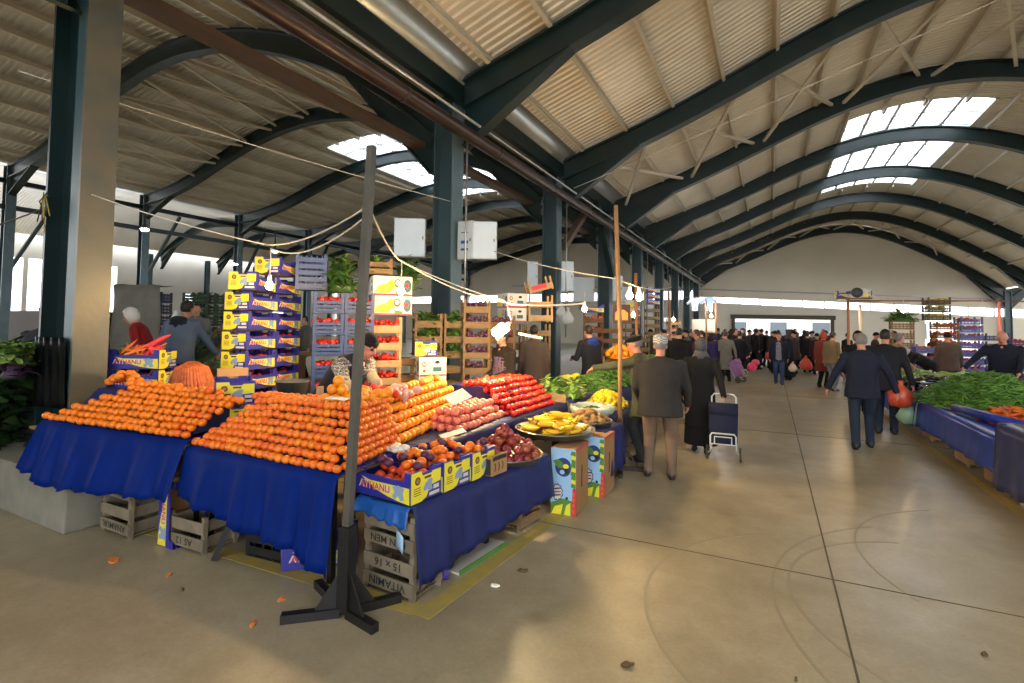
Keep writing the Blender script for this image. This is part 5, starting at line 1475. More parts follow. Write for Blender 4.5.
# ropes
rope(sag((-5.85, 2.45, 2.93), (-4.30, 3.20, 2.46), .03), 'white rope from the near column to the bulb before the cartons')
rope(sag((-4.30, 3.20, 2.46), (-2.165, 2.285, 2.42), .07), 'white rope from the first bulb to the grey pole, upper one')
rope(sag((-4.24, 3.21, 2.42), (-2.165, 2.29, 2.37), .12), 'white rope from the first bulb to the grey pole, lower one')
rope(sag((-2.155, 2.31, 2.40), (-3.39, 4.10, 2.36), .05), 'white cable from the grey pole to the second bulb')
rope(sag((-3.39, 4.10, 2.36), (-2.74, 5.16, 2.00), .03), 'white cable from the second bulb to the spiral lamp, thick one', .008)
rope(sag((-3.40, 4.09, 2.38), (-2.70, 5.20, 1.98), .08), 'white cable from the second bulb to the spiral lamp, slack one', .006)
rope([(-2.70, 5.2, 1.98)] + sag((-2.7, 5.25, 1.97), (-2.2, 6.4, 2.02), .02), 'pale cane running from the spiral lamp towards the thin wooden pole', .012)
rope(sag((-4.6, 8.2, 3.1), (-1.66, 6.05, 2.3), .05), 'white rope from the second column cabinet down to the thin wooden pole')
rope(sag((-7.5, 2.4, 4.5), (-5.5, 8.1, 4.1), .05), 'long white rope high between the near column and the next one', .007)
rope(sag((-1.66, 6.05, 2.3), (-1.6, 9.5, 2.45), .08), 'white rope leading from the thin wooden pole along the stalls')
rope(sag((-6.6, 2.38, 2.86), (-9.5, 2.5, 2.75), .02), 'dark cord tied round the near column towards the left', .008, mat('dark_cord', (60, 56, 48), .8))
b = MB()
for i in range(7): b.tube([(jit(.05), -.01, .05 + jit(.03)), (jit(.1), -.03, -.02), (jit(.14), -.02, -.12 - R.uniform(0, .25))], .006, 5, i % 2)
b.obj('knotted_cords', [mat('yellow_twine', (150, 130, 60), .8), mat('dark_twine', (50, 52, 44), .8)], loc=(-6.46, 2.335, 2.92), label='tangle of yellow and dark twine knotted round the near column', cat='twine')
rope(sag((-4.9, 13.3, 5.6), (6.0, 8.6, 7.2), .1, 16), 'long thin wire across the aisle under the second roof beam', .008)
# further bulbs along the stalls
FB = [(-2.95, 8.6, 2.02, 'lit bulb in front of the man with the blue hood'), (-1.72, 6.9, 2.14, 'pair bulb at the thin wooden pole, left one'), (-1.60, 6.95, 2.12, 'pair bulb at the thin wooden pole, right one'),
      (-2.85, 11.8, 1.98, 'lit bulb over the stall behind the green coat'), (-2.72, 16.5, 1.95, 'small far bulb left of the scarfed woman'), (-2.0, 20.5, 2.15, 'small far bulb near the end of the left stalls'),
      (2.95, 15.6, 2.20, 'lit bulb hanging above the tan jacket man'), (4.85, 17.0, 2.22, 'lit bulb by the violet crate pile'), (1.72, 16.4, 2.35, 'lit bulb on the pole under the cardboard boxes')]
for x, y, z, l in FB: bulb((x, y, z), .3 if 'pair' not in l else .15, l, glow_far, .045)
for i, (x, y, z) in enumerate([(-2.35, 19.0, 2.45), (-1.9, 19.4, 2.3)]):
    b = MB(); b.tube([(0, 0, 0), (.02, 0, .26)], .03, 8); b.obj('tube_lamp', glow_cool, loc=(x, y, z), label='cool white lamp %s of the two at the far left stalls' % ('left', 'right')[i], cat='lamp')
# ceiling lamps in the stall hall: dish lamp under the rails
for x, y, z, n in [(-19.0, 9.5, 4.75, 'left'), (-19.0, 14.6, 4.7, 'right'), (-24.5, 16.5, 4.6, 'far')]:
    t = empty('hall_lamp', (x, y, z), 0, 'bright white hall lamp hanging above the stall hall, %s one' % n, 'lamp')
    MB().lathe([(.01, 0), (.10, .02), (.12, .08), (.01, .10)], 12).obj('lamp_glass', glow_cool, t)
    MB().lathe([(.13, .08), (.09, .2), (.04, .26), (.03, .9)], 10).obj('lamp_housing', mat('dark_lamp_housing', (50, 54, 56), .5), t)
# ---- electrical cabinets on the middle columns
cabm = mat('cabinet_grey', (188, 200, 208), .4, .1, .08, 3)
cabd = mat('cabinet_edge', (96, 102, 106), .5)
def cabinet(loc, rz, w, h, d, label, group=None, door=True, open_=False):
    t = empty('electrical_cabinet', loc, rz, label, 'cabinet', group)
    MB().bx(-w / 2, w / 2, 0, d, 0, h).obj('cabinet_body', [cabm], t, bevel=.006)
    b = MB(); b.bx(-w / 2 + .012, w / 2 - .012, -.018, -.001, .012, h - .012); dd = b.obj('door', [cabm], t, bevel=.004)
    b = MB(); b.bx(w / 2 - .06, w / 2 - .035, -.03, -.019, h * .45, h * .53); b.obj('lock', cabd, dd)
    if open_:
        for za, zb, mm in ((.40, .48, mat('blue_label', (40, 70, 160), .5)), (.22, .28, mat('blue_label', (40, 70, 160), .5)), (.68, .70, ink)):
            MB().bx(-w * .25, w * .22, -.021, -.0185, h * za, h * zb).obj('label_plate', mm, dd)
    return t
y0 = yk(0)
cabinet((-6.22, y0 - .42, 3.02), .55, .60, .75, .22, 'grey cabinet on the left side of the second column', None)
cabinet((-5.20, y0 - .02, 2.97), .05, .34, .74, .20, 'grey cabinet with blue labels on the right side of the second column', None, open_=True)
cabinet((-4.84, y0 + .10, 2.97), .45, .46, .72, .18, 'grey cabinet with open dark edged lid right of the second column', None)
cabinet((-6.12, yk(1) - .25, 2.72), .5, .30, .85, .22, 'pale cabinet on the left side of the third column')
cabinet((-5.12, yk(1) - .05, 2.70), .3, .34, .85, .22, 'pale cabinet on the right side of the third column')
cabinet((-6.38, yk(2) - .25, 2.65), .5, .80, .95, .22, 'wide pale cabinet on the left side of the fourth column')
cabinet((-5.12, yk(2) - .05, 2.68), .3, .36, .95, .22, 'narrow pale cabinet on the right side of the fourth column')
cabinet((-6.1, yk(3) - .25, 2.6), .5, .5, 1.0, .22, 'pale cabinet on the left side of the fifth column')
cabinet((-5.1, yk(3) - .05, 2.6), .3, .42, 1.0, .22, 'pale cabinet on the right side of the fifth column')
cabinet((-6.25, yk(4) - .25, 2.3), .4, .6, .8, .22, 'small pale cabinet on the sixth column')
# plastic bags tied to the third column
for i, (dx, dz, s) in enumerate(((.12, 1.95, 1.0), (.32, 1.75, 1.15))):
    b = MB(); b.lathe([(.01, 0), (.12 * s, .02), (.14 * s, .14 * s), (.10 * s, .26 * s), (.03, .34 * s), (.05, .38 * s), (.02, .42 * s)], 14)
    for v in range(len(b.v)): b.v[v] = (b.v[v][0] * (1 + jit(.1)), b.v[v][1] * .5 * (1 + jit(.1)), b.v[v][2])
    b.obj('plastic_bag', mat('white_plastic_bag', (214, 216, 216), .3), loc=(-5.3 + dx, yk(1) - .36, dz), label='white plastic bag hanging on the third column, %s' % ('higher one', 'lower one')[i], cat='bag')
# dark film wound round the foot of the near column
b = MB()
rr_ = random.Random(5); rows = []
for k in range(9):
    z = .86 + k * .085; row = []
    for i in range(25):
        u = i / 24
        if u < .5: x = -6.56 + .5 * u * 2 * .86; y = 2.36
        else: x = -6.13 + .0; y = 2.36
        row.append(Vector((-6.58 + u * .58, 2.365 - .025 * abs(math.sin(u * 16 + k * .15)) - .02 * math.sin(u * 5), z)))
    rows.append(row)
b.grid(rows); b.obj('plastic_film', mat('black_film', (5, 8, 10), .45, 0, .3, 6, spec=.2), label='shiny black plastic film wrapped round the near column foot', cat='film', solid=.004)
# ================================================================== floor litter
peel = mat('orange_peel_bit', (206, 120, 50), .7, 0, .2, 20); leafm = mat('dry_leaf', (92, 74, 48), .8, 0, .3, 20); cardm = mat('torn_card', (160, 122, 74), .85, 0, .2, 14)
def scrap(name, loc, s, m, label, cat, n=7, seed=0):
    q = random.Random(seed); b = MB()
    pts = [(s * q.uniform(.5, 1) * math.cos(2 * PI * i / n), s * .6 * q.uniform(.5, 1) * math.sin(2 * PI * i / n)) for i in range(n)]
    top = [Vector((x, y, .006 + q.uniform(0, .012))) for x, y in pts]; bot = [Vector((x, y, .001)) for x, y in pts]
    c = Vector((0, 0, .016)); c0 = Vector((0, 0, .001)); vs = top + bot + [c, c0]
    fs = [(i, (i + 1) % n, 2 * n) for i in range(n)] + [((i + 1) % n + n, i + n, 2 * n + 1) for i in range(n)] + [(i, i + n, (i + 1) % n + n, (i + 1) % n) for i in range(n)]
    b.add(vs, fs); return b.obj(name, m, loc=loc, rot=(0, 0, q.uniform(0, 6)), label=label, cat=cat)
LIT = [('orange_peel', (-4.18, 1.98), .07, peel, 'orange peel on the floor before the grey crates by the plinth', 'peel'), ('orange_peel', (-2.70, 2.20), .035, peel, 'orange peel on the floor left of the pole foot, farther one', 'peel'),
       ('orange_peel', (-2.62, 1.95), .035, peel, 'orange peel on the floor left of the pole foot, nearer one', 'peel'), ('orange_peel', (-3.62, 2.05), .03, peel, 'orange peel crumb before the slanted black leg', 'peel'),
       ('torn_cardboard', (-.62, 2.36), .07, cardm, 'torn brown cardboard scrap on the open floor', 'scrap'), ('dry_leaf', (-.66, 2.62), .04, leafm, 'thin dark twig of leaf beyond the cardboard scrap', 'leaf'),
       ('dry_leaf', (.58, 2.15), .025, leafm, 'dry brown leaf near the floor joint, nearest to the viewer', 'leaf'), ('dry_leaf', (1.0, 3.6), .03, leafm, 'dry brown leaf on the right half of the floor', 'leaf'),
       ('dry_leaf', (1.35, 2.6), .02, leafm, 'small dark crumb at the right part of the near floor', 'leaf'), ('paper_scrap', (-1.62, 2.98), .04, paper, 'white paper scrap beside the yellow floor line', 'scrap'),
       ('dry_leaf', (-3.35, 1.98), .02, leafm, 'dark crumb on the floor before the corner mandarins', 'leaf'), ('dry_leaf', (.1, 2.9), .015, leafm, 'tiny dark crumb left of the floor joint', 'leaf'), ('lettuce_scrap', (-1.55, 3.25), .05, leafm, 'wilted leaf scrap by the aisle cloth', 'leaf')]
for i, (n, (x, y), s, m, l, c) in enumerate(LIT): scrap(n, (x, y, .001), s, m, l, c, 8, i)
# ================================================================== people
import time as _t
skin_m = mat('skin', (190, 136, 108), .55, 0, .08, 12)
skin_r = mat('ruddy_skin', (198, 132, 108), .55, 0, .1, 12)
shoe_m = mat('black_shoe', (28, 24, 22), .4)
eye_m = mat('eye_dark', (30, 22, 20), .3)
lip_m = mat('lip', (150, 84, 74), .5)
def cloth(name, rgb, vary=.18, **k): return mat(name, rgb, .85, 0, vary, 5, bump=.25, bscale=18, sheen=.0, spec=.25, **k)
ZN = ['skin', 'top', 'bottom', 'shoe', 'eye', 'lip', 'x1', 'x2']

class Body:
    def __init__(s): s.b = MB(); s.z = []
    def _z(s, n0, zone): s.z += [ZN.index(zone)] * (len(s.b.v) - n0)
    def cap(s, p0, r0, p1, r1, zone, n=12):
        p0 = Vector(p0); p1 = Vector(p1); d = (p1 - p0); L = d.length
        if L < 1e-5: d = Vector((0, 0, 1)); L = 1e-3
        d.normalize(); u = d.orthogonal().normalized(); w = d.cross(u)
        rings = []
        for a in (-80, -50, -20): t = math.radians(a); rings.append((p0 + d * r0 * math.sin(t), r0 * math.cos(t)))
        k = max(2, int(L / .05))
        for i in range(k + 1): rings.append((p0.lerp(p1, i / k), r0 + (r1 - r0) * i / k))
        for a in (20, 50, 80): t = math.radians(a); rings.append((p1 + d * r1 * math.sin(t), r1 * math.cos(t)))
        n0 = len(s.b.v)
        s.b.rings([[c + (u * math.cos(2 * PI * j / n) + w * math.sin(2 * PI * j / n)) * r for j in range(n)] for c, r in rings], 0)
        s._z(n0, zone)
    def ell(s, c, r, zone, M=None):
        n0 = len(s.b.v); s.b.ball(c, r, 14, 10, 0, M); s._z(n0, zone)
    def loft(s, rings, zone, n=22):
        """rings: (center, rx, ry, right, fwd); superelliptic"""
        n0 = len(s.b.v); R_ = []
        m = []
        for i in range(len(rings) - 1):
            a, b_ = rings[i], rings[i + 1]; k = max(1, int((Vector(b_[0]) - Vector(a[0])).length / .04))
            for j in range(k):
                t = j / k
                m.append((Vector(a[0]).lerp(Vector(b_[0]), t), a[1] * (1 - t) + b_[1] * t, a[2] * (1 - t) + b_[2] * t, Vector(a[3]).lerp(Vector(b_[3]), t).normalized(), Vector(a[4]).lerp(Vector(b_[4]), t).normalized()))
        m.append(rings[-1])
        for c, rx, ry, rt, fw in m:
            ring = []
            for j in range(n):
                a = 2 * PI * j / n; ca, sa = math.cos(a), math.sin(a)
                e = .82
                ring.append(Vector(c) + Vector(rt) * (rx * math.copysign(abs(ca) ** e, ca)) + Vector(fw) * (ry * math.copysign(abs(sa) ** e, sa)))
            R_.append(ring)
        s.b.rings(R_, 0); s._z(n0, zone)
    def finish(s, name, mats, voxel, smooth=3, parent=None):
        me = s.b.mesh(name + '_src', mats[0])
        o = bpy.data.objects.new(name + '_src', me); COL.objects.link(o)
        m = o.modifiers.new('r', 'REMESH'); m.mode = 'VOXEL'; m.voxel_size = voxel; m.use_smooth_shade = True
        m2 = o.modifiers.new('s', 'SMOOTH'); m2.factor = .5; m2.iterations = smooth
        dg = bpy.context.evaluated_depsgraph_get()
        ev = o.evaluated_get(dg)
        out = bpy.data.meshes.new_from_object(ev, depsgraph=dg)
        kd = kdtree.KDTree(len(s.b.v))
        for i, v in enumerate(s.b.v): kd.insert(v, i)
        kd.balance()
        out.name = name; out.materials.clear()
        for mm in mats: out.materials.append(mm)
        vz = [s.z[kd.find(v.co)[1]] for v in out.vertices]
        for p in out.polygons:
            zs = [vz[i] for i in p.vertices]; p.material_index = max(set(zs), key=zs.count); p.use_smooth = True
        bpy.data.objects.remove(o); bpy.data.meshes.remove(me)
        ob = bpy.data.objects.new(name, out); COL.objects.link(ob)
        if parent is not None: set_parent(ob, parent)
        return ob

def ik(a, c, l1, l2, hint):
    a = Vector(a); c = Vector(c); d = c - a; L = d.length
    if L > (l1 + l2) * .995: c = a + d * ((l1 + l2) * .995 / L); d = c - a; L = d.length
    x = (l1 * l1 - l2 * l2 + L * L) / (2 * L); h = math.sqrt(max(0, l1 * l1 - x * x))
    n = d.normalized(); hv = Vector(hint); hv = hv - n * hv.dot(n)
    if hv.length < 1e-4: hv = n.orthogonal()
    return a + n * x + hv.normalized() * h, c

def hand(B, wrist, dirv, palm_n, side, s=1.0, curl=.5):
    """five separate fingers rooted in the palm"""
    d = Vector(dirv).normalized(); n = Vector(palm_n); n = (n - d * n.dot(d)).normalized(); a = d.cross(n) * side
    w = Vector(wrist)
    B.cap(w, .024 * s, w + d * .03 * s, .026 * s, 'skin', 10)
    for q in (-.022, -.007, .008, .022):
        B.cap(w + d * .025 * s + a * q * s * .8, .014 * s, w + d * .085 * s + a * q * s, .0135 * s, 'skin', 8)
    for q, L in ((-.028, .058), (-.0095, .072), (.0095, .076), (.029, .066)):
        p0 = w + d * .085 * s + a * q * s
        c1, s1 = math.cos(curl * .6), math.sin(curl * .6); c2, s2 = math.cos(curl * 1.6), math.sin(curl * 1.6)
        p1 = p0 + (d * c1 + n * s1) * L * .5 * s; p2 = p1 + (d * c2 + n * s2) * L * .5 * s
        B.cap(p0, .0095 * s, p1, .009 * s, 'skin', 8); B.cap(p1, .009 * s, p2, .0075 * s, 'skin', 8)
    t0 = w + d * .03 * s + a * .026 * s; t1 = t0 + (d * .6 + a * .7 + n * .3).normalized() * .04 * s; t2 = t1 + (d * .9 + a * .2 + n * .4).normalized() * .03 * s
    B.cap(t0, .014 * s, t1, .011 * s, 'skin', 8); B.cap(t1, .011 * s, t2, .0085 * s, 'skin', 8)

def make_person(label, loc, rz, H=1.72, wide=1.0, lean=0.0, side=0.0, hand_l=None, hand_r=None, foot_l=(-.10, 0), foot_r=(.10, .0), head_yaw=0, head_pitch=0,
                top=None, bottom=None, skin=None, shoe=None, coat=.80, coat_flare=1.05, voxel=.016, hair=None, hat=None, scarf=None, skirt=False, x1=None, x2=None,
                open_front=False, apron=False, depth=1.0, group=None, sleeves='top', vest=False, collar=None, hood=None, world_hands=False, hips_back=0.0, beard=None):
    S = H / 1.75
    root = empty('person', loc, rz, label, 'person', group)
    B = Body(); V = Vector
    if world_hands:
        Mi = RZ(-rz)
        f = lambda p: None if p is None else (Mi @ (V(p) - V(loc))) / S
        hand_l, hand_r = f(hand_l), f(hand_r)
    hip = V((0, -hips_back, .92))
    sp = V((math.sin(side), math.sin(lean) * math.cos(side), math.cos(lean) * math.cos(side)))
    rt = V((math.cos(side), 0, -math.sin(side))); fw = sp.cross(rt) * -1
    fw = rt.cross(sp) * -1
    if fw.y < 0 and lean < 1.2: fw = -fw
    up = lambda t: hip + sp * t
    W = wide; D = depth
    tz = 'top'
    # torso
    B.loft([(up(-.10), .150 * W, .110 * D, rt, fw), (up(0), .175 * W, .122 * D, rt, fw), (up(.14), .165 * W, .122 * D, rt, fw), (up(.30), .185 * W, .135 * D, rt, fw),
            (up(.42), .200 * W, .130 * D, rt, fw), (up(.49), .185 * W, .105 * D, rt, fw), (up(.535), .11 * W, .078, rt, fw), (up(.56), .066, .062, rt, fw)], tz)
    neck0 = up(.53) + fw * .012; 
    hd = (sp * .85 + V((0, 0, .25)) + fw * .10).normalized()
    hc = up(.56) + hd * .135 + fw * .03
    B.cap(neck0, .056, up(.56) + hd * .06 + fw * .02, .052, 'skin')
    # head frame
    hy = math.radians(head_yaw); hp = math.radians(head_pitch)
    Mh = RZ(hy) @ RX(hp)
    hfw = Mh @ V((0, 1, 0)); hup = Mh @ V((0, 0, 1)); hrt = Mh @ V((1, 0, 0))
    HP = lambda x, y, z: hc + hrt * x + hfw * y + hup * z
    B.ell(HP(0, -.008, .02), (.074, .094, .098), 'skin', Mh)
    B.ell(HP(0, .02, -.045), (.056, .068, .075), 'skin', Mh)
    B.cap(HP(0, .05, -.088), .024, HP(0, .066, -.084), .02, 'skin', 8)          # chin
    B.cap(HP(0, .086, .012), .009, HP(0, .108, -.026), .0135, 'skin', 8)        # nose
    B.cap(HP(-.04, .074, .03), .011, HP(.04, .074, .03), .011, 'skin', 8)      # brow
    for q in (-1, 1):
        B.ell(HP(q * .077, -.008, -.01), (.012, .022, .034), 'skin', Mh)           # ear
        B.ell(HP(q * .031, .080, .008), (.013, .010, .008), 'eye', Mh)
    B.ell(HP(0, .082, -.056), (.024, .010, .008), 'lip', Mh)
    # arms
    for q, hnd in ((-1, hand_l), (1, hand_r)):
        sh = up(.455) + rt * (q * .185 * W)
        if hnd is None: hnd = V((q * (.27 * W + .0), .06 + hip.y, .80))
        hnd = V(hnd)
        el, wr = ik(sh, hnd, .29, .26, (q * .5, -1, -.25))
        z1 = sleeves if sleeves else 'top'
        B.ell(sh, (.078, .075, .075), 'x1' if vest else tz)
        B.cap(sh, .070, el, .056, 'x1' if vest else z1); B.cap(el, .056, wr, .043, 'x2' if vest else z1)
        B.cap(wr.lerp(el, .12), .046, wr, .046, 'x2' if vest else z1)
        d = (wr - el).normalized()
        d2 = (d + V((0, 0, -.35))).normalized()
        hand(B, wr, d2, V((-q, .35, 0)) if abs(d2.z) > .6 else V((0, 0, -1)), q if abs(d2.z) > .6 else -q, 1.0, .55)
    # legs
    for q, ft in ((-1, foot_l), (1, foot_r)):
        hp_ = hip + V((q * .088 * W, 0, -.03)); an = V((ft[0], ft[1], .085 + (ft[2] if len(ft) > 2 else 0)))
        kn, an2 = ik(hp_, an, .43, .42, (0, 1, 0))
        if not skirt:
            B.cap(hp_, .098 * (W * .5 + .5), kn, .070 * (W * .5 + .5), 'bottom'); B.cap(kn, .070 * (W * .5 + .5), an2 + V((0, 0, .0)), .058, 'bottom')
            B.cap(an2 + V((0, 0, .02)), .062, an2 + V((0, .005, -.02)), .064, 'bottom')
        else:
            B.cap(kn, .05, an2, .04, 'bottom')
        B.cap(an2 + V((0, -.03, -.035)), .042, an2 + V((q * .012, .10, -.045)), .038, 'shoe'); B.cap(an2 + V((q * .012, .08, -.05)), .040, an2 + V((q * .02, .15, -.055)), .028, 'shoe')
        B.loft([(an2 + V((q * .008, .05, -.085)), .042, .115, V((1, 0, 0)), V((0, 1, 0))), (an2 + V((q * .008, .05, -.06)), .044, .118, V((1, 0, 0)), V((0, 1, 0)))], 'shoe')
    # coat skirt
    if coat is not None:
        r3 = []
        base = hip
        for z, wx, dy in ((.30, .188, .138), (.14, .182, .138), (.0, .195, .150)):
            r3.append((up(z), wx * W, dy * D, rt, fw))
        bot = V((0, -.01 + (hip.y) * .5, coat)); k = coat_flare
        r3.append((bot, .205 * W * k, .165 * D * k, V((1, 0, 0)), V((0, 1, 0))))
        if coat < .88: B.loft(r3, 'top')
    if skirt:
        B.loft([(up(.1), .175 * W, .13 * D, rt, fw), (V((0, 0, .6)), .21 * W, .18 * D, V((1, 0, 0)), V((0, 1, 0))), (V((0, .02, .12)), .235 * W, .21 * D, V((1, 0, 0)), V((0, 1, 0)))], 'top' if skirt is True else 'bottom')
    if open_front:     # shirt strip down the chest
        B.loft([(up(.50) + fw * .075, .045, .05, rt, fw), (up(.30) + fw * .10, .075, .05, rt, fw), (up(.05) + fw * .10, .085, .045, rt, fw), (V((0, .115, .84)), .09, .045, V((1, 0, 0)), V((0, 1, 0)))], 'x1')
    if apron:
        B.loft([(up(.38) + fw * .075, .12, .075, rt, fw), (up(.16) + fw * .08, .17, .075, rt, fw), (V((0, .09, .9)), .17, .09, V((1, 0, 0)), V((0, 1, 0))), (V((0, .11, .55)), .19, .08, V((1, 0, 0)), V((0, 1, 0)))], 'x1')
    if hood:
        B.ell(up(.50) - fw * .10, (.125, .075, .07), 'x2')
    if collar:
        B.cap(up(.545) - fw * .02 - rt * .05, .035, up(.545) - fw * .02 + rt * .05, .035, 'x2')
    mats = [skin or skin_m, top, bottom or top, shoe or shoe_m, eye_m, lip_m, x1 or top, x2 or top]
    ob = B.finish('body', mats, voxel, 3, root)
    ob.scale = (S, S, S)
    # hair / hats / scarves sit on the head
    def onhead(name, fill_, m, lab=None):
        b = MB(); fill_(b)
        vs = [tuple((hc + Mh @ V(v)) * S) for v in b.v]; b.v = vs
        return b.obj(name, m, root, label=lab)
    def shell(b, r, c, keep, n=20, m=14):
        t = MB(); t.ball(c, r, n, m)
        fs = []
        for f in t.f:
            ce = sum((V(t.v[i]) for i in f), V((0, 0, 0))) / len(f)
            if keep(ce): fs.append(f)
        b.add(t.v, fs, 0, True)
    if hair: onhead('hair', lambda b: shell(b, (.081, .102, .106), (0, -.012, .024), lambda c: c.z > .075 or (c.y < .015 and c.z > -.045) ), hair)
    if beard: onhead('beard', lambda b: shell(b, (.062, .076, .08), (0, .022, -.048), lambda c: c.z < -.05 and c.y > -.02), beard)
    if hat:
        kind, m = hat
        if kind == 'kufi':
            onhead('kufi_cap', lambda b: b.lathe([(.088, .02), (.090, .035), (.089, .085), (.078, .115), (.04, .132), (.004, .134)], 22, 0, (0, -.012, .012), sy=1.16), m, 'white grey patterned knitted skullcap')
        elif kind == 'flat':
            def ff(b):
                b.ball((0, -.005, .078), (.100, .122, .05), 20, 10, 0, RX(-.16)); b.ball((0, .098, .052), (.062, .05, .010), 14, 6, 0, RX(-.35))
                b.lathe([(.082, .03), (.086, .04), (.088, .075)], 20, 0, (0, -.012, .0), sy=1.17)
            onhead('flat_cap', ff, m)
        elif kind == 'beanie':
            onhead('knit_cap', lambda b: (shell(b, (.083, .103, .112), (0, -.012, .024), lambda c: c.z > .03 or (c.y < -.0 and c.z > -.005)), b.lathe([(.084, .018), (.088, .03), (.086, .05)], 20, 0, (0, -.012, .01), sy=1.2, M=RX(.12))), m)
        elif kind == 'hood':
            onhead('hood', lambda b: shell(b, (.098, .122, .135), (0, -.020, .008), lambda c: not (c.y > .045 and c.z < .085)), m)
    if scarf:
        def sf(b):
            shell(b, (.092, .115, .122), (0, -.015, .014), lambda c: not (c.y > .05 and -.1 < c.z < .06))
            b.lathe([(.085, -.06), (.095, -.10), (.125, -.15), (.150, -.19)], 20, 0, (0, -.012, 0), sy=.95)
        onhead('headscarf', sf, scarf)
    return root

blackc = cloth('black_wool', (24, 23, 24)); charcoal = cloth('charcoal_wool', (46, 44, 42)); navy = cloth('navy_wool', (28, 33, 50)); jean = cloth('dark_denim', (40, 52, 70)); bjean = cloth('blue_denim', (56, 76, 116)); ljean = cloth('light_denim', (122, 132, 142))
brown_t = cloth('brown_trouser', (112, 92, 76)); greenc = cloth('green_grey_coat', (78, 82, 62)); khaki = cloth('khaki_jacket', (122, 104, 78)); tan = cloth('tan_jacket', (150, 128, 84)); brownj = cloth('brown_jacket', (84, 70, 64)); purple = cloth('purple_coat', (58, 48, 100))
greyc = cloth('grey_coat', (112, 110, 106)); bluegrey = cloth('blue_grey_fleece', (104, 118, 138)); dkgrey = cloth('dark_grey', (56, 58, 60)); redc = cloth('red_jacket', (140, 36, 40)); whitec = cloth('white_cloth', (208, 206, 200)); bluec = cloth('royal_blue_hood', (44, 62, 140)); cream_s = cloth('oatmeal_sleeve', (178, 164, 138))
hair_d = mat('dark_hair', (34, 28, 24), .6, 0, .2, 30); hair_g = mat('grey_hair', (120, 116, 112), .6, 0, .3, 40); hair_b = mat('brown_hair', (72, 52, 38), .6, 0, .2, 30)
def knit(name, a, b_):
    m = mat(name, a, .9, 0, 0, 5)
    nt = m.node_tree; N = nt.nodes; L = nt.links; bs = N['Principled BSDF']
    tc = N.new('ShaderNodeTexCoord'); wv = N.new('ShaderNodeTexWave'); wv.bands_direction = 'Z'; wv.inputs['Scale'].default_value = 11; wv.inputs['Distortion'].default_value = 9; wv.inputs['Detail Scale'].default_value = 6
    rp = N.new('ShaderNodeValToRGB'); rp.color_ramp.interpolation = 'CONSTANT'; rp.color_ramp.elements[1].position = .62
    rp.color_ramp.elements[0].color = lin(a) + (1,); rp.color_ramp.elements[1].color = lin(b_) + (1,)
    L.new(tc.outputs['Object'], wv.inputs['Vector']); L.new(wv.outputs['Fac'], rp.inputs['Fac']); L.new(rp.outputs['Color'], bs.inputs['Base Color']); return m
def checks(name, a, b_, s=14):
    m = mat(name, a, .9); nt = m.node_tree; N = nt.nodes; L = nt.links; bs = N['Principled BSDF']
    tc = N.new('ShaderNodeTexCoord'); ck = N.new('ShaderNodeTexChecker'); ck.inputs['Scale'].default_value = s
    ck.inputs['Color1'].default_value = lin(a) + (1,); ck.inputs['Color2'].default_value = lin(b_) + (1,)
    L.new(tc.outputs['Object'], ck.inputs['Vector']); L.new(ck.outputs['Color'], bs.inputs['Base Color']); return m
kufi_m = checks('kufi_knit', (196, 194, 190), (92, 92, 94), 70); plaid = checks('plaid_shirt', (150, 152, 166), (70, 74, 98), 22); nordic = knit('nordic_knit', (38, 38, 46), (168, 166, 164)); stripe_ap = knit('striped_apron', (66, 84, 128), (150, 90, 80))

# --- near the left stall
make_person('man in dark jacket and patterned skullcap seen from behind, brown trousers', (-1.14, 6.0, 0), .12, 1.63, 1.34, .06, hand_l=(-.26, .22, .90), hand_r=(.32, .20, .88), foot_l=(-.14, .0), foot_r=(.14, -.03), top=charcoal, bottom=brown_t, coat=.76, coat_flare=1.04, voxel=.013, hair=hair_g, hat=('kufi', kufi_m), depth=1.12, shoe=mat('brown_shoe', (48, 34, 28), .4), skin=skin_r)
make_person('man in green grey coat and dark flat cap reaching for the green herbs', (-1.46, 6.64, 0), 1.40, 1.63, 1.1, .16, hand_l=(-2.14, 6.40, 1.16), hand_r=None, world_hands=True, head_yaw=14, head_pitch=-12, top=greenc, bottom=dkgrey, coat=.62, voxel=.014, hair=hair_g, hat=('flat', blackc), skin=skin_r)
make_person('woman in long black coat and grey headscarf pulling a navy trolley', (-.87, 7.50, 0), .06, 1.58, 1.06, .05, hand_r=(.36, -.26, .80), hand_l=(-.26, .1, .85), foot_l=(-.09, .06), foot_r=(.09, -.14), top=blackc, bottom=blackc, coat=.40, skirt=True, coat_flare=1.1, voxel=.014, scarf=mat('grey_scarf', (78, 82, 86), .6, 0, .4, 12, rgb2=(44, 46, 50)))
ven = make_person('vendor in dark vest and patterned sweater bending over the oranges', (-3.80, 3.70, 0), -1.46, 1.78, 1.14, .62, hand_l=(-3.12, 3.52, 1.13), hand_r=(-3.14, 3.32, 1.11), world_hands=True, foot_l=(-.12, .06), foot_r=(.12, -.08), head_yaw=-6, head_pitch=-28, top=cloth('navy_quilted_vest', (32, 34, 44)), bottom=blackc, coat=.80, voxel=.011, hat=('beanie', blackc), hair=hair_g, vest=True, x1=nordic, x2=cream_s, hips_back=.10, skin=skin_r, depth=1.15, sleeves='top')
b = MB(); b.tube([(.0, .0, 0), (.04, 0, .05), (.02, .0, .10)], [.03, .045, .03], 10); bb = b.obj('blue_collar', bluec, ven, loc=(.0, .30, 1.47)); 
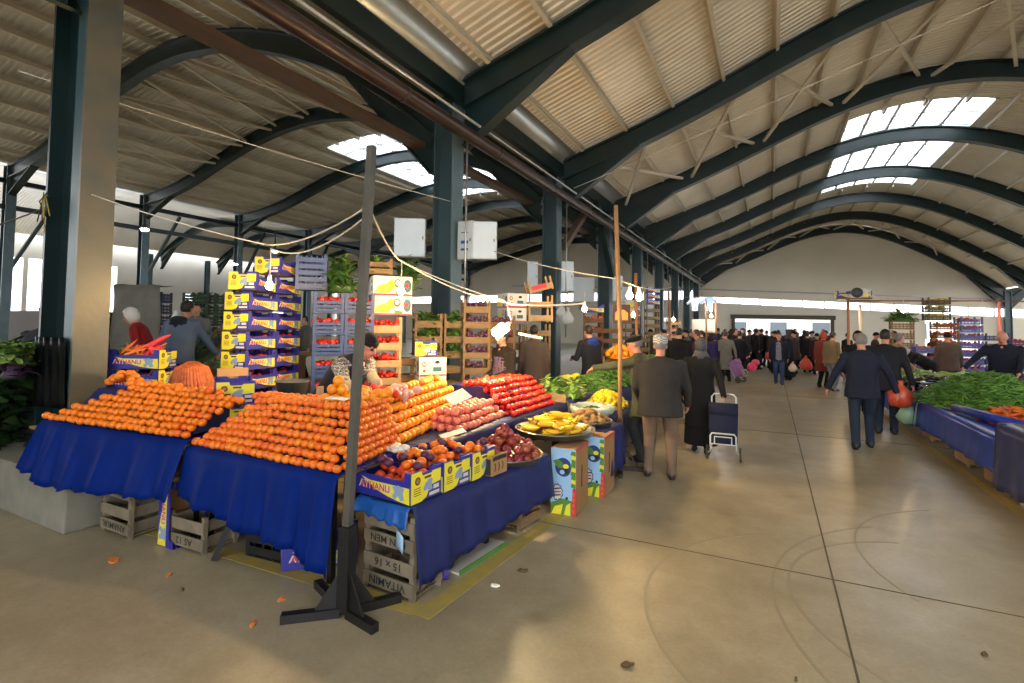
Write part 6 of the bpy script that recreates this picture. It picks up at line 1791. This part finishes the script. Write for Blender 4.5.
# --- behind the stalls
make_person('person in dark top and striped blue apron behind the glowing lamp', (-3.56, 6.75, 0), 2.7, 1.66, 1.1, .06, hand_l=(-.12, .26, 1.02), hand_r=(.12, .26, 1.02), top=cloth('brown_black_top', (44, 36, 30)), bottom=dkgrey, apron=True, x1=stripe_ap, coat=.86, hair=hair_d, voxel=.017)
make_person('person in dark clothes standing by the third steel column', (-3.75, 8.20, 0), .4, 1.74, 1.0, .0, top=brownj, bottom=blackc, coat=.72, hair=hair_d, voxel=.02)
make_person('man in dark jacket with blue hood turned away beside the third column', (-3.02, 9.3, 0), 1.0, 1.76, 1.12, .16, hand_l=(-.2, .35, 1.1), hand_r=(.1, .38, 1.15), top=cloth('dark_jacket', (34, 36, 44)), bottom=blackc, coat=.76, hair=hair_d, hood=True, x2=bluec, voxel=.018)
make_person('person with dark hair in a dark coat seen over the green coat', (-3.25, 17.7, 0), 2.2, 1.66, 1.0, 0, top=brownj, bottom=blackc, coat=.6, hair=hair_d, voxel=.026)
make_person('person in maroon jacket facing left behind the skullcap man', (-1.62, 13.4, 0), 1.5, 1.68, 1.0, 0, top=cloth('maroon_jacket', (92, 44, 52)), bottom=blackc, coat=.7, hair=hair_b, voxel=.026)
make_person('man all in black seen from behind between skullcap and headscarf', (-1.85, 12.0, 0), .1, 1.72, 1.12, 0, top=blackc, bottom=blackc, coat=.6, hair=hair_d, voxel=.022)
# --- right side
make_person('grey haired man in navy jacket and dark jeans walking away', (1.19, 8.94, 0), -.05, 1.68, 1.12, .02, hand_l=(-.46, .02, .84), hand_r=(.42, .02, .88), foot_l=(-.10, -.16), foot_r=(.10, .12), top=navy, bottom=jean, coat=.76, voxel=.015, hair=hair_g, depth=1.1)
make_person('man in dark suit walking beside the right stall, carrying plastic bags', (1.70, 10.35, 0), -.25, 1.75, 1.14, .08, hand_r=(.36, .06, .80), hand_l=(-.25, .16, .86), foot_l=(-.1, -.05), foot_r=(.1, .06), top=cloth('black_suit', (30, 31, 38)), bottom=jean, coat=.72, voxel=.016, hair=hair_d, depth=1.1, skin=skin_r)
make_person('dark haired woman in black whose face shows between the two dark jackets', (1.62, 12.6, 0), 2.9, 1.70, .98, 0, top=blackc, bottom=blackc, coat=.5, hair=hair_d, voxel=.018, hat=('hood', blackc))
make_person('man in tan jacket turned towards the vegetables of the right stall', (2.52, 14.2, 0), -1.25, 1.66, 1.22, .10, hand_l=(-.1, .34, 1.0), hand_r=(.12, .30, .95), top=tan, bottom=dkgrey, coat=.76, hair=hair_g, voxel=.018, depth=1.2, skin=skin_r)
make_person('shopper in black bending down with a pale blue hood', (3.25, 15.2, 0), 1.7, 1.66, 1.1, 1.0, hand_l=(-.2, .62, .72), hand_r=(.2, .62, .72), top=blackc, bottom=blackc, coat=.7, hat=('hood', cloth('pale_blue_hood', (150, 164, 186))), voxel=.02, hips_back=.15, head_pitch=-40)
make_person('man in brown jacket and black knit cap seen from behind', (4.0, 16.4, 0), .1, 1.68, 1.1, .0, top=brownj, bottom=dkgrey, coat=.74, hat=('beanie', blackc), voxel=.02)
make_person('bald man in dark navy sweater leaning over the right stall', (3.98, 12.9, 0), 2.75, 1.80, 1.22, .34, hand_r=(.50, .46, .98), hand_l=(-.22, .50, .94), head_pitch=-34, top=cloth('dark_navy_sweater', (30, 34, 48)), bottom=blackc, coat=.84, voxel=.016, depth=1.15, skin=skin_r)
make_person('person in purple partly behind the bald man', (4.95, 14.0, 0), 2.6, 1.68, 1.1, 0, top=purple, bottom=blackc, coat=.6, hair=hair_d, voxel=.024)
make_person('man in open navy jacket and plaid shirt walking towards the viewer', (.23, 17.8, 0), PI - .05, 1.60, 1.08, .02, hand_l=(-.27, .08, .86), hand_r=(.27, .02, .84), foot_l=(-.1, .16), foot_r=(.1, -.14), top=navy, bottom=bjean, coat=.78, open_front=True, x1=plaid, hair=hair_b, voxel=.018, skin=skin_r)
make_person('man in khaki jacket and light jeans facing the right stalls', (1.50, 16.7, 0), -.9, 1.66, 1.1, .08, hand_r=(.1, .32, 1.0), top=khaki, bottom=ljean, coat=.80, hair=hair_d, voxel=.018)
make_person('person in orange red jacket close behind the khaki jacket', (1.36, 17.5, 0), -.6, 1.66, .95, .1, top=cloth('orange_red_jacket', (116, 50, 42)), bottom=blackc, coat=.5, hat=('hood', cloth('orange_red_hood', (150, 66, 52))), voxel=.022)
make_person('person in purple hooded coat seen from behind beyond the black headscarf', (-1.62, 17.9, 0), .2, 1.52, 1.05, 0, top=purple, bottom=jean, coat=.55, hat=('hood', purple), voxel=.02)
make_person('woman in grey coat with dark belt bag holding a pink trolley', (-1.27, 17.55, 0), .3, 1.62, 1.0, .03, hand_r=(.30, -.12, .86), hand_l=(-.1, .2, 1.15), top=greyc, bottom=blackc, coat=.42, coat_flare=1.08, hair=hair_b, voxel=.02)
# --- stall hall on the left, on a low loading platform
MB().bx(-12.5, -6.75, 3.45, 9.6, 0, .30).obj('stall_platform', wdark, label='low wooden platform behind the near column', cat='platform')
make_person('man in dark cap and jacket left of the near column', (-8.35, 3.05, .0), .5, 1.90, 1.1, .06, top=cloth('slate_jacket', (52, 54, 58)), bottom=blackc, coat=.7, hat=('flat', blackc), hair=hair_d, voxel=.018)
make_person('person in red jacket and white hood bowed beside the near column', (-8.55, 4.40, .30), 2.4, 1.66, 1.0, .35, head_pitch=-25, top=redc, bottom=blackc, coat=.8, hat=('hood', whitec), voxel=.018)
make_person('dark haired man in blue grey fleece seen from behind, right of near column', (-7.35, 4.15, .30), .35, 1.74, 1.15, .18, hand_r=(.25, .45, .95), hand_l=(-.25, .2, .9), top=bluegrey, bottom=blackc, coat=.84, hair=hair_d, hood=True, x2=cloth('dark_hood_lining', (40, 46, 58)), voxel=.015)
make_person('man in grey jacket facing the viewer beyond the potato heap', (-10.6, 6.35, .30), -2.4, 1.80, 1.0, 0, top=cloth('mid_grey_jacket', (104, 106, 104)), bottom=blackc, coat=.72, hair=hair_d, voxel=.02)
for i, (x, y, c) in enumerate(((-11.6, 8.4, redc), (-11.2, 8.9, navy), (-10.7, 9.2, greyc))):
    make_person(('person in dark red at the back of the stall hall', 'person in navy at the back of the stall hall', 'person in grey at the back of the stall hall')[i], (x, y, .30), 1.0 + i, 1.6, 1, 0, top=c, bottom=blackc, coat=.6, hair=hair_d, voxel=.03)

# --- crowd before the gateway ----------------------------------------------------------
cr_top = [cloth('crowd_black_coat', (30, 29, 32), objvar=.35), cloth('crowd_dark_coat', (48, 44, 46), objvar=.5), cloth('crowd_brown_coat', (72, 56, 48), objvar=.5)]
PROTO = []
PR = Vector((0, 40, 0))
def mk(i, **k): return make_person('person in dark winter clothes in the dense crowd before the bright gateway', (0, 40 + i, 0), 0, 1.68, 1.08, .02, voxel=.032, group='crowd before the gateway', **k)
PROTO.append(mk(0, top=cr_top[0], bottom=blackc, coat=.7, hair=hair_d))
PROTO.append(mk(1, top=cr_top[1], bottom=jean, coat=.76, hair=hair_d, foot_l=(-.1, .12), foot_r=(.1, -.1)))
PROTO.append(mk(2, top=cr_top[0], bottom=blackc, coat=.35, skirt=True, scarf=cloth('crowd_scarf', (60, 56, 60), objvar=.6)))
PROTO.append(mk(3, top=cr_top[2], bottom=blackc, coat=.6, hat=('beanie', blackc), hand_r=(.1, .3, 1.0)))
q = random.Random(21); used = [[False] for _ in PROTO]
spots = []
for row in range(9):
    y = 19.6 + row * 1.15
    for x0, x1 in ((-2.9, -.55), (.55, 1.05)) if row < 2 else ((-3.2, 2.2),):
        x = x0 + q.uniform(0, .3)
        while x < x1:
            if row > 2 or q.random() < .8: spots.append((x, y + q.uniform(-.4, .4)))
            x += q.uniform(.5, .75)
for x, y in spots:
    i = q.randrange(4)
    s = q.uniform(.93, 1.03)
    inst(PROTO[i], used[i], (x, y, 0), (0, 0, q.choice([0, 0, PI, PI, 1.5, -1.5]) + q.uniform(-.5, .5)), scale=s)
for x, y in ((4.0, 22.5), (4.9, 21.8), (3.2, 21.2), (2.6, 23.0)):
    i = q.randrange(4); o = inst(PROTO[i], used[i], (x, y, 0), (0, 0, q.uniform(0, 6)), label='dark dressed person behind the right hand stalls near the crate piles', group='people behind the right stalls')
for x, y in ((-3.6, 15.5), (-3.1, 17.2), (-2.6, 18.6), (-3.9, 18.9)):
    i = q.randrange(4); o = inst(PROTO[i], used[i], (x, y, 0), (0, 0, q.uniform(0, 6)), label='dark dressed person among the far left hand stalls', group='people at the far left stalls')

# --- trolleys and carried bags ------------------------------------------------------------
def trolley(loc, rz, cb, frame, label, lean=.22, handle=True, W=.33, H=.52):
    t = empty('shopping_trolley', loc, rz, label, 'trolley')
    M = RX(-lean)
    b = MB()
    rings = []
    for z, w, d in ((.20, .9, .8), (.24, 1, 1), (.45, 1.04, 1.05), (H + .14, 1.06, 1.0), (H + .20, 1.0, .9)):
        rings.append([M @ Vector((W / 2 * w * cx, .12 * d * cy - .10, z)) for cx, cy in ((-1, -1), (0, -1.06), (1, -1), (1, 1), (0, 1.05), (-1, 1))])
    b.rings(rings, 0); b.obj('bag', cb, t, bevel=.012)
    b = MB(); b.grid([[M @ Vector((W / 2 * 1.06 * u, -.235 - .004, z)) for u in (-1, 0, 1)] for z in (H + .20, H + .05)]); b.obj('flap', cb, t, solid=.012)
    b = MB()
    for s in (-1, 1):
        b.tube([M @ Vector((s * .15, .04, .10)), M @ Vector((s * .15, .04, H + .30)), M @ Vector((s * .12, .04, H + .34)), M @ Vector((0, .04, H + .345))], .011, 8)
        b.tube([M @ Vector((s * .15, .03, .16)), M @ Vector((s * .15, -.26, .16)), M @ Vector((s * .15, -.28, .30)), M @ Vector((s * .13, -.28, .33)), M @ Vector((0, -.28, .33))], .010, 8)
        b.tube([M @ Vector((s * .10, -.28, .20)), M @ Vector((s * .10, -.285, .29)), M @ Vector((0, -.285, .29))], .008, 8)
        b.tube([M @ Vector((s * .15, .03, .16)), Vector((s * .17, .02, .092)), Vector((s * .20, .02, .092))], .009, 6)
    b.tube([M @ Vector((-.15, -.28, .2)), M @ Vector((.15, -.28, .2))], .008, 6)
    b.obj('frame', frame, t)
    for s in (-1, 1):
        b = MB(); b.lathe([(.012, -.012), (.085, -.012), (.092, -.006), (.092, .006), (.085, .012), (.012, .012)], 18, 0, (0, 0, 0), M=RY(PI / 2)); b.obj('wheel', mat('trolley_wheel', (70, 62, 50), .6), t, loc=(s * .20, .02, .092))
    return t
white_tube = mat('white_enamel_tube', (206, 206, 200), .3)
trolley((-.55, 7.14, 0), .05, cloth('navy_nylon', (30, 34, 56)), white_tube, 'navy shopping trolley on a white frame pulled by the woman in black')
trolley((-.82, 17.45, 0), 1.2, cloth('lilac_pink_bag', (150, 110, 160)), white_tube, 'pink and lilac shopping trolley beside the woman in grey coat', .5)
b = MB(); b.ball((0, 0, .30), (.14, .12, .15), 12, 8); b.ball((.1, .05, .45), (.12, .1, .1), 12, 8); b.obj('plastic_bag', mat('bright_pink_bag', (220, 70, 110), .4, 0, .2, 10), loc=(-.52, 17.5, .20), label='bright pink bag resting on the lilac trolley', cat='bag')
def bag(loc, s, m, label, fillm=None):
    b = MB(); b.lathe([(.01, 0), (.11 * s, .015), (.145 * s, .10 * s), (.135 * s, .19 * s), (.08 * s, .26 * s), (.025 * s, .32 * s), (.03 * s, .36 * s)], 14)
    for v in range(len(b.v)): b.v[v] = (b.v[v][0] * (1 + jit(.2)), b.v[v][1] * .8 * (1 + jit(.2)), b.v[v][2] + jit(.015))
    return b.obj('plastic_bag', m, loc=loc, label=label, cat='bag')
bag((1.84, 10.0, .50), 1.15, mat('red_fruit_bag', (186, 52, 36), .35, 0, .35, 9, rgb2=(206, 96, 56)), 'red bag of fruit carried by the man in the dark suit')
bag((1.96, 10.16, .22), 1.0, mat('pale_green_bag', (150, 190, 160), .3, 0, .15, 8), 'pale green bag carried below the red one by the man in the suit')
bag((-.02, 21.0, .55), 1.1, mat('crowd_red_bag', (170, 50, 50), .4), 'red carrier bag at the edge of the crowd left of the plaid shirt man')
bag((.98, 18.2, .45), 1.2, mat('crowd_orange_bag', (190, 70, 50), .4), 'orange red carrier bag held beside the orange red jacket')
bag((-1.0, 20.6, .75), 1.2, mat('orange_bag', (206, 112, 50), .4), 'orange shoulder bag in the crowd beyond the grey coat')
bag((.60, 17.6, .42), .8, mat('white_small_bag', (206, 190, 180), .4), 'small pale bag in the hand of the man in plaid shirt')
# ================================================================== lettuce bank left of the near column
pcx = [(-7.32, 2.62), (-6.92, 2.58)]
for i, (x, y) in enumerate(pcx):
    for k in range(2): pcrate('plastic_crate', blackp, (x, y, .44 + .24 * k), .1, 'dark plastic crate on the plinth under the lettuces, %s of the %s pair' % (('lower', 'upper')[k], ('left', 'right')[i]), 'crates under the lettuces', L=.36, W=.36, H=.22, post=.012)
dk_leaf = mat('chard_leaf', (40, 68, 34), .5, 0, .35, 8); mid_leaf = mat('spinach_leaf', (58, 92, 42), .5, 0, .3, 8); pl_leaf = mat('curly_lettuce', (150, 184, 92), .5, 0, .25, 8)
LM = [dk_leaf, mid_leaf, pl_leaf]
q = random.Random(77); n = 0
for lev, z in enumerate((.45, .62, .80, .98, 1.14, 1.28)):
    for x, y in ((-7.50, 2.20), (-7.22, 2.10), (-6.98, 2.06), (-6.78, 2.06), (-7.42, 2.42), (-7.0, 2.34)) if lev < 5 else ((-7.05, 2.02), (-6.78, 1.98), (-6.54, 1.96), (-6.92, 2.16), (-6.68, 2.08)):
        yy = y - .10 + .055 * lev
        b = heap_base(MB(), .13, .13, .17, 1 if lev < 5 else 2)
        leaf_heap(b, .14, .14, .19, 46, .17, .10, [0, 0, 1] if lev < 5 else [2, 2, 1], 500 + n, .8, .5); n += 1
        b.obj('leafy_greens' if lev < 5 else 'lettuce', LM, loc=(x + q.uniform(-.03, .03), yy, z), rot=(q.uniform(.1, .5), q.uniform(-.2, .2), q.uniform(0, 6)), label='dark leafy bunch in the bank of greens left of the near column' if lev < 5 else 'pale curly lettuce on top of the greens left of the near column', cat='greens' if lev < 5 else 'lettuce', group='dark bunches left of the near column' if lev < 5 else 'lettuces left of the near column')
b = leaf_heap(heap_base(MB(), .10, .10, .14, 0), .11, .11, .17, 40, .12, .09, [0], 601, .9); b.obj('purple_lettuce', [mat('purple_leaf', (74, 52, 78), .5, 0, .3, 8)], loc=(-6.43, 2.14, 1.16), label='purple leafed lettuce touching the near column', cat='lettuce')
b = MB(); b.grid([[(-7.62 + .045 * i, 2.0 - .012 * math.sin(i * 1.3), .52 - .1 * j) for i in range(6)] for j in range(5)]); b.obj('red_cloth', mat('dark_red_cloth', (120, 26, 24), .7, 0, .2, 6), label='dark red cloth hanging below the greens at the plinth', cat='cloth', solid=.004)

for i, (x, y, z) in enumerate(((-7.5, 1.99, .44), (-7.15, 1.97, .40), (-6.85, 1.98, .44), (-7.3, 1.96, .62), (-6.95, 1.97, .64), (-7.6, 2.02, .7))):
    b = heap_base(MB(), .11, .11, .15, 0); leaf_heap(b, .14, .14, .17, 46, .19, .11, [0, 0, 1], 560 + i, .7, .8)
    b.obj('leafy_greens', LM, loc=(x, y, z), rot=(.5, 0, i), label='dark leafy bunch in the bank of greens left of the near column', cat='greens', group='dark bunches left of the near column')
# ================================================================== stall hall goods behind the near column
b = heap_base(MB(), .95, .9, .75, 0)
qq = random.Random(3)
for i in range(420):
    a = qq.uniform(0, 6.28); rad = math.sqrt(qq.random()); b.ball((.95 * rad * math.cos(a), .9 * rad * math.sin(a), .78 * (1 - rad ** 1.6) + .02), qq.uniform(.035, .05), 7, 5, qq.randrange(2))
b.obj('potatoes', [mat('hall_potato', (142, 122, 80), .8, 0, .3, 9), mat('hall_potato_pale', (168, 148, 100), .8, 0, .2, 9)], loc=(-10.4, 7.3, 1.05), label='big heap of potatoes in the stall hall before the grey jacket', cat='potatoes', kind='stuff')
MB().bx(-11.5, -9.4, 6.4, 8.3, .98, 1.05).obj('display_table', board_m, label='wooden table top under the potato heap in the stall hall', cat='table')
for i, (x, y) in enumerate(((-11.3, 6.6), (-9.6, 6.6), (-11.3, 8.1), (-9.6, 8.1))): pass
MB().bx(-11.4, -9.5, 6.5, 8.2, .30, .98).obj('crate_base', wdark, label='brown crate block carrying the potato table', cat='crate')
b = MB(); qq = random.Random(4)
for i in range(60):
    x = qq.uniform(-.5, .5); b.tube([(x, -.45, .02 + qq.uniform(0, .25)), (x + qq.uniform(-.05, .05), 0, .22 + qq.uniform(0, .2)), (x + qq.uniform(-.1, .1), .5, .40 + qq.uniform(0, .2))], [.012, .02, .006], 5, qq.randrange(2))
b.lathe([(.5, 0), (.45, .2), (.01, .3)], 12, 0)
b.obj('leeks', [mat('leek_green', (40, 72, 36), .5, 0, .25, 8), mat('leek_dark', (30, 54, 30), .5)], loc=(-8.7, 5.1, .98), rot=(0, 0, .5), label='slanting bundle of dark green leeks left of the tall carton stack', cat='leeks', kind='stuff')
MB().bx(-9.3, -8.1, 4.6, 5.7, .30, .98).obj('crate_base', wdark, label='brown crate block carrying the leeks', cat='crate')
b = leaf_heap(heap_base(MB(), .12, .12, .17, 0), .12, .12, .18, 30, .1, .1, [0], 610, .6, .6); b.obj('cabbage', [mat('white_green_cabbage', (150, 176, 120), .5, 0, .15, 8)], loc=(-7.75, 4.95, .98), label='pale green cabbage right of the leeks', cat='cabbage')
MB().bx(-8.05, -7.45, 4.7, 5.3, .30, .98).obj('crate_base', wdark, label='brown crate block carrying the pale cabbage', cat='crate')
gc = mat('dark_green_crate', (34, 62, 40), .5, 0, .2, 6)
for j in range(2):
    for k in range(8):
        pcrate('plastic_crate', gc, (-11.9 + .62 * j, 7.2 + .35 * j, .30 + .26 * k - (.0)), .5, 'dark green plastic crate of greens, %s up in the %s pile of the stall hall' % (ORD[k], ('left', 'right')[j]), 'dark green crates of the stall hall', L=.6, W=.42, H=.22, post=.03)
        if k > 3:
            b = heap_base(MB(), .24, .16, .08, 0); leaf_heap(b, .26, .18, .11, 40, .12, .07, [0, 1], 620 + k + 8 * j, .9); b.obj('leafy_greens', LM, loc=(-11.9 + .62 * j, 7.2 + .35 * j, .30 + .26 * k + .16), rot=(0, 0, .5), label='greens in the %s dark green crate of the %s hall pile' % (ORD[k], ('left', 'right')[j]), cat='greens')
b = MB(); b.grid([[(-.5 + .2 * i, .04 * math.sin(i * 2.2 + j), 2.2 - .24 * j) for i in range(6)] for j in range(9)]); b.grid([[(-.5 + .2 * i, .12 * j, 2.2 + .02 * math.sin(i * 2 + j)) for i in range(6)] for j in range(5)])
b.obj('grey_tarp', mat('grey_canvas', (122, 120, 112), .8, 0, .2, 4), loc=(-12.5, 6.15, .30), rot=(0, 0, .55), label='grey canvas sheet draped over the goods right of the near column', cat='tarpaulin', solid=.006)
for k in range(8): pcrate('plastic_crate', dkblue, (-12.7, 6.6, .30 + .26 * k), .55, 'dark blue crate, %s up under the grey canvas sheet' % ORD[k], 'crates under the canvas', L=.6, W=.42, H=.23, post=.02)
bag((-8.85, 4.95, .98 + .36), 1.5, MATS['white_plastic_bag'], 'white plastic bag standing before the dark green crates')
# long dark stand with goods at the far left
b = MB(); b.bx(-16, -13.5, 5.2, 6.6, 0, 1.9); b.obj('dark_kiosk', mat('kiosk_brown', (64, 52, 42), .7, 0, .2, 3), label='brown kiosk counter at the far left beyond the capped man', cat='kiosk')

# ================================================================== far left stalls along the aisle
table('trestle_table', [(-2.9, 9.9), (-2.0, 9.9), (-1.95, 17.0), (-2.8, 17.0)], .76, 'long far table of the left stalls beyond the herbs', [(-2.8, 10), (-2.1, 10), (-2.7, 16.9), (-2.05, 16.9)])
b = MB(); drape(b, [(-1.97, 9.85, .764), (-1.92, 13, .764), (-1.90, 17.05, .764)], [.2, .2, .2], .03, (-.85, 0, 0), 9, .014, 5, 0, 91); b.obj('tablecloth', tarp2, label='dark blue cloth of the far left stall table', cat='tablecloth', solid=.004)
for i in range(46):
    a = R.uniform(0, 6.28); rad = math.sqrt(R.random())
    fruit('orange', (-2.45 + .25 * rad * math.cos(a), 9.15 + .17 * rad * math.sin(a), 1.20 + .16 * (1 - rad ** 1.6)), 'bright orange fruit in the far heap beside the flat cap', 'far orange heap beside the flat cap', sc=1.15)
for k in range(2): wcrate((-2.45, 9.15, .757 + .21 * k), 0, 'wooden crate, %s of two raising the orange heap beside the flat cap' % ('lower', 'upper')[k], None, wood, L=.56, H=.18, pu=.025)
b = heap_base(MB(), .24, .14, .17, 0); b.obj('oranges', oran_m, loc=(-2.45, 9.15, 1.13), label='inner part of the far orange heap beside the flat cap', cat='oranges', kind='stuff')
for nm, x, y, rx, ry, h, cols, lab in [('green_beans', -2.45, 11.8, .42, .6, .3, [0, 1], 'far heap of green beans on the left stalls'), ('leafy_greens', -2.45, 13.4, .45, .6, .3, [1, 0], 'far heap of pale greens on the left stalls'), ('green_peppers', -2.4, 15.2, .45, .7, .3, [0, 2], 'farthest heap of dark greens on the left stalls')]:
    b = heap_base(MB(), rx, ry, h, 2); strands(b, rx, ry, h, 220, .17, .012, cols, int(y * 10), 2); b.obj(nm, gb, loc=(x, y, .765), label=lab, cat='vegetables', kind='stuff')
for j, (x, y, n, m, lab) in enumerate([(-3.95, 12.2, 8, wdark, 'brown'), (-3.65, 12.7, 7, wdark, 'dark brown'), (-4.0, 16.2, 8, wood, 'pale'), (-3.35, 20.3, 8, woodp, 'orange lit'), (-3.2, 14.0, 6, wood, 'straw coloured')]):
    for k in range(n): wcrate((x, y, .255 * k), .3 + .2 * j, '%s wooden crate, %s up in the pile at the far left stalls' % (lab, ORD[k]), lab + ' crates at the far left stalls', m, L=.5, H=.22, pu=.03)
    if j in (0, 3):
        for k in range(3, n): fill('fruit', mat('far_fruit', (176, 70, 36), .4, 0, .4, 7), (x, y, .255 * k + .06), .3 + .2 * j, .42, .22, 'reddish fruit in the %s %s crate of the far left stalls' % (ORD[k], lab), 18, .045, .05, 700 + 10 * j + k)
for k in range(2): wcarton((-4.0, 16.2, 2.05 + .26 * k), .6, 'white carton high on the pale crates at the far left stalls, %s' % ('lower', 'upper')[k])
carton((-3.95, 12.2, 2.06), .4, 'printed carton on top of the brown crates at the far left stalls', None)
for k in range(3): carton((-3.9, 19.0, 2.55 + .22 * k), .5, 'printed carton high beside the seventh column, %s of three' % ('lowest', 'middle', 'topmost')[k], 'cartons beside the seventh column')
for k in range(9): wcrate((-3.9, 19.0, .28 * k), .5, 'wooden crate, %s up below the high cartons by the seventh column' % (ORD + ['ninth'])[k], 'crates below the high cartons', wood, L=.5, H=.24, pu=.035)
# hung goods board
b = MB(); b.bx(-.16, .16, -.06, .06, 0, .36); b.prism([(-.12, .06), (.12, .06), (.12, .2), (.05, .26), (-.06, .26), (-.12, .2)], 0, .003, 1, RX(PI / 2), (0, -.061, 0))
b.obj('hanging_box', [mat('dark_red_box', (70, 26, 22), .6), mat('amber_print', (226, 150, 50), .5)], loc=(-2.55, 9.6, 1.78), rot=(0, 0, .3), label='dark red box with amber picture hanging behind the thin wooden pole', cat='box')
# white awning sheet and posts
postm = mat('orange_wood_post', (168, 112, 74), .7, 0, .2, 5)
for i, (x, y) in enumerate(((-2.05, 19.2), (-1.78, 19.8), (-2.6, 15.0), (-2.3, 9.7))):
    b = MB(); b.tube([(0, 0, 0), (.02, 0, 1.5), (0, 0, 2.75)], .03, 8); b.obj('stall_post', postm, loc=(x, y, 0), label='thin brown stall post at the far left stalls, %s' % ('before the white sheet', 'right of the white sheet', 'by the brown crates', 'behind the green coat')[i], cat='post')
b = MB(); b.grid([[(-.45 + .15 * i, .03 * math.sin(i * 2.0), .55 - .13 * j) for i in range(7)] for j in range(5)]); b.obj('white_sheet', mat('white_awning', (232, 230, 222), .6), loc=(-2.35, 21.3, 1.50), label='white sheet hanging at the far end of the left stalls', cat='sheet', solid=.005)
def shirt(loc, m, label):
    b = MB(); pl = [(-.12, 0), (.12, 0), (.13, .34), (.26, .22), (.30, .30), (.12, .50), (.05, .52), (0, .48), (-.05, .52), (-.12, .50), (-.30, .30), (-.26, .22), (-.13, .34)]
    b.prism(pl, -.03, .03, 0, RX(PI / 2)); return b.obj('hanging_shirt', m, loc=loc, rot=(0, 0, .3), label=label, cat='shirt', bevel=.012)
shirt((-2.55, 20.2, 2.35), mat('pale_lilac_shirt', (196, 196, 224), .8), 'pale lilac shirt hung above the far left stalls')
shirt((-2.05, 20.3, 2.38), mat('blue_striped_shirt', (150, 168, 210), .8), 'blue shirt hung above the far left stalls')
MB().tube([(-3.1, 20.15, 2.86), (-1.5, 20.35, 2.88)], .012, 6).obj('hanging_rail', postm, label='thin rail carrying the hung shirts', cat='rail')

# ================================================================== far right stalls
r = empty('stall_post', (1.80, 15.6, 0), 0, 'orange stall pole carrying small cartons and a round black speaker', 'post')
MB().tube([(0, 0, 0), (0, 0, 2.50)], .035, 10).obj('pole', postm, r); MB().bx(-.25, .5, -.15, .15, 2.5, 2.53).obj('shelf', board_m, r)
o = carton((1.68, 15.6, 2.535), .2, 'small yellow carton on the shelf of the orange stall pole', None); o.scale = (.62, .7, .9)
b = MB(); b.lathe([(.01, -.08), (.10, -.08), (.13, .0), (.13, .03), (.10, .02), (.05, .0), (.01, .01)], 20, 0, M=RX(PI / 2)); b.obj('speaker', blackp, loc=(1.98, 15.5, 2.665), label='round black speaker on the shelf of the orange stall pole', cat='speaker')
o = wcarton((2.20, 15.62, 2.535), .15, 'small white carton right of the round speaker'); o.scale = (.42, .5, .9)
b = MB(); b.tube([(2.16, 16.4, 0), (2.16, 16.4, 2.4)], .035, 8); b.obj('stall_post', mat('white_post', (196, 186, 178), .6), label='whitish stall post right of the orange one', cat='post')
b = MB(); b.tube([(1.8, 15.62, 2.46), (5.35, 17.6, 2.52), (8.5, 19.4, 2.5)], .02, 8); b.obj('stall_rail', mat('red_pipe', (92, 52, 46), .5), label='long thin red pipe spanning the right hand stalls', cat='rail')
b = MB(); b.tube([(5.35, 17.6, 0), (5.35, 17.6, 2.5)], .035, 8); b.obj('stall_post', mat('pink_post', (190, 110, 110), .6), label='pinkish stall post in front of the violet crates', cat='post')
table('trestle_table', [(2.15, 15.8), (3.2, 15.8), (3.3, 20.5), (2.15, 20.5)], .70, 'far table of the right stalls beyond the courgettes', [(2.2, 15.9), (3.1, 15.9), (2.2, 20.4), (3.2, 20.4)])
b = MB(); drape(b, [(2.1, 20.6, .704), (2.1, 15.75, .704)], [.2, .2], .03, (1.1, 0, 0), 9, .014, 5, 0, 95); b.obj('tablecloth', glossy_blue, label='blue cloth of the far right stall table', cat='tablecloth', solid=.004)
for i in range(60):
    fruit('orange', (2.6 + jit(.3), 16.5 + jit(.5), .74 + R.uniform(0, .3)), 'orange fruit heaped on the far right table by the khaki jacket', 'oranges on the far right table', sc=1.1)
b = heap_base(MB(), .36, .6, .3, 0); b.obj('oranges', oran_m, loc=(2.6, 16.5, .705), label='inner oranges on the far right table', cat='oranges', kind='stuff')
b = heap_base(MB(), .4, .6, .3, 2); strands(b, .4, .6, .32, 160, .18, .014, [0, 1], 97, 2); b.obj('leafy_greens', gb, loc=(2.65, 18.2, .705), label='greens heaped on the far right table', cat='vegetables', kind='stuff')
b = MB(); b.bx(0, .8, 0, .05, 0, .4); b.obj('wall_sign', [mat('grey_notice', (150, 140, 124), .7)], loc=(-13.5, 38.0, 3.0), rot=(0, 0, .9), label='small grey notice on the far hall wall', cat='sign')
SKY = 3.0; EXPO = 1.0
# ================================================================== light
w = bpy.data.worlds.new('sky'); SC.world = w; w.use_nodes = True
bg = w.node_tree.nodes['Background']; bg.inputs['Color'].default_value = (.92, .96, 1.0, 1); bg.inputs['Strength'].default_value = SKY
def portal(name, loc, rot, sx, sy):
    l = bpy.data.lights.new(name, 'AREA'); l.shape = 'RECTANGLE'; l.size = sx; l.size_y = sy; l.cycles.is_portal = True
    o = bpy.data.objects.new(name, l); COL.objects.link(o); o.location = loc; o.rotation_euler = rot
SC.view_settings.view_transform = 'Standard'; SC.view_settings.look = 'None'; SC.view_settings.gamma = 1; SC.view_settings.use_curve_mapping = False
SC.view_settings.exposure = EXPO
